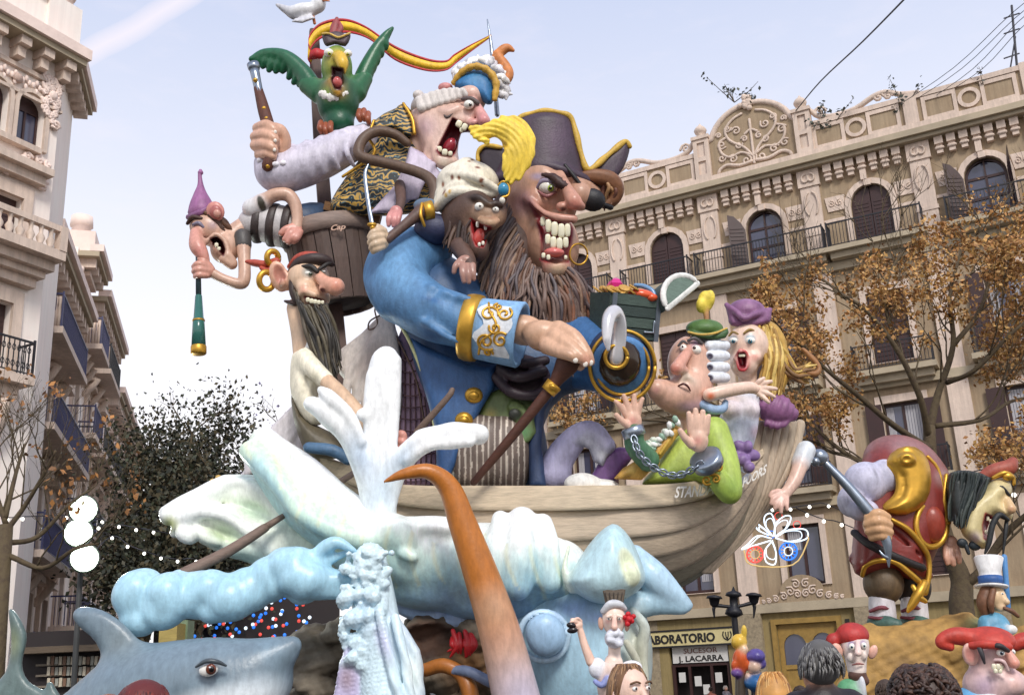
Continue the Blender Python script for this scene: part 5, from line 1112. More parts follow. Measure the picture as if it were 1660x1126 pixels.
def wing(name,base,edge_top,tips,colr):
 s=Sculpt(1.8,5,base);s.chain(edge_top,5)
 for a,b in tips:s.chain([(*a,7),((a[0]+b[0])/2,(a[1]+b[1])/2,(a[2]+b[2])/2,7.5),(*b,4.5)],4,k=3.5)
 return s.build(name,pa,LACQ,colr,soft=4)
wing('wing',(450,110,70),[(508,145,70,16),(490,118,74,15),(462,94,76,13),(430,88,76,9),(408,96,74,5)],
[((500,130,72),(485,138,78)),((488,118,72),(476,134,78)),((478,108,72),(468,126,80)),((466,100,74),(458,116,80)),((455,96,74),(447,116,80)),((444,94,76),(436,114,80)),((434,93,76),(426,108,80)),((424,92,76),(414,106,80))],C(34,96,64))
wing('wing',(600,90,70),[(580,150,70,15),(592,118,74,14),(610,82,78,11),(626,58,80,7),(636,46,80,3)],
[((590,130,72),(586,140,78)),((596,115,74),(596,128,78)),((602,102,75),(604,114,80)),((608,90,76),(611,102,80)),((614,80,78),(618,90,82)),((622,66,78),(625,78,82))],C(34,96,60))
for u,v in((520,205),(528,208),(536,206),(583,186),(590,185),(597,190)):m=MB(C(150,80,52));m.tube([(u,v-6,34,5),(u-1,v+2,24,5.5),(u+1,v+9,26,4)],seg=8,n=4);m.build('toe',LACQ,pa)
# === admiral
ad=fig('admiral_figure','shouting admiral figure in a curled white wig and blue cocked hat raising a pistol','statue',620,340,60)
SKA=C(212,176,160)
s=Sculpt(2,8,(720,210,50))
s.poly([(668,178),(690,160),(720,152),(752,156),(772,164),(784,180),(776,206),(764,216),(748,216),(742,246),(744,262),(730,274),(706,270),(686,250),(672,222),(664,200)],50,46,24,smooth=2);s.ell(764,158,44,26,22,30)
s.chain([(768,166,16,7),(778,182,4,8.5),(785,196,-4,10)],4,k=5,col=C(214,152,146));s.ell(768,200,6,9,7,10,k=4,col=C(214,150,146));s.chain([(742,176,6,6),(726,184,6,7),(716,180,8,5)],4,k=5)
s.poly([(734,192),(748,200),(762,208),(756,222),(746,232),(737,248),(728,255),(714,252),(708,245),(716,228),(726,208)],8,34,7,op='-',k=3,col=C(116,26,40))
s.chain([(708,246,8,4),(706,258,10,6),(720,268,14,8),(738,262,18,6)],4,k=6);s.chain([(700,236,16,5),(692,250,18,6),(700,268,22,7)],4,k=6)
s.chain([(690,250,60,26),(664,240,70,30),(650,250,76,30)],4,k=10)
adh=s.build('head',ad,LACQ,SKA,soft=5,paint=[(690,205,None,30,C(184,150,150),1),(783,194,None,14,C(212,140,140),1),(720,264,None,20,C(206,186,166),1)])
teeth(adh,[(744,201,4,5,6,25),(753,206,0,4.5,6,25),(748,211,4,3,4),(712,242,6,4.5,5),(721,247,4,4.5,5.5),(730,249,6,3.5,4)],1)
m=MB(C(150,44,56));m.ell(728,238,22,10,16,10,rot=30);m.build('tongue',GLOSS,adh)
eye(adh,760,170,-4,8.5,C(80,70,60),2,0,.4);m=MB(C(90,76,74));m.tube([(750,161,0,3),(763,160,-6,4),(774,167,-4,4)],seg=8,n=4);m.tube([(716,180,4,2),(724,190,2,2.4),(734,184,2,2)],seg=6,n=4);m.build('eyebrow',HAIR,adh)
s=Sculpt(2,4,(700,165,50));s.ell(690,176,60,24,22,40,col=C(196,186,184))
for i in range(8):t=i/7;s.chain([(680+70*t,164-16*t-5*math.sin(3.1*t),8-4*t,8.5-2.5*t),(684+70*t,176-22*t,6,8-2.5*t)],2,k=1.5)
s.ell(678,154,30,9,8,9,k=2);s.ell(722,142,40,12,8,10,k=3,col=C(206,140,136));s.build('wig',ad,SATIN,C(214,206,200),soft=3)
s=Sculpt(2,6,(770,140,50));s.poly([(734,134),(748,118),(768,110),(790,116),(802,134),(800,164),(790,170),(768,156),(745,148)],40,26,18,smooth=2);ht=s.build('hat',ad,SATIN,C(46,110,162),paint=[(770,128,None,22,C(66,132,180),1)])
m=MB(C(206,160,60));m.tube([(736,134,28,5),(748,118,18,5.5),(768,108,12,6),(790,114,14,6),(804,134,18,6),(802,160,22,5)],seg=10,n=5,mod=lambda t,x:1+.16*np.sin(x*130));m.build('gold_trim',SATIN,ht)
locks(ht,'feather_trim',[(738,124,50),(756,106,44),(782,100,44),(808,116,44),(812,150,44)],[(740,112,54),(762,98,50),(792,98,50),(822,128,50),(826,158,50)],26,6,[C(226,224,226),C(206,204,210),C(236,234,230)],wob=3,jit=3,seed=11)['kind']='stuff'
s=Sculpt(1.8,4,(816,110,56));s.chain([(800,96,56,4),(812,84,56,8),(822,78,56,7),(832,82,56,3)],4);s.chain([(804,88,56,6),(816,104,56,9),(824,120,56,9),(818,136,56,7),(812,150,56,4)],5);s.build('feather',ad,HAIR,C(204,128,70))
s=Sculpt(3,12,(600,280,60));s.poly([(640,176),(660,172),(672,190),(676,220),(700,260),(706,330),(640,350),(540,345),(545,310),(580,262),(600,230),(606,196)],70,46,34,smooth=2)
s.build('jacket',ad,BROC,C(60,60,60))
s=Sculpt(2,5,(650,195,50));s.poly([(640,178),(652,168),(664,186),(672,214),(660,222),(640,208),(606,212),(604,194),(630,192)],26,12,8,smooth=2);s.build('collar',ad,BROC);m=MB(GT);m.tube([(654,168,14,2.5),(668,192,10,3),(672,216,10,3)],seg=6,n=4);m.tube([(606,196,10,2.5),(598,222,8,2.5),(606,250,10,2.5),(556,286,16,2.5)],seg=6,n=4);m.build('gold_trim',GOLD,ad)
s=Sculpt(2.4,6,(600,250,50));s.chain([(612,222,56,22),(570,234,48,28),(520,258,40,33),(470,276,34,35),(446,280,30,31),(436,266,28,24)],6)
for i in range(7):t=i/6;s.chain([(590-140*t,206+36*t,34-10*t,3.5),(586-140*t,240+30*t,14-12*t,4.5),(596-140*t,262+34*t,30-12*t,3.5)],4,k=9)
s.build('shirt_sleeve',ad,SATIN,C(206,200,214),paint=[(520,300,None,60,C(176,168,190),1,.4,-15)])
m=MB(C(224,220,226))
for i in range(12):a=6.28*i/12;m.ell(446+26*math.cos(a),254+13*math.sin(a),16-20*math.sin(a),8,6,8,seg=8,rings=6)
m.build('cuff_frill',SATIN,ad)
hand(ad,[[(418,208,4,9),(432,204,-10,10),(444,212,-14,9),(446,220,-8,7)],[(414,222,4,9),(430,219,-12,10),(444,226,-16,9),(446,234,-8,7)],[(414,236,6,9),(430,235,-12,9.5),(442,241,-16,8.5),(444,248,-8,7)],[(420,250,8,8),(432,250,-8,8.5),(442,254,-12,7)],[(458,246,10,11),(462,228,2,10),(456,212,-6,9),(448,206,-10,7)]],[(438,232,14,28,32,18,8)],C(212,166,140),1.7,4,nails=[(446,214,-22,3,3.5),(446,228,-24,3,3.5),(445,243,-23,3,3.5)])
s=Sculpt(2.4,5,(650,300,20));s.poly([(664,236),(690,250),(716,282),(716,300),(690,296),(672,320),(640,345),(598,346),(640,300),(655,270)],18,12,9,smooth=1)
for i in range(6):s.chain([(668+i*7,246+i*4,8,4),(660+i*4,276+i*5,2,6),(640+i*7,320,6,4)],4,k=5)
s.build('shirt_front',ad,SATIN,C(192,180,198))
pi_=thing('pistol','long brown flintlock pistol pointed upward in the admiral fist','pistol',Q(440,268,-10))
m=MB(C(92,52,38));m.tube([(418,142,4,7),(428,180,-2,10),(438,215,-6,10),(441,245,-8,9),(435,268,-4,11)],seg=10,n=4);m.build('stock',WOODV,pi_);m=MB(C(76,78,86));m.tube([(412,112,8,8),(418,140,4,7),(428,182,-6,6)],seg=12,n=3,cap=False);m.lathe((410,104,8),(413,114,8),[(0,6),(0,10),(.6,10),(1,8)],14);m.build('barrel',STEEL,pi_)
m=MB(GT);m.ell(435,270,-6,6,6,8);m.build('brass_butt_cap',GOLD,pi_)
for _b in((414,130,-4,4),(428,176,-10,4),(432,192,-12,3.5)):m=MB(GT);m.ell(*_b,_b[3],4);m.build('brass_fitting',GOLD,pi_)
m=MB(C(150,150,160));m.tube([(790,32,130,1),(797,80,126,3),(806,186,120,4)],seg=8,n=3);setp(m.build('thin_pole',STEEL),'thin grey pole standing behind the admiral hat','pole')
# === monkey
mk=fig('monkey_figure','screaming brown monkey figure in a patterned white turban on the captain shoulder','statue',740,430,-100)
MKB=C(92,68,58);MKT=C(160,126,98)
s=Sculpt(1.8,6,(780,345,-100))
s.ell(765,345,-90,40,44,34,col=MKB);s.ell(790,352,-112,26,22,22,rot=14,k=8,col=MKT);s.ell(810,346,-104,12,20,14,k=6,col=MKB);s.ell(793,357,-130,8,5,6,k=4,col=C(176,104,90))
s.chain([(764,330,-114,6),(778,323,-120,7),(792,332,-122,6)],4,k=5,col=C(70,54,48));s.chain([(794,332,-122,5),(806,330,-116,5)],3,k=4,col=C(70,54,48))
s.ell(776,402,-104,17,22,18,k=8,col=MKB);s.ell(735,365,-80,22,40,22,k=10,col=C(72,54,48))
s.poly([(763,355),(776,364),(792,366),(798,360),(792,380),(783,400),(772,398),(766,384)],-124,26,6,op='-',k=2.5,col=C(150,36,38))
s.chain([(758,322,-118,5),(774,320,-130,6),(790,330,-134,5)],4,k=3,col=C(48,36,32));s.chain([(796,332,-134,4),(804,330,-132,5),(814,333,-122,3)],4,k=3,col=C(48,36,32));s.chain([(752,345,-106,8),(758,362,-108,8),(764,385,-108,7)],4,k=6,col=C(120,90,70));s.chain([(778,356,-132,5),(794,362,-138,7),(806,358,-130,5)],4,k=4,col=C(184,148,116))
mh=s.build('head',mk,SATIN,MKB,soft=4,paint=[(790,344,None,26,C(150,118,92),.8,.7,10),(777,335,None,11,C(52,40,36),.6),(803,340,None,9,C(52,40,36),.6),(794,360,None,16,C(176,142,112),.7,.5,20),(776,334,None,12,C(190,150,120),1),(806,372,None,8,MKT,1)])
m=MB(C(206,84,76));m.ell(776,385,-112,9,16,9,rot=14);m.build('tongue',GLOSS,mh);teeth(mh,[(774,364,-122,2.6,5),(787,368,-124,2.6,5),(777,396,-122,2.4,3.4),(783,394,-122,2.4,3.4)],1,col=C(240,232,214))
eye(mh,777,335,-130,8,C(90,60,40),1,-1,.35);eye(mh,803,340,-128,6,C(90,60,40),0,-1,.35)
locks(mh,'fur',[(735,325,-96),(750,330,-104),(760,360,-112),(762,390,-110)],[(716,382,-82),(728,405,-96),(745,408,-104),(762,420,-104)],52,3.2,[C(70,52,46),C(92,70,58),C(56,44,40)],wob=3,jit=3,seed=21)['kind']='stuff'
s=Sculpt(2,5,(760,300,-90));s.ell(758,298,-80,51,38,40);s.ell(722,322,-78,18,26,24)
for i in range(5):s.chain([(708+i*3,336-i*11,-90,8),(738+i*4,312-i*12,-116+i*3,9),(800-i*6,314-i*10,-106+i*4,8)],5,k=4)
s.chain([(728,282,-112,5),(770,288,-124,8),(806,308,-112,7)],5,k=3)
def turban_col(o):
 me=o.data;a=me.color_attributes['Col'];rr=random.Random(8);n=len(me.vertices);co=np.zeros(n*3,np.float32);me.vertices.foreach_get('co',co);co=co.reshape(-1,3);c=np.zeros(n*4,np.float32);a.data.foreach_get('color',c);c=c.reshape(-1,4)
 for i in range(46):
  p=co[rr.randrange(n)];d=np.linalg.norm((co-p)*[1,1,rr.choice([.6,1.6])],axis=1);t=np.clip(1.6-d/(px(Q(760,300,-90))*rr.uniform(2.2,4)),0,1)[:,None];c[:,:3]=c[:,:3]*(1-t)+np.array(rr.choice([C(140,84,50),C(200,160,80),C(160,110,70),C(120,70,50)]))*t
 a.data.foreach_set('color',c.ravel())
tb=s.build('turban',mk,SATIN,C(232,224,204));turban_col(tb)
m=MB(C(58,140,178));m.ell(816,307,-130,9,11,9);m.build('jewel',GLOSS,tb);m=MB(GT);m.tube([(808,300,-128,2),(816,294,-130,2),(825,302,-128,2),(824,316,-128,2),(814,320,-130,2)],seg=6,n=4);m.build('jewel_setting',GOLD,tb);m=MB(C(226,220,206));m.ell(814,325,-128,5,6,5);m.build('pearl',GLOSS,tb)
s=Sculpt(2.2,5,(820,240,-130));s.chain([(828,296,-128,4),(834,272,-130,15),(840,246,-132,22),(832,220,-134,22),(808,208,-136,16),(784,214,-138,11),(764,206,-140,4)],6,flat=.6);s.chain([(822,292,-132,4),(822,268,-136,9),(826,246,-140,10)],4,k=4,flat=.6);s.chain([(840,290,-130,4),(856,256,-132,9),(858,222,-132,9),(842,198,-134,8),(815,194,-136,7)],5,k=5,flat=.7);s.chain([(790,230,-138,5),(770,220,-140,5),(761,206,-140,2)],4,k=4,flat=.7)
s.build('feather',mk,SATIN,C(240,206,72),paint=[(815,236,None,16,C(204,160,44),1)],disp=lambda u,v,z:.9*np.sin(np.hypot(u-790,v-262)*.75))
s=Sculpt(2,5,(700,370,-90));s.ell(705,372,-70,34,26,30,col=C(52,56,84));s.chain([(690,340,-90,15),(672,352,-104,10),(650,370,-118,8),(628,388,-128,8)],5,col=MKB);s.ell(690,333,-84,20,12,18,col=C(100,128,152));s.chain([(745,400,-100,16),(758,420,-118,13),(762,432,-128,11)],4,col=MKB);s.chain([(648,300,0,9),(650,325,-30,8),(645,345,-50,7)],4,col=C(96,72,64))
s.build('body',mk,SATIN,C(52,56,84),soft=3)
m=MB(GT);m.lathe((686,344,-96),(702,342,-92),[(0,13),(.1,16),(.9,18),(1,14)],20);m.tube([(684,330,-106,2.5),(682,348,-112,3),(688,366,-106,2.5)],seg=8,n=4);m.build('arm_band',GOLD,mk)
m=MB(C(96,74,58));m.tube([(702,336,-60,8),(704,304,-50,9),(688,284,-40,9),(640,268,-30,9),(590,256,-25,9),(581,244,-22,9),(590,224,-14,9),(612,213,-4,9),(640,218,4,8),(660,232,10,7)],seg=10,n=6);m.build('tail',SATIN,mk)
hand(mk,[[(618,374,-138,6),(606,377,-146,6.5),(600,384,-142,5.5)],[(620,383,-140,6),(606,386,-148,6.5),(600,393,-143,5.5)],[(621,392,-140,6),(608,396,-147,6.5),(602,402,-142,5)],[(620,400,-138,5.5),(610,404,-144,5.5),(605,408,-140,4.5)],[(622,374,-134,6),(612,368,-140,5.5),(604,370,-142,4.5)]],[(620,388,-128,12,17,10)],C(206,180,150),1.4,2.5)
hand(mk,[[(744,425,-130,6),(738,432,-136,5),(736,441,-134,4)],[(750,430,-134,6),(750,442,-140,5.5),(752,456,-138,4)],[(758,431,-136,6),(759,444,-142,5.5),(760,457,-139,4)],[(766,430,-134,5.5),(767,442,-138,5),(768,452,-136,4)]],[(755,424,-126,14,11,9)],C(170,128,114),1.4,2.5)
hand(mk,[[(634,346,-56,5),(630,354,-62,4.5),(630,365,-60,3.5)],[(641,346,-58,5),(638,356,-64,4.5),(638,366,-62,3.5)],[(648,345,-58,5),(646,355,-64,4.5),(645,364,-62,3.5)]],[(642,342,-52,10,9,8)],C(206,140,134),1.4,2.5)
sb=thing('sabre','slim curved sabre with a brass hilt held up by the monkey','sabre',Q(606,372,-145))
m=MB(C(186,190,206));m.tube([(603,362,-146,3.6),(598,335,-140,3.6),(593,300,-134,3.4),(592,280,-130,3),(597,266,-128,1)],seg=8,n=5,flat=(1,.4));m.build('blade',STEEL,sb);m=MB(GT);m.ell(603,364,-146,8,4,7);m.ell(604,369,-146,4,5,5);m.build('hilt',GOLD,sb)
# === lookout leaning from the tub
lo_=fig('lookout_figure','gaping long nosed lookout figure in a purple pointed cap leaning out with a telescope','statue',470,390,60)
SKL=C(206,168,146)
s=Sculpt(1.8,7,(350,380,40));s.ell(340,372,40,34,26,26,rot=30);s.ell(366,402,44,24,26,22,rot=30);s.chain([(374,385,50,18),(400,365,56,16),(412,362,60,16)],4)
s.chain([(318,378,16,10),(320,398,6,13),(328,412,4,10),(333,422,6,7)],5,k=5,col=C(212,150,134));s.ell(331,392,12,7,6,8,k=4);s.chain([(370,415,24,8),(376,428,30,9),(362,420,22,7)],4,k=6)
s.poly([(341,386),(352,385),(360,392),(364,404),(362,414),(354,404),(345,394)],20,26,5,op='-',k=2.5,col=C(80,22,28));s.chain([(338,388,14,3),(350,380,14,4),(364,390,18,4),(369,408,20,4),(362,418,18,3)],5,k=3)
lh=s.build('head',lo_,LACQ,SKL,soft=4,paint=[(324,405,None,15,C(206,136,124),1),(345,364,None,14,C(180,150,150),1)])
teeth(lh,[(351,397,12,3,3.6),(355,403,13,2.6,3)],1);eye(lh,321,370,20,6.5,C(90,90,110),-1,1,.4);m=MB(C(120,112,130));m.tube([(314,364,14,3),(322,362,12,4),(330,368,14,3)],seg=8,n=4);m.build('eyelid',LACQ,lh)
m=MB(C(70,46,36));m.tube([(304,362,20,3),(312,352,14,4),(326,354,12,3)],seg=8,n=4);m.build('eyebrow',HAIR,lh)
locks(lh,'hair',[(318,350,24),(335,346,16),(352,350,18)],[(345,360,22),(362,368,26),(378,372,34)],14,5,[C(96,66,48),C(110,78,54),C(80,56,44)],wob=2,jit=2,seed=31,w_jit=3)['kind']='stuff'
m=MB(C(206,138,126));m.ell(349,343,14,15,17,6,rot=-20);m.ell(350,344,9,10,12,5,rot=-20,col=C(180,106,100));m.ell(352,346,6,6,7,4,rot=-20,col=C(206,150,134));m.build('ear',LACQ,lh)
m=MB(C(150,96,140));m.tube([(327,344,40,22),(326,330,40,18),(325,315,40,11),(325,300,40,5),(324,285,40,3.2),(325,280,40,4.5),(325,277,40,3)],seg=20,n=5);cp_=m.build('cap',SATIN,lo_);m=MB(C(132,84,124));m.tube([(306,352,36,5),(322,346,16,6),(340,336,22,5)],seg=8,n=4);m.build('cap_brim',SATIN,cp_)
sh_=Sculpt(2,8,(440,360,60));sh_.chain([(412,362,58,26),(436,362,62,32),(462,368,70,34),(490,368,84,32),(510,366,100,30)],5);o=sh_.build('shirt',lo_,SATIN,C(200,196,196))
for i,(a,rr_)in enumerate(((420,30),(444,34),(468,35.5))):m=MB(C(64,54,52));k_=px(Q(a,364,62));cx=Q(a+0,363+i*2,60+i*4);m.tubew([cx+(UP*math.cos(x)+FW*math.sin(x))*(rr_-.6)*k_+RT*.12*rr_*k_*math.cos(x)for x in np.linspace(0,6.2832,36)],6.5*k_,seg=8,n=1,flat=(.35,1),ref=RT,cap=False);m.build('stripe',SATIN,o)
m=MB(C(52,74,104));m.tube([(492,360,80,30),(515,358,100,30),(530,370,110,26)],seg=14,n=3);m.build('trousers',SATIN,lo_)
s=Sculpt(1.8,5,(440,340,30));s.chain([(410,338,36,17),(424,330,30,15)],3,col=C(226,224,224));s.chain([(424,328,28,12),(446,316,24,11),(466,316,26,11),(478,330,28,10),(482,352,30,9),(480,372,30,9)],5,col=SKL);s.build('arm',lo_,LACQ,SKL,soft=2,paint=[(424,331,None,7,C(70,66,56),.3,2.4,-20)])
hand(lo_,[[(478,372,26,6),(470,378,20,6),(462,388,20,5)],[(482,375,25,6),(475,384,18,6),(468,392,20,5)],[(486,376,26,6),(481,386,20,6),(476,391,22,5)],[(474,368,26,6),(463,372,22,6),(456,378,22,5)]],[(478,370,30,12,9,9)],C(206,146,130),1.5,2.5)
s=Sculpt(1.8,5,(370,430,30));s.chain([(394,388,36,13),(396,420,30,10),(396,452,26,10),(388,460,24,9),(362,452,18,8),(340,440,12,8)],5);s.build('arm',lo_,LACQ,SKL);m=MB(C(78,74,72));m.tube([(393,384,36,14),(395,398,34,13)],seg=14,n=2);m.build('sleeve_cuff',SATIN,lo_)
hand(lo_,[[(336,432,4,6),(322,428,-4,6),(315,432,2,5)],[(336,439,4,6),(322,437,-4,6),(315,440,2,5)],[(335,446,5,5.5),(323,446,-3,5.5),(317,448,3,4.5)],[(338,430,8,6),(330,422,2,5.5),(324,420,2,4.5)]],[(338,439,10,11,12,9)],C(206,150,132),1.5,2.5)
te_=thing('telescope','green brass ended telescope hanging from the lookout hand','telescope',Q(322,574,4))
m=MB(C(50,66,70));m.lathe((321,405,6),(322,480,4),[(0,4),(1,4.6)],14);m.build('eyepiece_tube',GLOSS,te_);m=MB(C(52,104,96));m.lathe((322,478,4),(322,562,4),[(0,4.5),(.02,5.5),(.45,8),(.46,9),(1,11.5)],18);m.build('barrel',GLOSS,te_);m=MB(GT);m.lathe((322,560,4),(322,574,4),[(0,11.5),(.1,12.5),(.9,12.5),(1,11)],18);m.build('brass_ring',GOLD,te_);m=MB(GT);m.lathe((322,518,4),(322,521,4),[(0,9.5),(.5,10.3),(1,9.5)],16);m.build('brass_ring',GOLD,te_)
# === rowing sailor
sa=fig('sailor_figure','grinning big nosed sailor figure with a long dark beard and gold earrings at the oars','statue',515,735,-50)
SKS=C(224,190,160)
s=Sculpt(1.9,7,(505,460,-30));s.ell(500,452,-24,34,36,32);s.ell(508,482,-30,27,22,26);s.chain([(485,500,-16,20),(490,540,-14,18),(496,580,-12,20)],4)
s.chain([(516,446,-52,8),(528,458,-62,11),(544,465,-66,15)],4,k=5,col=C(222,164,138));s.ell(526,468,-62,9,7,9,k=4,col=C(216,156,132));s.ell(522,471,-70,3.5,2.5,4,op='-',k=2,col=C(110,60,56))
s.ell(494,466,-50,14,12,12,k=6);s.chain([(486,478,-52,4),(494,472,-58,5),(510,478,-60,5)],4,k=5)
s.poly([(494,481),(508,483),(524,486),(529,490),(520,494),(506,492),(497,489)],-60,20,4,op='-',k=2,col=MOUTH)
sh2=s.build('head',sa,LACQ,SKS,soft=4,paint=[(545,464,None,16,C(222,150,126),1),(500,440,None,16,C(170,176,170),1),(492,468,None,12,C(226,170,144),1),(488,540,None,30,C(196,170,146),1)])
teeth(sh2,[(499,486,-58,3.2,4.2),(505,488,-60,3.4,4.4),(511,489,-61,3.4,4.2),(517,490,-61,3,3.8),(523,490,-60,2.6,3.2)],1)
eye(sh2,501,443,-52,8,C(90,110,90),2,1,.4,.6);eye(sh2,522,440,-48,6,C(90,110,90),1,1,.4,.5)
m=MB(C(44,38,34));m.tube([(490,432,-54,3),(504,432,-62,4.5),(514,440,-62,4)],seg=8,n=4);m.tube([(518,436,-58,3),(530,428,-50,3.5),(536,426,-44,2)],seg=8,n=4);m.build('eyebrow',HAIR,sh2)
s=Sculpt(1.8,4,(452,450,-20));s.ell(452,448,-30,15,26,8,rot=-16);s.ell(466,455,-26,10,16,10);s.ell(453,444,-39,8,16,6,rot=-16,op='-',k=3,col=C(190,130,112));s.ell(458,458,-36,5,7,4,k=3);s.build('ear',sh2,LACQ,C(230,180,152))
m=MB(C(60,44,40));m.tube([(474,440,-34,8),(486,426,-46,10),(508,420,-50,11),(528,422,-44,9),(538,428,-34,5)],seg=10,n=5);m.tube([(476,440,-40,6),(474,470,-40,6),(480,490,-40,5),(470,490,-36,4),(462,488,-34,2)],seg=8,n=4);m.build('hair',HAIR,sh2)
m=MB(C(176,74,56));m.tube([(470,432,-30,5),(484,418,-44,7),(505,414,-50,7),(530,420,-42,6)],seg=10,n=5);m.tube([(448,424,-24,7),(430,428,-22,6),(412,426,-20,6),(400,424,-18,3)],seg=8,n=4);m.tube([(446,430,-22,6),(436,440,-22,7),(424,434,-22,4)],seg=8,n=4);m.build('bandana',SATIN,sh2)
kk_=px(Q(445,415,-26))
for(u,v,r_)in((442,418,11),(432,455,14)):m=MB(GT);m.tubew([Q(u,v,-28)+(RT*math.cos(a)*.7+UP*math.sin(a))*r_*kk_+FW*math.cos(a)*r_*.6*kk_ for a in np.linspace(0,6.2832,24)],5*kk_,seg=8,n=1,cap=False);m.build('earring',GOLD,sh2)
DB=[C(62,54,44),C(80,70,56),C(50,46,40),C(92,84,66)]
s=Sculpt(2.2,6,(515,540,-50));s.poly([(478,476),(490,492),(510,498),(530,496),(540,530),(551,562),(548,600),(538,616),(524,588),(506,550),(488,510)],-44,16,13,smooth=2);bd=s.build('beard',sa,HAIR,C(62,54,46))
locks(bd,'beard_locks',[(478,472,-50),(488,494,-62),(508,498,-66),(530,494,-60)],[(524,592,-58),(532,612,-62),(542,616,-62),(550,590,-52)],50,3.0,DB,mids=[(496,530,-58),(512,545,-66),(530,545,-66),(545,545,-54)],wob=3,jit=3,seed=41)['kind']='stuff'
s=Sculpt(2.4,10,(510,620,-30));s.poly([(474,574),(490,566),(506,556),(514,560),(520,580),(540,614),(524,624),(516,640),(528,680),(505,690),(484,668),(472,640),(470,608)],-30,36,26,smooth=2);s.chain([(494,580,-50,16),(510,600,-70,16),(528,616,-82,14)],4,k=8);s.ell(506,562,-44,10,14,12,k=6,col=C(244,244,240))
for i in range(4):s.chain([(500-i*3,606+i*10,-66,3),(512,604+i*5,-72,3)],2,op='-',k=6)
s.build('shirt',sa,SATIN,C(240,232,208),paint=[(508,612,None,16,C(214,206,180),1)])
s=Sculpt(2,5,(560,650,-80));s.chain([(530,618,-84,13),(556,644,-100,14),(582,674,-112,15),(606,696,-120,13),(634,712,-124,12)],5);s.build('arm',sa,LACQ,C(218,184,152));m=MB(C(206,150,136))
hand(sa,[[(640,706,-132,7),(652,704,-138,7),(656,714,-134,5)],[(640,716,-132,7),(652,716,-138,7),(656,725,-134,5)],[(640,726,-130,6),(650,727,-136,6),(652,735,-132,5)]],[(636,716,-126,14,15,11)],C(214,150,136),1.7,3)
s=Sculpt(2.8,10,(520,690,-20));s.poly([(472,634),(488,672),(520,692),(556,712),(566,740),(510,742),(490,722),(476,680)],-30,34,24,smooth=2);s.build('trousers',sa,SATIN,C(92,84,66))
m=MB(C(78,110,140));m.tube([(500,725,-80,9),(540,730,-86,10),(564,745,-80,9)],seg=10,n=3);m.build('belt',SATIN,sa)
# === sails, netting and rigging in the boat
sl_=thing('furled_sail','loose cream sail cloth hanging in folds behind the sailor','sail',Q(600,720,30))
s=Sculpt(2.8,8,(600,590,40));s.poly([(620,506),(636,516),(650,556),(656,640),(650,720),(560,720),(590,660),(566,625),(546,600),(552,566),(586,540)],40,20,15,smooth=1)
for i in range(6):s.chain([(622+i*2,512,22,4),(600+i*8,560,14,7),(565+i*16,610+i*8,18,7),(560+i*15,680,24,5)],4,k=7)
s.build('sail_cloth',sl_,SATIN,C(222,212,204),paint=[(600,580,None,26,C(196,180,172),1,2.2,30),(620,660,None,40,C(200,186,190),1)])
m=MB(C(110,84,70));m.tube([(622,508,20,1.6),(600,520,16,1.4),(598,534,16,1.4),(612,526,14,1.4),(608,500,16,1.4),(626,498,16,1.4)],seg=5,n=5);m.tube([(618,506,16,1.8),(650,560,10,1.8),(676,620,8,1.8),(690,700,8,1.8)],seg=5,n=4);m.build('rope',SATIN,sl_)
s=Sculpt(2.8,8,(470,690,40));s.poly([(492,642),(498,700),(494,740),(400,770),(380,780),(420,735),(440,690)],60,14,11,smooth=1)
for i in range(4):s.chain([(486,650+i*14,48,4),(450,690+i*14,42,6),(400,745+i*8,48,4)],4,k=6)
setp(s.build('stern_sail',None,SATIN,C(206,200,204)),'grey white sail cloth spread low over the stern beside the wave crest','sail')
nl=thing('net_panel','mauve fishing net panel slung between the white plume and the blue coat','net',Q(670,720,40))
s=Sculpt(3,8,(670,650,40));s.poly([(640,560),(652,530),(668,560),(690,610),(706,690),(716,790),(640,790),(634,700),(640,620)],40,12,9,smooth=1);bk=s.build('backing',nl,SATIN,C(176,144,168))
m=MB(C(110,80,84))
for i in range(10):m.tube([(640+i*8,560+i*14-(i<3)*20,24,1.4),(640+i*8.4,680,24,1.4),(642+i*8,786,24,1.4)],seg=5,n=3)
for i in range(11):v=580+i*19;m.tube([(640,v,23,1.3),(664,v+5,21,1.3),(min(714,664+(v-560)*.25),v+2,23,1.3)],seg=5,n=3)
m.build('net_cord',SATIN,nl)['kind']='stuff'
m=MB(C(196,160,84));rr=random.Random(2)
for i in range(22):m.ell(360+rr.uniform(-16,16),781+rr.uniform(-9,9),-60+rr.uniform(-8,4),6,5.5,6,seg=8,rings=6)
setp(m.build('yellow_coral',SATIN),'knobbly ochre coral tuft behind the pale wave curl','coral')
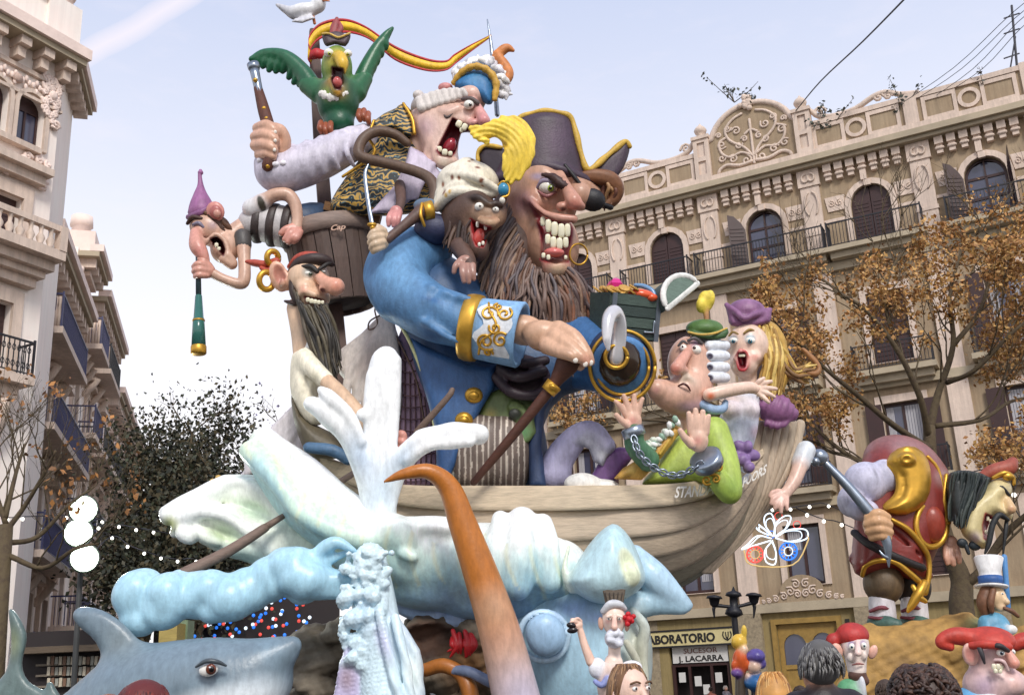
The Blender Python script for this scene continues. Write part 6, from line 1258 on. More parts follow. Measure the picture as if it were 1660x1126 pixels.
# === chained prisoner
pr=fig('prisoner_figure','chained big chinned prisoner figure in a lime green coat with hands raised','statue',1130,790,-80)
SKR=C(216,172,150)
s=Sculpt(2,8,(1110,610,-80));s.ell(1118,590,-70,36,46,34);s.chain([(1070,634,-108,20),(1092,642,-96,27),(1118,632,-80,33),(1134,600,-70,26)],5,k=10);s.ell(1064,630,-118,16,15,15,k=6);s.ell(1112,655,-80,36,20,28,k=8,col=C(190,150,160));s.chain([(1116,655,-70,24),(1124,690,-60,24),(1128,720,-50,26)],4)
s.chain([(1118,566,-100,7),(1108,580,-116,9),(1097,597,-126,11)],4,k=5,col=C(216,158,138));s.ell(1108,600,-118,8,7,8,k=4,col=C(214,156,136));s.chain([(1105,616,-112,5),(1112,610,-114,6),(1122,620,-108,5)],4,k=5,col=C(224,206,186))
ph=s.build('head',pr,LACQ,SKR,soft=4,paint=[(1095,598,None,12,C(214,136,120),1),(1110,610,None,14,C(228,210,190),1),(1110,662,None,34,C(186,150,164),1,.5,-10),(1128,556,None,16,C(160,130,150),1),(1064,632,None,10,C(214,160,150),1)])
eye(ph,1128,567,-102,9,C(110,60,50),-2,-3,.4);eye(ph,1108,564,-104,6,C(110,60,50),-1,-2,.4,1.1);m=MB(C(84,36,36));m.tube([(1100,625,-121,1.4),(1108,622,-126,1.8),(1115,626,-124,1.8),(1119,633,-119,1.2)],seg=6,n=4);m.build('mouth_line',LACQ,ph);m=MB(C(90,84,84));m.tube([(1116,552,-106,2.5),(1126,548,-108,3),(1138,556,-100,2.5)],seg=8,n=4);m.tube([(1100,560,-104,2),(1107,553,-108,2.5),(1113,556,-108,2)],seg=8,n=4);m.build('eyebrow',HAIR,ph)
s=Sculpt(1.8,3,(1162,590,-70));s.ell(1150,570,-60,22,34,28,col=C(206,212,220))
for i,v in enumerate((560,577,595,612)):s.chain([(1150,v,-92,8.5),(1164,v,-88,9),(1176,v,-78,8)],3,k=1.5)
for v in(577,595,612):s.ell(1151,v,-101,4,4,4,op='-',k=1,col=C(70,66,84))
s.build('wig',pr,SATIN,C(222,226,232))
s=Sculpt(1.9,4,(1145,535,-80));s.ell(1142,532,-78,30,15,26);s.poly([(1112,536),(1124,546),(1150,550),(1176,548),(1180,532),(1150,540),(1126,536)],-92,8,5,smooth=2,col=C(60,92,50));ph_=s.build('hat',pr,SATIN,C(84,118,60))
m=MB(C(204,170,80));m.tube([(1116,538,-106,1.8),(1135,542,-106,2),(1158,540,-104,2),(1178,532,-94,1.8)],seg=6,n=4);m.build('gold_trim',SATIN,ph_)
s=Sculpt(1.8,4,(1145,490,-80));s.ell(1144,488,-80,13,17,10);s.ell(1136,495,-84,8,12,8);s.ell(1152,482,-84,7,12,8);s.chain([(1144,500,-80,5),(1146,525,-80,4)],2,col=C(170,120,80));s.build('pompom',ph_,HAIR,C(240,216,84),soft=2)
LIME=C(170,192,88)
s=Sculpt(2.6,12,(1130,730,-70));s.poly([(1120,690),(1150,672),(1166,700),(1184,745),(1198,790),(1192,812),(1176,812),(1150,784),(1090,785),(1040,785),(1060,760),(1090,715)],-70,34,26,smooth=2);s.chain([(1156,700,-90,26),(1176,750,-110,22),(1184,796,-122,19),(1172,788,-128,18),(1158,770,-132,16)],5,k=8)
s.build('coat',pr,SATIN,LIME,paint=[(1185,790,None,34,C(140,168,70),1),(1110,740,None,40,C(186,204,100),1)])
s=Sculpt(2,5,(1060,740,-100));s.poly([(1090,688),(1106,694),(1090,720),(1066,750),(1040,778),(994,776),(1010,758),(1040,742),(1062,720)],-104,12,9,smooth=1)
for p in((1046,735,14,8),(1030,758,16,10),(1060,752,10,8),(1012,768,12,6)):s.ell(p[0],p[1],-116,p[2],p[3],7,rot=-30,k=4)
s.build('gold_front',pr,SATIN,C(204,158,76),paint=[(1060,722,None,10,C(170,120,60),1),(1024,762,None,12,C(220,184,100),1)])
m=MB(C(222,230,216));rr=random.Random(6)
for i in range(26):t=rr.random();m.ell(1096-52*t+rr.uniform(-9,9),686+44*t+rr.uniform(-8,8),-118+rr.uniform(-4,4),7,5,5,rot=rr.uniform(0,90),seg=8,rings=6,col=(C(222,230,216),C(150,180,160),C(240,240,236))[i%3])
m.build('lace_frill',SATIN,pr)
m=MB(C(120,160,100));m.tube([(1118,690,-108,4),(1132,676,-104,4),(1148,672,-100,3)],seg=8,n=3);m.tube([(1092,702,-112,3),(1070,735,-116,3)],seg=6,n=2,col=GT);m.build('collar_edge',SATIN,pr)
def openhand(parent,cu,cv,w,sc,rot,col,thumb=1,spread=1.0):
 """raised hand, palm to the viewer: five separate fingers"""
 a=math.radians(rot);X=lambda x,y:(cu+sc*(x*math.cos(a)-y*math.sin(a)),cv+sc*(x*math.sin(a)+y*math.cos(a)))
 F_=[]
 for bx,an,ln,r_ in((-11,-24,26,5.2),(-4,-8,31,5.4),(4,6,29,5.2),(11,20,23,4.7)):
  b=math.radians(an*spread);p0,p1,p2=X(bx,-10),X(bx+math.sin(b)*ln*.5,-12-math.cos(b)*ln*.55),X(bx+math.sin(b*1.1)*ln,-12-math.cos(b)*ln);F_.append([(*p0,w-2,r_*sc*1.1),(*p1,w-6,r_*sc),(*p2,w-9,r_*sc*.75)])
 F_.append([(*X(10*thumb,8),w-3,6.5*sc),(*X(20*thumb,-2),w-9,5.6*sc),(*X(27*thumb,-12),w-12,4.2*sc)])
 return hand(parent,F_,[(*X(0,2),w,15*sc,17*sc,8*sc,rot)],col,1.4,2.5,paint=[(*X(0,2),None,12*sc,C(222,160,146),1)])
openhand(pr,1026,680,-150,.95,-8,C(222,180,158),-1,1.2);openhand(pr,1132,712,-170,1.1,2,C(226,188,166),-1,.35)
s=Sculpt(2,5,(1040,720,-130));s.chain([(1028,700,-146,15),(1030,722,-138,17),(1050,745,-120,19)],4);s.build('sleeve',pr,SATIN,C(78,122,92))
IR=C(66,82,92);m=MB(IR);m.lathe((1024,692,-148),(1030,708,-146),[(0,15),(.1,19),(.9,19),(1,16)],20);m.build('shackle',STEEL,pr);m=MB(IR);m.lathe((1142,740,-172),(1150,754,-160),[(0,22),(.1,27),(.9,26),(1,22)],22);m.build('shackle',STEEL,pr)
m=MB(GT);rr=random.Random(12)
for p in((1152,766),(1164,758),(1160,776),(1146,778)):m.tube([(p[0]+a,p[1]+b,-152,2)for a,b in spiral(0,0,8,1.2,rr.uniform(0,6),1,9)],seg=6,n=2)
m.build('gold_scrolls',GOLD,pr)
chn=thing('chain','steel chain linking the two shackles of the prisoner','chain',Q(1080,765,-150));cp2=catmull([(1028,712,-166),(1034,730,-168),(1048,748,-164),(1068,762,-160),(1090,770,-160),(1112,766,-166),(1134,752,-178)],3)
for i,p in enumerate(cp2[::1]):
 c_=Q(*p);k_=px(c_);d=np.array(Q(*cp2[min(i+1,len(cp2)-1)]))-np.array(Q(*cp2[max(i-1,0)]));d/=np.linalg.norm(d);n_=(FW if i%2 else np.cross(d,FW));n_=n_-d*(n_@d);n_/=np.linalg.norm(n_);m=MB(C(150,158,166));m.tubew([c_+(d*math.cos(a)*7.5+n_*math.sin(a)*5)*k_ for a in np.linspace(0,6.2832,14)],1.7*k_,seg=6,n=1,cap=False,ref=np.cross(d,n_));m.build('link',STEEL,chn)
s=Sculpt(2.4,8,(940,730,-60));s.chain([(894,770,-60,26),(912,735,-64,24),(938,706,-70,20),(962,700,-76,17),(984,722,-80,14)],5);s.poly([(950,694),(972,696),(992,724),(978,756),(962,748),(955,728),(930,716)],-82,10,8,smooth=1,col=C(150,150,164));s.ell(900,770,-60,26,24,24)
setp(s.build('stuffed_sleeve',None,SATIN,C(176,172,202),paint=[(976,738,None,12,C(196,196,206),1)]),'lilac grey sleeve with a flared cuff draped over the boat side','cloth')
s=Sculpt(2.4,6,(1000,755,-60));s.poly([(960,768),(980,736),(1004,724),(1030,732),(1010,762),(990,784),(950,786)],-70,14,10,smooth=2);setp(s.build('purple_cloth',None,SATIN,C(110,72,128)),'crumpled purple cloth beside the green coated prisoner','cloth')
s=Sculpt(2.4,6,(945,780,-80));s.ell(944,784,-96,30,18,20);s.ell(975,788,-92,30,12,16);setp(s.build('white_bundle',None,SATIN,C(232,230,224)),'white cloth bundle resting on the boat edge','cloth')
# === lady
la=fig('lady_figure','wide eyed blonde lady figure in a mauve tricorn and white bodice clutching the prisoner','statue',1210,760,-20)
SKF=C(238,206,186)
s=Sculpt(1.9,7,(1215,570,-20));s.ell(1212,562,-20,34,38,34);s.ell(1206,590,-32,22,22,22,k=8);s.chain([(1212,600,-14,15),(1212,630,-10,15),(1210,650,-10,22)],4);s.ell(1200,572,-56,5,8,7,k=4,col=C(232,170,156));s.ell(1222,578,-44,12,10,10,k=6);s.ell(1196,582,-50,8,8,8,k=5)
s.poly([(1196,572),(1206,571),(1209,582),(1208,594),(1200,595),(1197,584)],-54,16,4,op='-',k=1.5,col=C(120,30,40));s.chain([(1194,576,-55,2.5),(1200,569,-60,3),(1209,571,-58,2.8),(1212,584,-52,2.6),(1208,598,-54,3),(1199,598,-56,3),(1195,586,-56,2.5)],4,k=1.5,col=C(196,56,66))
fh=s.build('head',la,LACQ,SKF,soft=2.5,paint=[(1224,578,None,13,C(236,176,160),1),(1216,548,None,13,C(130,170,190),.9,.8,0),(1189,550,None,11,C(130,170,190),.9,.9,0)])
eye(fh,1216,552,-52,8.5,C(70,130,150),0,1,.5,.75);eye(fh,1189,552,-50,7,C(70,130,150),0,1,.5,.8);teeth(fh,[(1200,576,-56,3,2.6),(1205,576,-55,3,2.6)],1)
m=MB(C(150,120,60));m.tube([(1206,540,-54,1.6),(1216,534,-54,2.2),(1228,540,-46,1.6)],seg=6,n=4);m.tube([(1182,544,-50,1.6),(1188,538,-54,2),(1196,541,-56,1.6)],seg=6,n=4);m.build('eyebrow',HAIR,fh);m=MB(C(226,160,148));m.ell(1244,566,-24,8,14,5,rot=12);m.build('ear',LACQ,fh)
YB=[C(206,170,84),C(186,146,66),C(222,190,110),C(160,122,58)]
hb=Sculpt(2.4,8,(1245,570,0));hb.ell(1230,552,6,40,36,34);hb.chain([(1255,560,0,20),(1262,600,0,20),(1250,640,0,14)],4);hr=hb.build('hair',la,HAIR,C(190,150,70))
locks(hr,'hair_locks',[(1232,528,-30),(1250,530,-20),(1262,545,-8)],[(1232,640,-26),(1252,645,-18),(1268,636,-8)],60,3.4,YB,mids=[(1240,580,-34),(1262,585,-26),(1274,590,-8)],wob=4,jit=3,seed=51)['kind']='stuff'
locks(hr,'hair_locks',[(1262,560,-16),(1268,580,-14),(1266,600,-12)],[(1318,590,0),(1316,604,4),(1300,622,4)],34,3.0,YB+[C(130,96,60)],mids=[(1290,600,-10),(1292,606,-10),(1285,612,-8)],wob=3,jit=3,seed=52)['kind']='stuff'
m=MB(C(150,104,62));m.tube([(1296,600,0,7),(1320,606,2,6),(1328,596,4,4),(1316,580,6,5),(1302,566,6,3)],seg=8,n=5);m.build('hair_curl',HAIR,hr)
s=Sculpt(1.9,5,(1215,505,-20));s.ell(1210,504,-14,30,20,28);s.poly([(1176,492),(1186,500),(1214,508),(1246,500),(1250,506),(1248,522),(1220,530),(1186,528),(1180,514)],-28,14,8,smooth=2);s.chain([(1178,494,-34,4),(1194,506,-46,5),(1206,516,-52,5),(1222,510,-48,5),(1248,502,-28,4)],5,k=4);s.build('hat',la,SATIN,C(136,92,130),paint=[(1212,490,None,20,C(156,112,148),1)])
s=Sculpt(2.3,9,(1200,690,-20));s.chain([(1206,650,-12,26),(1196,690,-10,32),(1186,730,-4,32),(1180,770,0,34)],4,col=C(206,212,226));s.ell(1186,664,-34,18,15,16,k=6,col=C(232,220,224));s.ell(1214,664,-30,18,15,16,k=6,col=C(232,220,224));s.ell(1200,650,-22,26,10,16,k=5,col=SKF)
s.build('bodice',la,SATIN,C(214,218,230),soft=3,paint=[(1190,690,None,22,C(196,206,226),1),(1226,700,None,18,C(220,200,214),1)])
s=Sculpt(2.2,6,(1250,660,-10));s.ell(1258,664,-4,28,26,24);s.chain([(1236,655,-12,14),(1280,670,0,14)],3);s.chain([(1244,686,-10,6),(1262,690,-12,6),(1280,680,-6,5)],4,k=3);s.build('puffed_sleeve',la,SATIN,C(140,92,132),disp=lambda u,v,z:.9*np.sin((u-1258)*.55+(v-664)*.2))
s=Sculpt(1.8,4,(1200,635,-60));s.chain([(1150,640,-110,11),(1175,634,-108,11),(1210,628,-96,10),(1228,630,-90,9)],5);s.build('arm',la,LACQ,SKF,paint=[(1152,642,None,12,C(226,120,80),1)])
hand(la,[[(1232,626,-92,4.5),(1242,620,-98,4),(1250,618,-98,3)],[(1234,630,-94,4.5),(1248,629,-100,4),(1258,630,-98,3)],[(1233,634,-94,4.5),(1246,638,-100,4),(1255,643,-98,3)],[(1231,638,-93,4.2),(1240,646,-98,3.8),(1246,652,-97,3)],[(1226,626,-92,4.5),(1230,618,-98,4),(1238,613,-98,3)]],[(1228,631,-90,10,9,6)],SKF,1.2,2)
m=MB(C(150,176,206));m.tube([(1140,656,-100,8),(1156,664,-104,8),(1172,662,-100,7),(1176,652,-98,5)],seg=10,n=4);m.build('lace_cuff',SATIN,la)
s=Sculpt(2.2,5,(1195,740,-50));rr=random.Random(14)
for i in range(12):s.ell(1180+rr.uniform(-4,40),736+rr.uniform(-16,24),-46+rr.uniform(-14,8),rr.uniform(8,14),rr.uniform(6,12),9,rot=rr.uniform(0,90),k=3)
s.build('purple_bow',la,SATIN,C(136,108,160))
s=Sculpt(1.9,5,(1285,770,10));s.chain([(1306,730,40,16),(1298,750,34,15)],3,col=C(216,222,228));s.chain([(1298,752,30,12),(1288,778,20,11),(1276,796,14,9)],4,col=C(226,190,172));s.ell(1270,802,10,11,10,8,rot=-50,col=C(226,190,172))
for c in([(1264,802,6,5),(1254,808,2,4.5),(1250,816,2,3.4)],[(1266,806,5,5),(1259,816,1,4.5),(1256,824,1,3.4)],[(1270,808,4,5),(1266,820,0,4.5),(1266,830,0,3.4)],[(1275,808,5,4.6),(1275,818,2,4),(1276,826,2,3)],[(1262,796,8,5),(1252,798,4,4),(1248,804,4,3)]):s.chain(c,3,k=2,col=C(226,184,168))
setp(s.build('dangling_arm',None,LACQ,C(226,190,172),soft=2),'pale arm with a white cuff dangling over the bow of the boat','statue arm')
# === stooping giant on a painted rock, at the far corner of the monument
GW=190
gi=fig('giant_figure','stooping giant figure in a red and gold breastplate gripping a grey war pick','statue',1450,1012,GW)
RED,GD2=C(130,52,46),C(200,158,56)
s=Sculpt(2.4,12,(1460,830,GW));s.poly([(1452,706),(1420,720),(1398,745),(1386,790),(1385,850),(1380,912),(1398,936),(1450,930),(1500,950),(1508,920),(1524,882),(1542,850),(1546,800),(1536,760),(1512,732),(1482,714)],GW,62,42,smooth=2);s.ell(1462,752,GW+6,62,46,52,rot=16,k=5,col=C(150,112,110));s.ell(1430,850,GW-30,40,44,34,k=6);s.chain([(1384,905,GW-10,8),(1420,900,GW-56,9),(1470,912,GW-58,9),(1504,932,GW-40,8)],4,k=5,col=C(112,44,40));s.chain([(1390,846,GW-20,3),(1440,858,GW-64,3),(1490,900,GW-60,3)],4,op='-',k=4)
s.build('breastplate',gi,LACQ,RED,soft=5,paint=[(1470,730,None,42,C(150,112,112),.7,.6,20),(1528,775,None,24,C(156,120,116),1)])
s=Sculpt(2,8,(1476,780,GW-60));s.poly([(1436,748),(1456,726),(1484,724),(1504,744),(1510,780),(1500,815),(1470,834),(1440,832),(1432,822),(1456,800),(1458,775)],GW-70,28,20,smooth=2);s.ell(1470,744,GW-100,14,11,10,k=4);s.ell(1470,744,GW-112,8,6,6,op='-',k=2);s.chain([(1454,738,GW-82,4),(1470,728,GW-88,5),(1490,738,GW-82,4)],4,k=4);s.chain([(1440,756,GW-80,5),(1456,770,GW-86,6),(1456,800,GW-86,6),(1436,820,GW-80,5)],4,k=5)
pdn=s.build('pauldron',gi,GOLD,C(200,158,56));m=MB(C(60,44,24));m.ell(1470,742,GW-92,5,4,4);m.build('boss',GOLD,pdn)
s=Sculpt(2,6,(1400,790,GW-60));s.ell(1404,782,GW-56,36,34,32);s.ell(1434,772,GW-60,26,28,24,k=4);s.ell(1380,812,GW-60,22,26,24,k=4);s.ell(1398,826,GW-74,26,18,20,k=4);s.chain([(1414,750,GW-90,3),(1426,775,GW-96,3),(1422,800,GW-92,3)],4,op='-',k=4,col=C(70,66,80));s.build('sleeve',gi,SATIN,C(196,194,214))
hand(gi,[[(1408,838,GW-108,8),(1424,832,GW-118,8.5),(1438,838,GW-110,7)],[(1407,849,GW-108,8),(1424,844,GW-120,8.5),(1441,850,GW-112,7)],[(1409,860,GW-106,8),(1426,857,GW-118,8),(1442,862,GW-110,7)],[(1414,870,GW-104,7),(1428,868,GW-114,7),(1440,872,GW-108,6)]],[(1416,850,GW-96,17,22,14)],C(214,168,126),1.7,3)
wpk=thing('war_pick','grey steel war pick with a knobbed head held across the giant','weapon',Q(1441,915,GW-110));m=MB(C(110,108,118));m.tube([(1336,748,GW-100,6),(1372,785,GW-104,8),(1405,824,GW-108,9.5),(1424,850,GW-108,9),(1438,880,GW-110,8),(1441,918,GW-110,1.5)],seg=10,n=5);m.build('shaft',STEEL,wpk);m=MB(C(96,96,108));m.ell(1329,741,GW-100,15,14,13,rot=30);m.ell(1322,748,GW-106,8,8,8);m.build('head',STEEL,wpk);m=MB(C(110,108,118));m.tube([(1441,905,GW-110,4),(1432,900,GW-112,3),(1426,892,GW-112,1)],seg=6,n=3);m.build('barb',STEEL,wpk)
m=MB(GD2)
m.tube([(1446,842,GW-78,4),(1472,858,GW-76,5),(1496,886,GW-66,5),(1505,905,GW-58,4.5),(1506,930,GW-56,4.5),(1500,960,GW-56,5)],seg=8,n=5)
m.tube([(1398,932,GW-40,4),(1404,916,GW-56,4.5),(1424,908,GW-66,4.5),(1450,910,GW-68,4.5),(1474,928,GW-64,5),(1492,944,GW-58,5)],seg=8,n=5)
m.tube([(1510+25*math.cos(a),850+36*math.sin(a),GW-56+14*math.cos(a),5)for a in np.linspace(0,6.2832,20)],seg=8,n=2,cap=False);m.tube([(1534,770,GW-44,3.5),(1530,810,GW-52,4),(1538,846,GW-40,4)],seg=8,n=3);m.tube([(1504,740,GW-50,3),(1520,760,GW-48,3.5),(1530,800,GW-50,3.5)],seg=8,n=3)
m.tube([(1498,945,GW-60,7),(1490,960,GW-64,9),(1478,980,GW-62,7),(1472,990,GW-62,3)],seg=8,n=4);m.tube([(1480,950,GW-62,4),(1492,968,GW-66,5),(1500,974,GW-64,4)],seg=8,n=4);m.build('gold_trim',GOLD,gi)
m=MB(C(150,62,46));m.ell(1510,850,GW-52,22,32,18);m.build('medallion',LACQ,gi);m=MB(C(40,34,34));m.tube([(1384,862,GW-34,6),(1410,882,GW-66,7),(1450,902,GW-72,7),(1496,920,GW-62,6)],seg=8,n=5,flat=(1,.5));m.build('belt',SATIN,gi)
s=Sculpt(2.2,8,(1450,950,GW));s.ell(1432,945,GW-20,32,34,32);s.ell(1480,950,GW+10,28,34,30,col=C(44,38,36));s.build('trousers',gi,SATIN,C(100,82,60),soft=4,paint=[(1432,962,None,22,C(70,56,46),1,.5,0)])
for i,(u,w_)in enumerate(((1429,GW-20),(1481,GW+6))):
 m=MB(C(206,202,206));m.tube([(u,968,w_,20),(u+1,985,w_,21),(u+3,1002,w_,21)],seg=16,n=3);sk=m.build('sock',SATIN,gi);m=MB(C(120,60,70));m.tube([(u-18,990,w_-12,3),(u,984,w_-24,3.5),(u+20,990,w_-10,3)],seg=6,n=4);m.tube([(u-20,1000,w_-10,2.5),(u+2,1002,w_-24,3),(u+22,998,w_-8,2.5)],seg=6,n=4);m.build('sock_band',SATIN,sk)
 m=MB(C(70,100,92));m.tube([(u-12,1010,w_,12),(u+8,1010,w_-20,13),(u+24,1012,w_-30,10)],seg=12,n=3);m.build('shoe',SATIN,gi)
SKG=C(206,190,140)
s=Sculpt(2,8,(1605,825,GW-30));s.poly([(1596,790),(1614,776),(1638,782),(1640,800),(1632,812),(1642,826),(1640,842),(1626,842),(1612,838),(1600,862),(1608,880),(1592,890),(1570,876),(1556,856),(1568,815)],GW-48,32,22,smooth=2);s.chain([(1630,806,GW-68,6),(1638,824,GW-76,9)],3,k=4,col=C(216,180,134));s.chain([(1545,800,GW-20,22),(1570,840,GW-30,22)],3,k=8)
s.poly([(1598,832),(1612,840),(1616,848),(1610,866),(1606,878),(1596,872),(1594,850)],GW-70,26,5,op='-',k=2,col=C(150,36,44))
ghd=s.build('head',gi,LACQ,SKG,soft=5,paint=[(1580,872,None,18,C(180,160,160),1),(1640,825,None,10,C(220,170,130),1)])
teeth(ghd,[(1601,840,GW-68,2.6,4),(1606,845,GW-70,2.6,4),(1603,870,GW-68,2.6,3.6),(1598,862,GW-66,2.4,3.4)],1);eye(ghd,1624,798,GW-70,6,C(60,60,60),1,1,.45);m=MB(C(30,28,30));m.tube([(1614,792,GW-72,2.5),(1624,790,GW-76,3.5),(1636,802,GW-74,2.5)],seg=8,n=4);m.build('eyebrow',HAIR,ghd)
m=MB(C(36,38,40));m.tube([(1634,842,GW-78,3),(1620,834,GW-84,5),(1609,850,GW-84,5),(1603,880,GW-82,4.5),(1597,896,GW-80,2)],seg=8,n=5);m.tube([(1632,842,GW-70,3),(1630,860,GW-74,3.5),(1626,898,GW-72,1.5)],seg=8,n=4);m.build('moustache',HAIR,ghd)
s=Sculpt(2.2,6,(1575,805,GW));s.poly([(1534,790),(1540,766),(1570,762),(1608,774),(1592,792),(1578,815),(1570,848),(1556,852),(1540,838)],GW-44,36,24,smooth=2);hb=s.build('hair',gi,HAIR,C(44,50,50))
locks(hb,'hair_locks',[(1544,768,GW-70),(1572,766,GW-82),(1602,775,GW-78)],[(1540,842,GW-60),(1556,852,GW-72),(1570,848,GW-74)],44,2.8,[C(44,52,52),C(60,68,64),C(34,38,40)],wob=3,jit=2,seed=61)['kind']='stuff'
s=Sculpt(2,5,(1620,760,GW-30));s.chain([(1588,776,GW-40,8),(1610,764,GW-44,12),(1634,758,GW-44,13),(1642,748,GW-40,8)],4);ht=s.build('hat',gi,SATIN,C(158,78,60));m=MB(GD2);m.ell(1634,772,GW-66,9,7,6);m.tube([(1610,774,GW-62,3),(1628,766,GW-68,4),(1642,772,GW-64,3),(1644,784,GW-62,3)],seg=8,n=4);m.build('gold_ornament',GOLD,ht)
m=MB(C(40,48,54));m.ell(1560,880,GW-62,9,8,6,rot=20);m.ell(1580,884,GW-62,10,8,6,rot=10);m.tube([(1566,884,GW-64,4),(1570,896,GW-64,3)],seg=6,n=2);m.build('bow_tie',SATIN,gi)
hand(gi,[[(1534,888,GW-30,6),(1534,902,GW-36,5),(1536,912,GW-34,4)],[(1542,890,GW-32,6),(1544,904,GW-38,5),(1546,914,GW-36,4)],[(1550,888,GW-30,6),(1554,900,GW-36,5),(1555,910,GW-34,4)]],[(1541,880,GW-26,12,13,9)],C(214,164,140),1.7,3)
s=Sculpt(4.5,12,(1500,1080,60));rr=random.Random(17)
s.poly([(1372,1150),(1378,1050),(1398,1018),(1450,1010),(1510,1002),(1570,990),(1600,1010),(1700,1030),(1720,1150)],160,70,40)
for i in range(34):s.ell(rr.uniform(1385,1700),rr.uniform(1020,1140),rr.uniform(90,150),rr.uniform(16,40),rr.uniform(12,26),26,rot=rr.uniform(-40,40),k=7)
setp(s.build('rock_mound',None,ROCK,C(176,138,78),paint=[(1590,1010,None,40,C(140,146,96),1,.5,0),(1600,1070,None,50,C(120,128,100),1),(1470,1075,None,70,C(150,118,72),1,.4,0)],disp=lambda u,v,z:1.8*np.sin(u*.19+v*.1)*np.sin(v*.31)),'ochre painted rock mound carrying the giant figure','rock')
def gnome_eye(p,u,v,w,r,dx=0):return eye(p,u,v,w,r,C(60,110,120),dx,0,.4,1.15)
KW=-250
g1=fig('thin_gnome_figure','long pale faced gnome figure in a red cap with a small brown beard','statue',1390,1200,KW)
s=Sculpt(1.7,6,(1385,1060,KW));s.ell(1386,1045,KW,22,28,22);s.chain([(1386,1050,KW,19),(1389,1085,KW-4,15)],3);s.chain([(1390,1040,KW-22,4),(1391,1058,KW-32,5.5)],3,k=3,col=C(236,206,196));s.ell(1379,1065,KW-18,6,8,6,k=4);s.ell(1400,1062,KW-16,5,8,6,k=4)
h1=s.build('head',g1,LACQ,C(232,216,206),paint=[(1380,1044,None,10,C(150,130,180),1,1.3,0),(1399,1043,None,8,C(150,130,180),1,1.3,0),(1392,1075,None,8,C(216,160,150),1,.5,0)]);gnome_eye(h1,1381,1048,KW-21,5.5);gnome_eye(h1,1400,1046,KW-18,5,1)
m=MB(C(150,90,84));m.tube([(1382,1077,KW-20,1),(1391,1075,KW-23,1.6),(1400,1076,KW-19,1)],seg=6,n=3);m.build('mouth',LACQ,h1);m=MB(C(226,176,158));m.ell(1357,1054,KW-4,9,13,5,rot=-20);m.build('ear',LACQ,h1);m=MB(C(226,176,158));m.ell(1415,1056,KW-2,7,12,5,rot=20);m.build('ear',LACQ,h1)
s=Sculpt(1.8,6,(1375,1030,KW));s.ell(1382,1028,KW,26,19,24);s.ell(1350,1038,KW+4,11,12,11,k=8);s.build('cap',g1,SATIN,C(176,52,48));s=Sculpt(1.7,4,(1392,1098,KW));s.ell(1390,1094,KW-6,15,13,12);s.ell(1400,1103,KW-8,9,8,8);s.build('beard',g1,HAIR,C(92,62,52))
s=Sculpt(2.4,8,(1385,1140,KW));s.ell(1380,1150,KW+4,26,50,24);s.ell(1396,1120,KW-8,7,26,14,col=C(214,214,220));s.chain([(1372,1116,KW,14),(1362,1160,KW,12)],2);s.build('jacket',g1,SATIN,C(96,160,116),soft=3)
K2=-330
g2=fig('big_chinned_gnome_figure','scowling big chinned gnome figure in a red stocking cap baring its teeth','statue',1610,1230,K2)
s=Sculpt(2,7,(1610,1080,K2));s.ell(1606,1062,K2,36,40,34);s.ell(1636,1106,K2-10,28,22,26,k=10);s.ell(1600,1110,K2,38,34,32,k=10);s.chain([(1636,1060,K2-26,7),(1644,1074,K2-30,9)],3,k=4,col=C(222,160,140));s.chain([(1614,1070,K2-36,4),(1626,1072,K2-40,4),(1634,1086,K2-38,3)],3,k=3)
s.ell(1617,1082,K2-42,11,9,10,op='-',k=2,col=C(110,40,44));h2=s.build('head',g2,LACQ,C(212,180,176),soft=4,paint=[(1645,1108,None,16,C(226,186,176),1),(1596,1112,None,30,C(190,164,180),1),(1645,1074,None,10,C(226,150,130),1)])
teeth(h2,[(1611,1080,K2-37,3.4,5),(1618,1080,K2-38,3.4,5),(1624,1081,K2-36,3,4.4),(1614,1087,K2-37,3.2,3.6),(1621,1087,K2-36,3.2,3.6)],1);eye(h2,1622,1057,K2-32,7,C(60,90,110),2,1,.45);eye(h2,1641,1056,K2-22,5,C(60,90,110),1,1,.45)
m=MB(C(50,44,46));m.tube([(1604,1046,K2-34,3),(1620,1046,K2-40,4.5),(1634,1054,K2-36,3.5)],seg=8,n=4);m.build('eyebrow',HAIR,h2)
s=Sculpt(1.8,4,(1573,1060,K2));s.ell(1573,1060,K2-20,13,19,6,rot=-14);s.ell(1574,1060,K2-26,7,12,4,rot=-14,op='-',k=3,col=C(204,140,130));s.build('ear',h2,LACQ,C(226,178,164));m=MB(C(60,56,60));m.tube([(1586,1045,K2-30,5),(1592,1060,K2-34,4),(1596,1074,K2-32,2)],seg=8,n=3);m.build('sideburn',HAIR,h2)
s=Sculpt(2,8,(1590,1035,K2));s.ell(1606,1036,K2,38,20,34);s.chain([(1580,1034,K2,15),(1550,1030,K2,14),(1530,1034,K2,10),(1526,1042,K2,9),(1540,1048,K2,7)],4,k=8);s.chain([(1574,1046,K2-24,6),(1604,1044,K2-36,7),(1636,1048,K2-26,6)],4,k=5);s.build('cap',g2,SATIN,C(184,60,46))
s=Sculpt(3,10,(1590,1160,K2));s.ell(1586,1165,K2+10,52,56,36);s.ell(1604,1150,K2-10,26,30,30,col=C(220,220,226));s.build('coat',g2,SATIN,C(96,158,200),soft=3)
m=MB(C(184,60,46));m.tube([(1642,1046,K2+60,10),(1660,1038,K2+60,14),(1690,1046,K2+60,16)],seg=12,n=4);setp(m.build('stocking_hat',SATIN),'red stocking cap poking in at the picture edge beside the scowling gnome','cap')
HW=30
hm=fig('top_hat_figure','small long haired figure in a white top hat and blue coat','statue',1610,1060,HW)
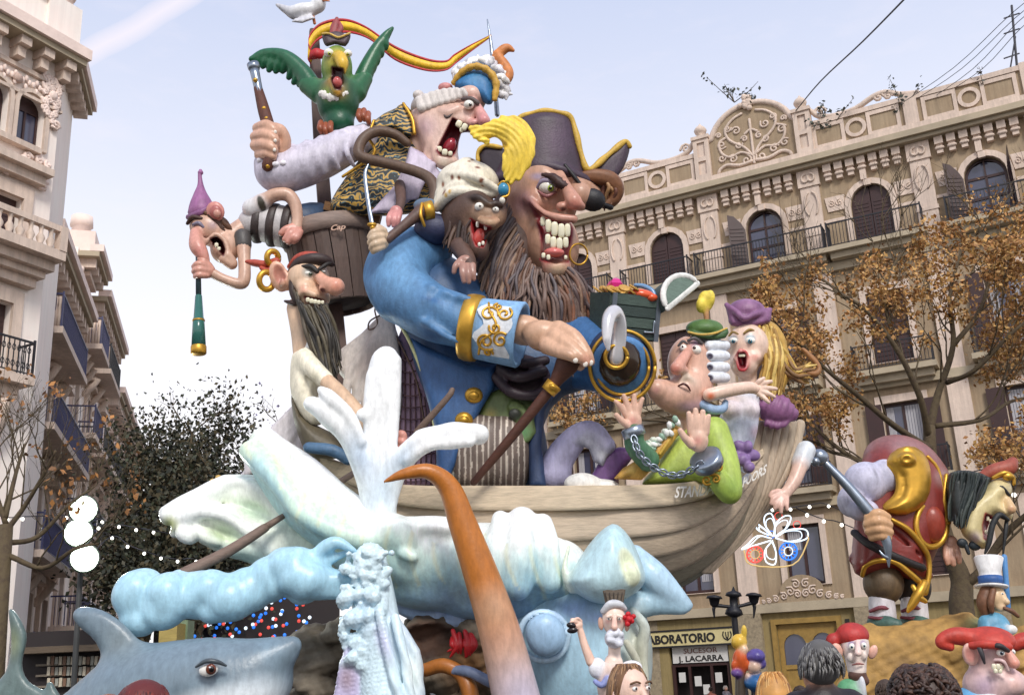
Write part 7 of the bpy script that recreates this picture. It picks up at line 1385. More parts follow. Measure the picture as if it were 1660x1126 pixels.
s=Sculpt(1.6,5,(1615,970,HW));s.ell(1614,970,HW,17,20,16);s.chain([(1626,966,HW-10,4),(1632,975,HW-14,5)],2,k=3);s.ell(1622,984,HW-8,8,7,7,k=4);hh=s.build('head',hm,LACQ,C(222,190,150));eye(hh,1624,962,HW-13,3,C(50,50,50),1,0,.5)
m=MB(C(112,74,50));m.tube([(1600,955,HW-4,10),(1594,975,HW-6,11),(1598,994,HW-4,8)],seg=10,n=3);m.tube([(1610,956,HW-16,5),(1606,975,HW-18,6),(1608,990,HW-16,4)],seg=8,n=3);m.tube([(1628,985,HW-14,3),(1640,990,HW-16,4),(1650,998,HW-14,3)],seg=8,n=3);m.build('hair',HAIR,hm)
m=MB(C(232,230,228));m.lathe((1607,952,HW),(1602,902,HW+4),[(0,25),(.06,26),(.1,17),(.5,17),(.95,23),(1,21)],24);th_=m.build('top_hat',SATIN,hm);m=MB(C(50,90,150));m.lathe((1606.5,946,HW),(1605,934,HW+1),[(0,17.6),(0,19),(1,19),(1,17.6)],24);m.build('hat_band',SATIN,th_)
s=Sculpt(2,6,(1612,1015,HW));s.ell(1612,1020,HW,26,28,20);s.chain([(1598,1008,HW-6,11),(1604,1026,HW-16,9),(1630,1024,HW-20,8)],3);s.ell(1640,1020,HW-22,9,8,7,col=C(236,232,226));s.build('coat',hm,SATIN,C(96,156,186),soft=2)
m=MB(C(84,140,196));m.tube([(1628,902,HW+10,4.5),(1634,986,HW+10,4.5)],seg=10,n=2);setp(m.build('blue_pole',LACQ),'light blue pole standing beside the white top hat figure','pole')
CW=-380
cf=fig('castanet_figure','small white bearded figure in a tall comb hat with a red flower and castanets','statue',995,1200,CW)
SKC=C(240,216,200)
s=Sculpt(1.5,5,(996,1005,CW));s.ell(995,1003,CW,19,26,18);s.chain([(996,1000,CW-17,3.5),(996,1016,CW-24,5.5)],2,k=3,col=C(232,190,172));s.chain([(996,1030,CW,12),(996,1060,CW,10),(994,1080,CW,18)],3);s.chain([(985,999,CW-18,3),(990,997,CW-19,3)],2,k=2);s.chain([(1001,997,CW-18,3),(1007,999,CW-17,3)],2,k=2)
hc_=s.build('head',cf,LACQ,SKC,paint=[(985,1006,None,8,C(236,190,176),1),(1007,1006,None,8,C(236,190,176),1)]);eye(hc_,987,1002,CW-17,3.2,C(70,80,90),0,0,.5);eye(hc_,1004,1002,CW-17,3.2,C(70,80,90),0,0,.5)
m=MB(C(226,182,160));m.ell(974,1010,CW,4.5,11,3,rot=-6);m.ell(1017,1012,CW,4.5,11,3,rot=6);m.build('ear',LACQ,hc_)
s=Sculpt(1.4,3,(996,1034,CW));rr=random.Random(19);s.ell(996,1034,CW-12,16,16,12)
for i in range(18):s.ell(996+rr.uniform(-12,12),1034+rr.uniform(-12,12),CW-20+rr.uniform(-3,3),5,5,4,k=2)
s.build('beard',cf,HAIR,C(212,214,222));m=MB(C(200,202,206));m.tube([(978,990,CW-8,5),(990,979,CW-12,7),(1004,979,CW-12,6),(1013,986,CW-6,4)],seg=8,n=4);m.build('hair',HAIR,cf)
m=MB(C(96,84,70));m.slab([(977,957),(984,955),(996,956),(1008,954),(1014,955),(1011,976),(981,977)],CW-2,18,bev=2);cmb=m.build('comb_hat',WOODP,cf)
m=MB(C(60,50,42))
for k in range(5):m.tube([(981+k*7,960,CW-12.5,.9),(984+k*5.6,973,CW-12.5,.9)],seg=5,n=1)
m.build('comb_slot',SATIN,cmb);m=MB(C(204,30,40));rr=random.Random(23)
for i in range(22):a=rr.uniform(0,6.28);r_=rr.uniform(0,8);m.ell(1020+r_*math.cos(a),1003+1.3*r_*math.sin(a),CW-10+rr.uniform(-4,2),4.5,4.5,3,seg=8,rings=6)
m.build('red_flower',SATIN,cf)
s=Sculpt(1.9,5,(990,1100,CW));s.ell(992,1110,CW,24,40,16,col=C(226,200,186));s.ell(968,1082,CW-4,14,17,13,col=C(238,238,242));s.ell(1024,1080,CW-2,17,10,12,col=C(238,236,240));s.chain([(985,1100,CW-14,6),(975,1110,CW-16,5),(965,1104,CW-14,4)],3,k=3,col=C(130,140,190));s.build('blouse',cf,SATIN,C(236,236,240),soft=2)
s=Sculpt(1.4,4,(945,1035,CW));s.chain([(958,1072,CW-6,8),(948,1046,CW-8,6.5),(941,1022,CW-10,5.5)],3)
s.ell(938,1012,CW-12,7,7,5)
for c in([(934,1008,CW-16,2.6),(928,1006,CW-20,2.3),(924,1009,CW-20,1.8)],[(936,1006,CW-14,2.6),(931,1003,CW-18,2.2),(926,1003,CW-19,1.8)],[(935,1014,CW-16,2.5),(929,1014,CW-20,2.2),(925,1016,CW-19,1.7)],[(942,1006,CW-12,2.6),(938,1002,CW-16,2.2),(934,1001,CW-17,1.7)],[(936,1018,CW-14,2.4),(931,1020,CW-18,2),(927,1021,CW-18,1.6)]):s.chain(c,3,k=1.5)
s.build('arm',cf,LACQ,C(238,200,180));m=MB(C(34,28,30));m.ell(926,1013,CW-22,8,5,4,rot=10);m.ell(928,1021,CW-22,9,5,4,rot=-6);setp(m.build('castanets',GLOSS),'black castanets held up by the small bearded figure','castanets')
DW=640
for nm,lab,bits in(('orange_doll_figure','tiny doll figure in an orange smock and yellow pointed cap near the lamp post',[(1200,1072,13,22,C(214,96,44)),(1198,1040,13,13,C(228,186,70)),(1205,1052,8,8,C(236,200,170)),(1206,1024,5,12,C(232,196,80)),(1194,1090,9,7,C(110,80,150)),(1190,1078,5,8,C(214,96,44)),(1212,1078,5,8,C(214,96,44))]),
('purple_doll_figure','tiny doll figure in a purple hood and blue skirt near the lamp post',[(1226,1062,14,11,C(96,84,160)),(1222,1080,11,11,C(236,200,176)),(1226,1104,22,14,C(50,110,170)),(1236,1075,6,8,C(96,84,160)),(1214,1064,6,7,C(110,96,170)),(1212,1096,5,6,C(236,200,176))])):
 d_=fig(nm,lab,'statue',bits[0][0],1130,DW);s=Sculpt(1.8,3,(bits[0][0],1070,DW))
 for u,v,rx,ry,c_ in bits:s.ell(u,v,DW-(8 if ry<13 else 0),rx,ry,rx,col=c_)
 s.chain([(bits[0][0],1090,DW,8),(bits[0][0],1170,DW,9)],2,col=C(80,70,60));s.build('body',d_,LACQ,bits[0][4],soft=1.5);eye(d_,bits[2 if nm[0]=='o' else 1][0]+2,bits[2 if nm[0]=='o' else 1][1]-2,DW-16,2,C(30,30,30),0,0,.6)
 # === spectators at the front
def person(u,v,Y,label,hair,skin,coat,hstyle='short',yaw=0,height=None,parts=None,hair_w=1.0,seed=1):
 """standing visitor whose crown of the head sits at photo point (u, v) and world distance Y; yaw 0 faces the monument, 180 the camera"""
 top=P(u,v,Y);H_=top[2];x0,y0=top[0],top[1];t=thing('person',label,'person',(x0,y0,0));ya=math.radians(yaw)
 fx=np.array([math.sin(ya),math.cos(ya),0]);rx=np.array([math.cos(ya),-math.sin(ya),0]);k=H_/1.7
 W_=lambda r,f,z:np.array([x0,y0,0])+rx*r*k+fx*f*k+np.array([0,0,z*k])
 pp=lambda r,f,z,rad=None:(*pxof(W_(r,f,z)),)if rad is None else(*pxof(W_(r,f,z)),rad*k/px(W_(r,f,z)))
 ref=pp(0,0,1.5);R_=lambda q:q*k/px(W_(0,0,1.5))
 s=Sculpt(5.0,R_(.03),ref)
 s.chain([pp(0,0,1.44,.085),pp(0,0,1.25,.15),pp(0,0,1.0,.15),pp(0,0,.88,.15)],3)
 for sg in(-1,1):
  s.chain([pp(0,0,1.42,.07),pp(sg*.17,0,1.38,.075),pp(sg*.22,.02,1.1,.042),pp(sg*.23,.08,.86,.045)],3);s.chain([pp(sg*.09,0,.9,.1),pp(sg*.1,.01,.5,.07),pp(sg*.1,0,.08,.05),pp(sg*.1,.12,.05,.045)],3)
  for f_ in range(5):s.chain([pp(sg*.23,.08+.012*(f_-2),.84,.014),pp(sg*.23,.09+.016*(f_-2),.72+.02*abs(f_-2),.009)],1,k=1)
 s.chain([pp(0,0,1.42,.042),pp(0,.01,1.52,.052)],1,col=skin)
 s.build('body',t,SATIN,coat,soft=3)
 s=Sculpt(2.6,R_(.02),ref)
 s.ell(*pp(0,.0,1.585),R_(.078),R_(.108),R_(.085));s.ell(*pp(0,.03,1.52),R_(.056),R_(.06),R_(.06));s.chain([pp(0,.085,1.59,.012),pp(0,.105,1.555,.016)],1,k=3)
 for sg in(-1,1):s.ell(*pp(sg*.08,-.01,1.57),R_(.014),R_(.03),R_(.02),k=2);s.ell(*pp(sg*.035,.09,1.6),R_(.014),R_(.008),R_(.012),op='-',k=2)
 s.ell(*pp(0,.085,1.515),R_(.026),R_(.008),R_(.014),k=2,col=C(176,90,84));hd=s.build('head',t,SATIN,skin,soft=2)
 for sg in(-1,1):
  m=MB(C(236,232,226));m.ellw(W_(sg*.034,.078,1.6),(rx,fx,np.array([0,0,1])),(.014*k,.012*k,.01*k),10,8);m.ellw(W_(sg*.034,.088,1.6),(rx,fx,np.array([0,0,1])),(.006*k,.004*k,.006*k),8,6,col=C(50,34,28));m.build('eye',GLOSS,hd)
  m=MB(tuple(np.array(hair[0])*.8));m.tubew([W_(sg*.016,.094,1.622),W_(sg*.035,.095,1.628),W_(sg*.055,.08,1.62)],.005*k,seg=5,n=2);m.build('eyebrow',HAIR,hd)
 rr=random.Random(seed)
 s=Sculpt(3,R_(.02),ref);s.ell(*pp(0,-.02,1.6),R_(.088*hair_w),R_(.105),R_(.092*hair_w));s.ell(*pp(0,.085,1.53),R_(.075),R_(.085),R_(.075),op='-',k=R_(.02))
 if hstyle in('long','pony'):s.chain([pp(0,-.06,1.58,.07),pp(0,-.08,1.42,.06),pp(0,-.08,1.3,.04)],3)
 hr=s.build('hair',t,HAIR,hair[0]);m=MB()
 for i in range({'short':420,'curly':800}.get(hstyle,330)):
  a,b=rr.uniform(0,6.28),rr.uniform(-.25,1.0);d=np.array([math.cos(a)*math.cos(b),math.sin(a)*math.cos(b),math.sin(b)])
  if d[1]>.45 and d[2]<.45:continue
  c0=W_(d[0]*.088*hair_w,d[1]*.092*hair_w-.02,1.6+d[2]*.104);cc=hair[rr.randrange(len(hair))]
  if hstyle=='curly':n_=rx*d[0]+fx*d[1]+np.array([0,0,d[2]]);t1=np.cross(n_,np.array([rr.uniform(-1,1),rr.uniform(-1,1),rr.uniform(-1,1)]));t1/=np.linalg.norm(t1)+1e-6;q=[c0,c0+k*(.012*t1+.010*n_),c0+k*(.024*t1+.004*n_),c0+k*(.020*t1-.006*n_)];m.tubew(q,[.005*k,.0055*k,.005*k,.002*k],seg=5,n=2,col=cc)
  elif hstyle=='short':q=[c0,c0+rx*d[0]*.012*k+fx*(d[1]*.012-.006)*k+np.array([0,0,-.018*k]),c0+rx*d[0]*.012*k+np.array([0,0,-.045*k])];m.tubew(q,[.0035*k,.004*k,.0015*k],seg=4,n=2,col=cc)
  else:
   L_=rr.uniform(.14,.32)if hstyle=='long' else .1;q=[W_(d[0]*.04,d[1]*.04-.02,1.704),c0+k*np.array([0,0,.004]),W_(d[0]*.098*hair_w,d[1]*.095-.03,1.6+d[2]*.1-L_*.5),W_(d[0]*.09*hair_w,d[1]*.085-.05,1.56+d[2]*.06-L_)];m.tubew(q,[.0035*k,.0045*k,.005*k,.002*k],seg=4,n=3,col=cc)
 o=m.build('hair_strands',HAIR,hr);o['kind']='stuff'
 return t,W_,pp,R_,k
BRN=[C(120,86,56),C(140,104,70),C(96,66,44),C(164,126,88)]
person(1020,1077,4.6,'young woman with light brown hair turned towards the camera below the castanet figure',BRN,C(236,200,180),C(120,130,160),'long',150,seed=3)
person(1322,1037,4.9,'grey haired man in a black jacket seen from behind before the ochre door',[C(90,88,86),C(120,118,116),C(66,62,62),C(140,138,134)],C(206,156,130),C(30,24,28),'short',-10,seed=4)
person(1250,1090,5.4,'woman with straight blonde hair and sunglasses on her head seen from behind',[C(206,150,80),C(180,124,60),C(222,176,110),C(150,96,46)],C(226,180,150),C(60,56,70),'long',5,seed=5)
person(1487,1078,3.2,'visitor with dark brown curly hair seen from behind before the gnome figures',[C(66,46,38),C(84,58,46),C(48,34,30)],C(206,160,134),C(50,44,44),'curly',0,hair_w=1.12,seed=6)
t_,W_,pp,R_,k_=person(238,1102,3.3,'red haired woman with a dark bun seen from behind before the shark',[C(96,32,30),C(120,48,36),C(70,24,26)],C(220,176,150),C(70,40,44),'short',0,seed=7)
m=MB(C(150,84,50));m.ellw(W_(-.1,-.05,1.62),np.eye(3),(.05*k_,.05*k_,.045*k_),12,8);m.build('hair_tuft',HAIR,t_)
for i,(u,v,Y,lab,hc,cc)in enumerate(((1152,1112,30,'distant passer-by in a red brown top by the shop door',C(60,44,36),C(150,80,60)),(1176,1110,31,'distant passer-by with pale hair by the shop door',C(190,180,170),C(90,96,110)),(1296,1110,12,'visitor with dark hair half hidden beside the grey haired man',C(50,36,30),C(56,46,44)),(1432,1100,9,'bearded visitor in a brown coat standing before the rock mound',C(70,54,44),C(96,76,60)))):
 person(u,v,Y,lab,[hc,tuple(np.array(hc)*1.2)],C(214,164,138),cc,'short',(0,160,20,0)[i],seed=20+i)
 # === trees
BARK=material('bark',C(96,82,58),rough=0.9,var=0.3,scale=10,bump=0.6,bscale=20,col2=C(70,58,44))
LEAF=material('leaf',rough=0.7,var=0.15,scale=2)
def grow(m,p,d,L,r,depth,rr,tips,spread=.55,up=.15):
 n=3;pts=[p];q=np.array(p);dd=d/np.linalg.norm(d)
 for i in range(n):
  dd=dd+np.array([rr.uniform(-.22,.22),rr.uniform(-.22,.22),rr.uniform(-.1,.2)]);dd/=np.linalg.norm(dd);q=q+dd*L/n;pts.append(q)
 m.tubew(pts,np.linspace(r,r*.6,n+1),seg=6 if r>.04 else 4,n=2,cap=False)
 if depth==0:tips.append((pts[-1],dd));return
 tips.append((pts[-1],dd))
 for i in range(rr.choice((2,3,3))):
  nd=dd+np.array([rr.uniform(-1,1),rr.uniform(-1,1),rr.uniform(-.6,.8)+up])*spread*1.3;grow(m,pts[-1]if i else pts[2],nd,L*rr.uniform(.62,.85),r*.58,depth-1,rr,tips,spread,up)
rr=random.Random(77)
at=thing('autumn_tree','large street tree with sparse orange brown autumn leaves before the beige facade','tree',(P(1560,1000,21)[0],21,0))
m=MB(C(78,64,50));T_=[];g0=P(1560,1000,21);base=np.array([g0[0],21,0]);pw=lambda u,v,Y:np.array(P(u,v,Y))
def limb(pts,r0,r1,depth=3,sub=4,L=1.0):
 r0,r1=r0*.72,r1*.8;w_=[pw(*p)for p in pts];m.tubew(w_,np.linspace(r0,r1,len(w_)),seg=8,n=5,cap=False);a=catmull(w_,5)
 for i in range(sub):
  j=int(len(a)*(.35+.62*i/max(1,sub-1)))-1;d=a[min(j+1,len(a)-1)]-a[j-1];d/=np.linalg.norm(d);grow(m,a[j],d+np.array([rr.uniform(-1,1),rr.uniform(-.9,.9),rr.uniform(-.2,.8)]),L*rr.uniform(.7,1.2),r1*.9,depth,rr,T_)
m.tubew([base,pw(1560,1000,21),pw(1558,940,21),pw(1535,880,21),pw(1512,780,21),pw(1506,690,21)],[.3,.24,.2,.17,.14,.12],seg=10,n=4,cap=False)
limb([(1560,950,21),(1590,925,20.8),(1630,865,20.6),(1680,820,20.4),(1730,760,20.2)],.15,.05,3,4)
limb([(1506,700,21),(1520,640,21),(1545,560,21),(1540,480,21),(1560,400,21.2)],.13,.03,3,6)
limb([(1506,710,21),(1490,640,20.5),(1450,560,20.2),(1400,500,20),(1350,470,20)],.11,.03,3,6)
limb([(1545,560,21),(1590,500,21.3),(1610,420,21.5),(1620,360,21.6)],.08,.03,3,5)
limb([(1512,730,21),(1450,690,20),(1390,640,19.6),(1330,590,19.4),(1290,540,19.5)],.1,.03,3,6)
limb([(1520,780,21),(1440,760,21.6),(1380,740,22),(1320,690,22.4),(1270,610,22.6)],.1,.03,3,6)
limb([(1535,620,21),(1580,600,20.4),(1640,540,20),(1690,500,20)],.08,.03,3,5)
limb([(1516,690,21),(1590,680,21.5),(1640,650,22),(1700,640,22)],.08,.03,3,5)
limb([(1480,620,20.5),(1440,520,21),(1440,450,21.4),(1470,400,21.6)],.07,.03,3,5)
limb([(1380,740,22),(1330,720,23),(1300,640,24)],.06,.025,2,4);limb([(1330,720,22.6),(1240,700,23),(1140,690,23.4),(1040,680,23.6),(960,690,23.8)],.07,.03,3,7)
m.build('trunk',BARK,at);lc=[]
nr=np.random.default_rng(5)
for p,d in T_:
 k=int(nr.integers(18,76))if nr.random()<.42 else 0
 if k:lc.append(p+nr.normal(size=(k,3))*[.14,.14,.09])
lc=np.vstack(lc);_c=tocam(lc);_u=830+_c[:,0]/_c[:,2]*FPX;_v=563-_c[:,1]/_c[:,2]*FPX;lc=lc[_v>np.interp(_u,[900,1150,1240,1340,1400,1460,1530,1600,1660,1760],[640,600,440,450,440,405,350,310,330,330])+18*np.sin(_u*.07)+nr.normal(size=len(_u))*12]
leafmesh('crown',lc,.09,[C(188,140,84),C(170,120,68),C(198,156,98),C(150,106,62),C(190,146,80),C(176,138,78)],LEAF,at,3)['kind']='stuff'
def dark_tree(u,v_top,v_mid,Y,wpx,label,seed,n=9000,cols=(C(60,66,48),C(44,48,40),C(72,70,54),C(86,78,56))):
 rr2=random.Random(seed);b=P(u,1000,Y);t=thing('dark_tree',label,'tree',(b[0],Y,0),'trees closing the street');top=P(u,v_top,Y)[2];m=MB(C(50,42,40));tips=[];kx=px(P(u,v_mid,Y))
 tr=np.array([b[0],Y,0.]);m.tubew([tr,tr+[0,0,top*.35]],[.3,.22],seg=8,n=3,cap=False)
 for i in range(9):
  a=rr2.uniform(0,6.28);e=tr+np.array([math.cos(a)*wpx*.45*kx,math.sin(a)*wpx*.3*kx,top*rr2.uniform(.55,.92)]);s0=tr+[0,0,top*.33];m.tubew([s0,(s0+e)/2+[0,0,.4],e],[.14,.08,.03],seg=5,n=3,cap=False)
  for q in range(5):p=s0+(e-s0)*rr2.uniform(.5,1);grow(m,p,np.array([rr2.uniform(-1,1),rr2.uniform(-1,1),rr2.uniform(0,1)]),top*.08,.03,2,rr2,tips)
 m.build('trunk',BARK,t);r=np.random.default_rng(seed);pts=np.array([p for p,d in tips]);pts=pts[pts[:,2]<top*1.02];c=pts[r.integers(0,len(pts),n)]+r.normal(size=(n,3))*[.5,.5,.4]
 leafmesh('crown',c,.15,cols,LEAF,t,seed)['kind']='stuff'
dark_tree(275,668,760,34,150,'dark leafy tree beside the far end of the pale street houses',5,10000)
dark_tree(338,705,780,32,80,'dark leafy tree standing behind the pale wave curl',6,7000)
dark_tree(230,790,880,33,110,'low dark tree behind the floodlights',7,7000)
dark_tree(305,800,880,30,150,'low wide dark tree behind the long blue splash',9,9000)
dark_tree(445,640,700,44,110,'thin purplish twiggy tree showing faintly beside the sail',8,700,(C(110,100,140),C(90,84,120)))
bt=thing('bare_tree','bare brown street tree with a few orange leaves under the corner house','tree',(P(10,1000,15)[0],15,0));m=MB(C(78,64,50));T_=[]
b0=np.array([P(8,1000,15)[0],15,0]);m.tubew([b0,pw(10,850,15)],[.14,.1],seg=8,n=3,cap=False)
for pts in([(10,860,15),(40,820,15),(70,770,14.8),(90,730,14.6)],[(10,850,15),(-6,800,15),(-20,740,15)],[(12,880,15),(60,870,15.4),(110,820,15.6),(150,790,15.8)],[(14,900,15),(70,920,15),(120,890,14.8),(160,880,14.8)],[(8,840,15),(25,770,15.2),(40,720,15.4)]):limb(pts,.06,.02,3,4,.6)
m.build('trunk',BARK,bt);lc=[p+nr.normal(size=(9,3))*.09 for p,d in T_ if nr.random()<.07];leafmesh('crown',np.vstack(lc),.09,[C(170,118,66),C(140,96,56)],LEAF,bt,4)['kind']='stuff'
def roof_plant(u,v,sz,label,seed,n=50):
 xz_=R.uv(u,v+14);p0=R.W(xz_[0],0.0,xz_[1]-.12);t=thing('roof_plant',label,'plant',p0,'plants on the roof parapet');r=np.random.default_rng(seed);m=MB(C(70,60,50));pts=[]
 for i in range(6):e=p0+r.normal(size=3)*sz*.5+[0,0,sz*.9];m.tubew([p0,(p0+e)/2+r.normal(size=3)*.05,e],[.02,.015,.008],seg=4,n=2,cap=False);pts+=[p0+(e-p0)*x for x in(.5,.7,.85,1)]
 m.build('stem',BARK,t);pts=np.array(pts);c=pts[r.integers(0,len(pts),n)]+r.normal(size=(n,3))*.08;leafmesh('foliage',c,.16,[C(60,66,60),C(80,84,74)],LEAF,t,seed)['kind']='stuff'
roof_plant(1190,148,.9,'scraggly plant growing over the crown of the pediment',1,45);roof_plant(1218,160,.5,'small tuft of weeds at the pediment peak',2,50);roof_plant(1345,192,.7,'dark low bush on the parapet beside the right hand finial',3,110);roof_plant(1460,162,.8,'dark bush on the parapet under the overhead cables',4,110);roof_plant(1596,130,.7,'thin bare plant on the roof parapet near the antenna',5,16)
# === overhead cables, antenna, dome corner
WIRE=material('dark_wire',C(50,50,58),rough=.6)
def cable(name,label,pts,r=.02,group='overhead cables'):m=MB(C(50,50,58));m.tubew([P(*p)for p in pts],r,seg=5,n=4);return setp(m.build(name,WIRE),label,'cable',group)
cable('overhead_cable','thick overhead cable rising from the pediment finial',[(1290,180,38),(1330,132,30),(1400,66,24),(1500,-36,18)],.022,None)
for i,(a,b,lab)in enumerate((((1440,182),(1640,22),'highest of the thin overhead cables sloping up to the antenna'),((1462,176),(1645,30),'second thin overhead cable sloping up to the antenna'),((1492,172),(1650,36),'third thin overhead cable sloping up to the antenna'),((1520,160),(1655,46),'lowest of the thin overhead cables sloping up to the antenna'))):cable('thin_overhead_cable',lab,[(a[0],a[1],37),((a[0]+b[0])/2+6,(a[1]+b[1])/2+8,33),(b[0],b[1],30),(b[0]+60,b[1]-45,29)],.012)
an=thing('roof_antenna','rust brown roof antenna mast at the picture corner','antenna',P(1648,125,36));m=MB(C(90,60,60));m.tubew([P(1650,125,36),P(1640,10,36)],.05,seg=6,n=2);m.build('mast',WIRE,an);m=MB(C(90,60,60));[m.tubew([P(1628,v,36),P(1652,v-8,36)],.03,seg=5,n=1)for v in(30,55,95)];m.tubew([P(1636,122,36),P(1646,60,36)],.03,seg=5,n=1);m.build('crossbar',WIRE,an)
dm_=R.W(9.6,-3,22.0);m=MB(C(150,60,62));m.lathew(dm_,dm_+[0,0,1.4],[(0,2.4),(.3,2.0),(.7,1.1),(1,.1)],20);setp(m.build('red_dome',SATIN),'dark red roof dome just showing at the picture corner','roof')
# === lamp post, neon decoration, garlands, floodlights
lp=thing('lamp_post','black iron lamp post with three lanterns before the ochre ground floor','street lamp',(P(1192,1000,31)[0],31,0));m=MB(C(40,44,42));u0,v0=1190,985
b_=np.array([P(1196,1000,31)[0],31,0]);m.tubew([b_,b_+[0,0,.6],b_+[0,0,.7],P(1192,1020,31),P(1190,962,31)],[.22,.18,.1,.09,.07],seg=10,n=3);m.build('post',IRON,lp)
for du in(-32,32):
 m=MB(C(40,44,42));m.tubew([P(u0,984,31),P(u0+du*.5,981-du*.03,31),P(u0+du,980-du*.06,31),P(u0+du,1000,31)],[.05,.05,.06,.02],seg=8,n=3);m.lathew(P(u0+du,982-du*.06,31),P(u0+du,962-du*.06,31),[(0,.05),(.2,.12),(.7,.16),(.72,.24),(.9,.2),(1,.06)],12);m.build('lantern_arm',IRON,lp)
m=MB(C(40,44,42));m.lathew(P(u0,1000,31),P(u0-1,950,31),[(0,.1),(.1,.26),(.25,.22),(.35,.12),(.65,.12),(.7,.24),(.8,.2),(.86,.06),(1,.01)],12);m.build('finial',IRON,lp)
def glow(name,col,s):return material(name,col,emit=col,estr=s,rough=.4,var=0)
NW,NB,NR,NG=glow('white_neon',C(220,236,250),.9),glow('blue_neon',C(40,110,210),.9),glow('red_neon',C(210,74,64),.8),glow('warm_neon',C(200,170,110),.5)
NY=22;ne=thing('neon_decoration','hanging festive light decoration with a white ribbon bow and coloured rings','light decoration',P(1255,915,NY));kn=px(P(1255,875,NY))
def neon(name,pts,r,mat):m=MB();m.tubew([P(u,v,NY)for u,v in pts],r*kn,seg=6,n=4);return m.build(name,mat,ne)
for pts in([(1258,870),(1280,858),(1306,858),(1308,872),(1284,878),(1258,872)],[(1256,868),(1258,848),(1272,836),(1282,838),(1276,854),(1258,868)],[(1252,868),(1240,850),(1240,836),(1250,832),(1256,848),(1254,868)],[(1250,872),(1228,868),(1212,882),(1202,890),(1222,884),(1248,876)],[(1252,876),(1240,892),(1242,910),(1256,914),(1258,896),(1252,878)],[(1244,866),(1228,858),(1226,848),(1238,856),(1248,866)]):neon('white_ribbon',pts,1.15,NW);neon('white_ribbon',[((u-1254)*.82+1254,(v-872)*.8+872)for u,v in pts],.8,NW)
for(u,v,r_,mt)in((1224,898,13,NR),(1224,898,7,NG),(1278,893,14,NB),(1278,893,7,NW),(1250,866,6,NB),(1262,836,6,NR),(1292,850,6,NR)):neon('ring',[(u+r_*math.cos(a),v+r_*math.sin(a))for a in np.linspace(0,6.2832,20)],r_*.11,mt)
for(u,v,mt)in((1224,898,NR),(1278,893,NB)):
 for a in np.linspace(0,6.28,13)[:-1]:neon('ray',[(u+8*math.cos(a),v+8*math.sin(a)),(u+12*math.cos(a),v+12*math.sin(a))],1,mt)
neon('frame',[(1206,892),(1218,915),(1285,915),(1309,878),(1309,868)],1.2,NG);neon('hanging_wire',[(1255,832),(1255,800),(1256,700)],.5,WIRE)
BULB=glow('garland_bulb',C(255,252,240),3.0)
def garland(label,pts,r=.05):
 t=thing('light_garland',label,'string lights',P(*pts[0]),'festive string lights');m=MB(C(50,50,58));m.tubew([P(*p)for p in pts],.012,seg=4,n=3);m.build('wire',WIRE,t)
 for p in pts[1:-1]:m=MB();m.ellw(P(*p)-np.array([0,0,.05]),np.eye(3),(r,r,r),8,6);m.build('bulb',BULB,t)
garland('string of white bulbs sagging beside the floodlights',[(-20,830,22),(12,838,22),(37,837,22),(108,835,23),(166,842,23),(160,852,23),(193,850,24),(221,855,24),(249,859,25),(300,870,26)],.036)
garland('string of white bulbs lower down before the dark trees',[(140,905,23),(182,868,24),(207,882,24),(234,893,24),(261,901,25),(288,906,25),(318,906,26),(350,930,26)],.036)
garland('string of white bulbs crossing beside the neon decoration',[(1220,840,26),(1252,823,27),(1281,822,27),(1312,818,27),(1343,817,28),(1400,850,30)],.042);garland('short string of white bulbs behind the giant arm',[(1290,822,25),(1308,831,25),(1335,841,25),(1364,847,25),(1440,880,25)],.042)
garland('string of white bulbs over the giant hat',[(1550,770,24),(1652,752,23),(1643,798,23),(1655,840,23),(1700,850,23)],.05)
rr=random.Random(31);cl_=thing('coloured_light_curtain','curtain of tiny red blue and white festive lights behind the shark','string lights',P(400,1080,30))
for c_,mt,n in((C(235,245,255),NW,60),(C(60,110,240),NB,70),(C(230,70,70),NR,50)):
 m=MB()
 for i in range(n):m.ellw(P(rr.uniform(300,505),rr.uniform(960,1075),30+rr.uniform(-.5,.5)),np.eye(3),(.05,.05,.05),6,4)
 m.build('tiny_lights',mt,cl_)['kind']='stuff'
m=MB(C(30,28,32));m.boxw(P(400,1030,31),np.eye(3),(2.6,.1,2.4));m.build('dark_panel',DARK,cl_)
FL=glow('floodlight_glass',C(232,255,228),9.0);HOUS=material('floodlight_housing',C(60,62,62),rough=.5)
fm=thing('floodlight_mast','slim mast carrying three glaring white floodlights under the street houses','floodlight',(P(136,1000,20)[0],20,0));m=MB(C(70,72,72));fb=np.array([P(120,1000,20)[0],20.3,0]);m.tubew([fb,P(138,800,20.3)],[.06,.05],seg=8,n=2);m.build('pole',HOUS,fm)
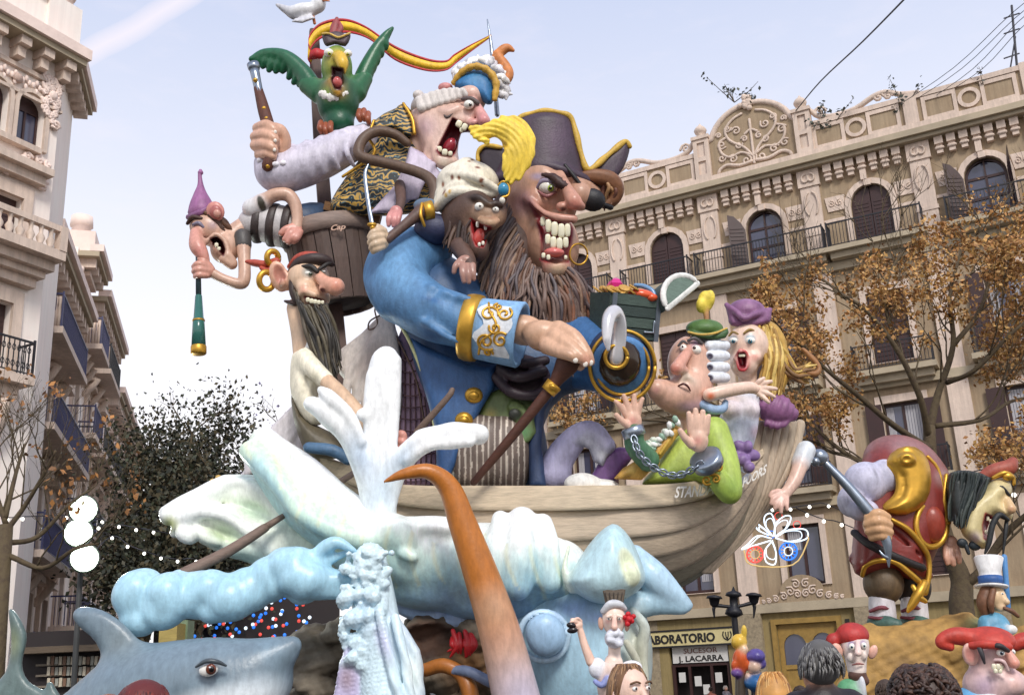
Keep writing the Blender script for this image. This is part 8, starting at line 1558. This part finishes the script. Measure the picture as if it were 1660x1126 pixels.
for i,(u,v)in enumerate(((135,825),(127,863),(137,904))):
 c0=P(u,v,19.9);dr_=np.array([.28,-.9,-.1]);dr_/=np.linalg.norm(dr_);h=MB(C(60,62,62));h.lathew(c0-dr_*.02,c0-dr_*.3,[(0,.25),(0,.28),(.3,.27),(1,.12)],16);ho=h.build('housing',HOUS,fm);g_=MB();g_.lathew(c0-dr_*.015,c0+dr_*.03,[(0,.24),(.7,.24),(1,.2)],20);g_.build('glass',FL,ho)
 ld=bpy.data.lights.new('floodlight_beam','SPOT');ld.energy=260;ld.color=(.93,1,.94);ld.spot_size=math.radians(100);ld.spot_blend=.6;ld.shadow_soft_size=.25;lo__=bpy.data.objects.new('floodlight_beam',ld);COL.objects.link(lo__);lo__.location=tuple(c0+dr_*.1);tg=Vector(tuple(Q(620,760,0)))-lo__.location;lo__.rotation_euler=tg.to_track_quat('-Z','Y').to_euler()
ki=thing('kiosk','dark kiosk with lit shelves at the street corner beyond the shark tail','kiosk',P(130,1126,22));m=MB(C(36,30,28));m.boxw(P(120,1080,22.4),np.eye(3),(1.0,.3,.7));m.build('body',DARK,ki);m=MB(C(90,76,60));m.boxw(P(120,1052,22),np.eye(3),(1.05,.5,.06));m.build('roof',WOODP,ki)
for v in(1075,1092,1110):m=MB(C(120,110,96));m.boxw(P(125,v,22.05),np.eye(3),(.8,.06,.02));m.build('shelf',WOODP,ki);m=MB();rr=random.Random(v);[m.boxw(P(80+i*6.4,v-5,22.0),np.eye(3),(.03,.04,.07+.02*rr.random()),col=(C(190,180,160),C(120,90,70),C(150,150,140))[i%3])for i in range(14)];m.build('goods',SATIN,ki)['kind']='stuff'
m=MB(C(170,150,84));m.boxw(P(280,1042,20),np.eye(3),(.16,.3,.34));o=m.build('wooden_box',WOODP);setp(o,'ochre wooden box standing behind the shark back','box')
m=MB(C(120,140,110));m.boxw(P(300,1036,20.4),np.eye(3),(.1,.2,.34));setp(m.build('green_panel',SATIN),'narrow grey green panel beside the ochre box','panel')
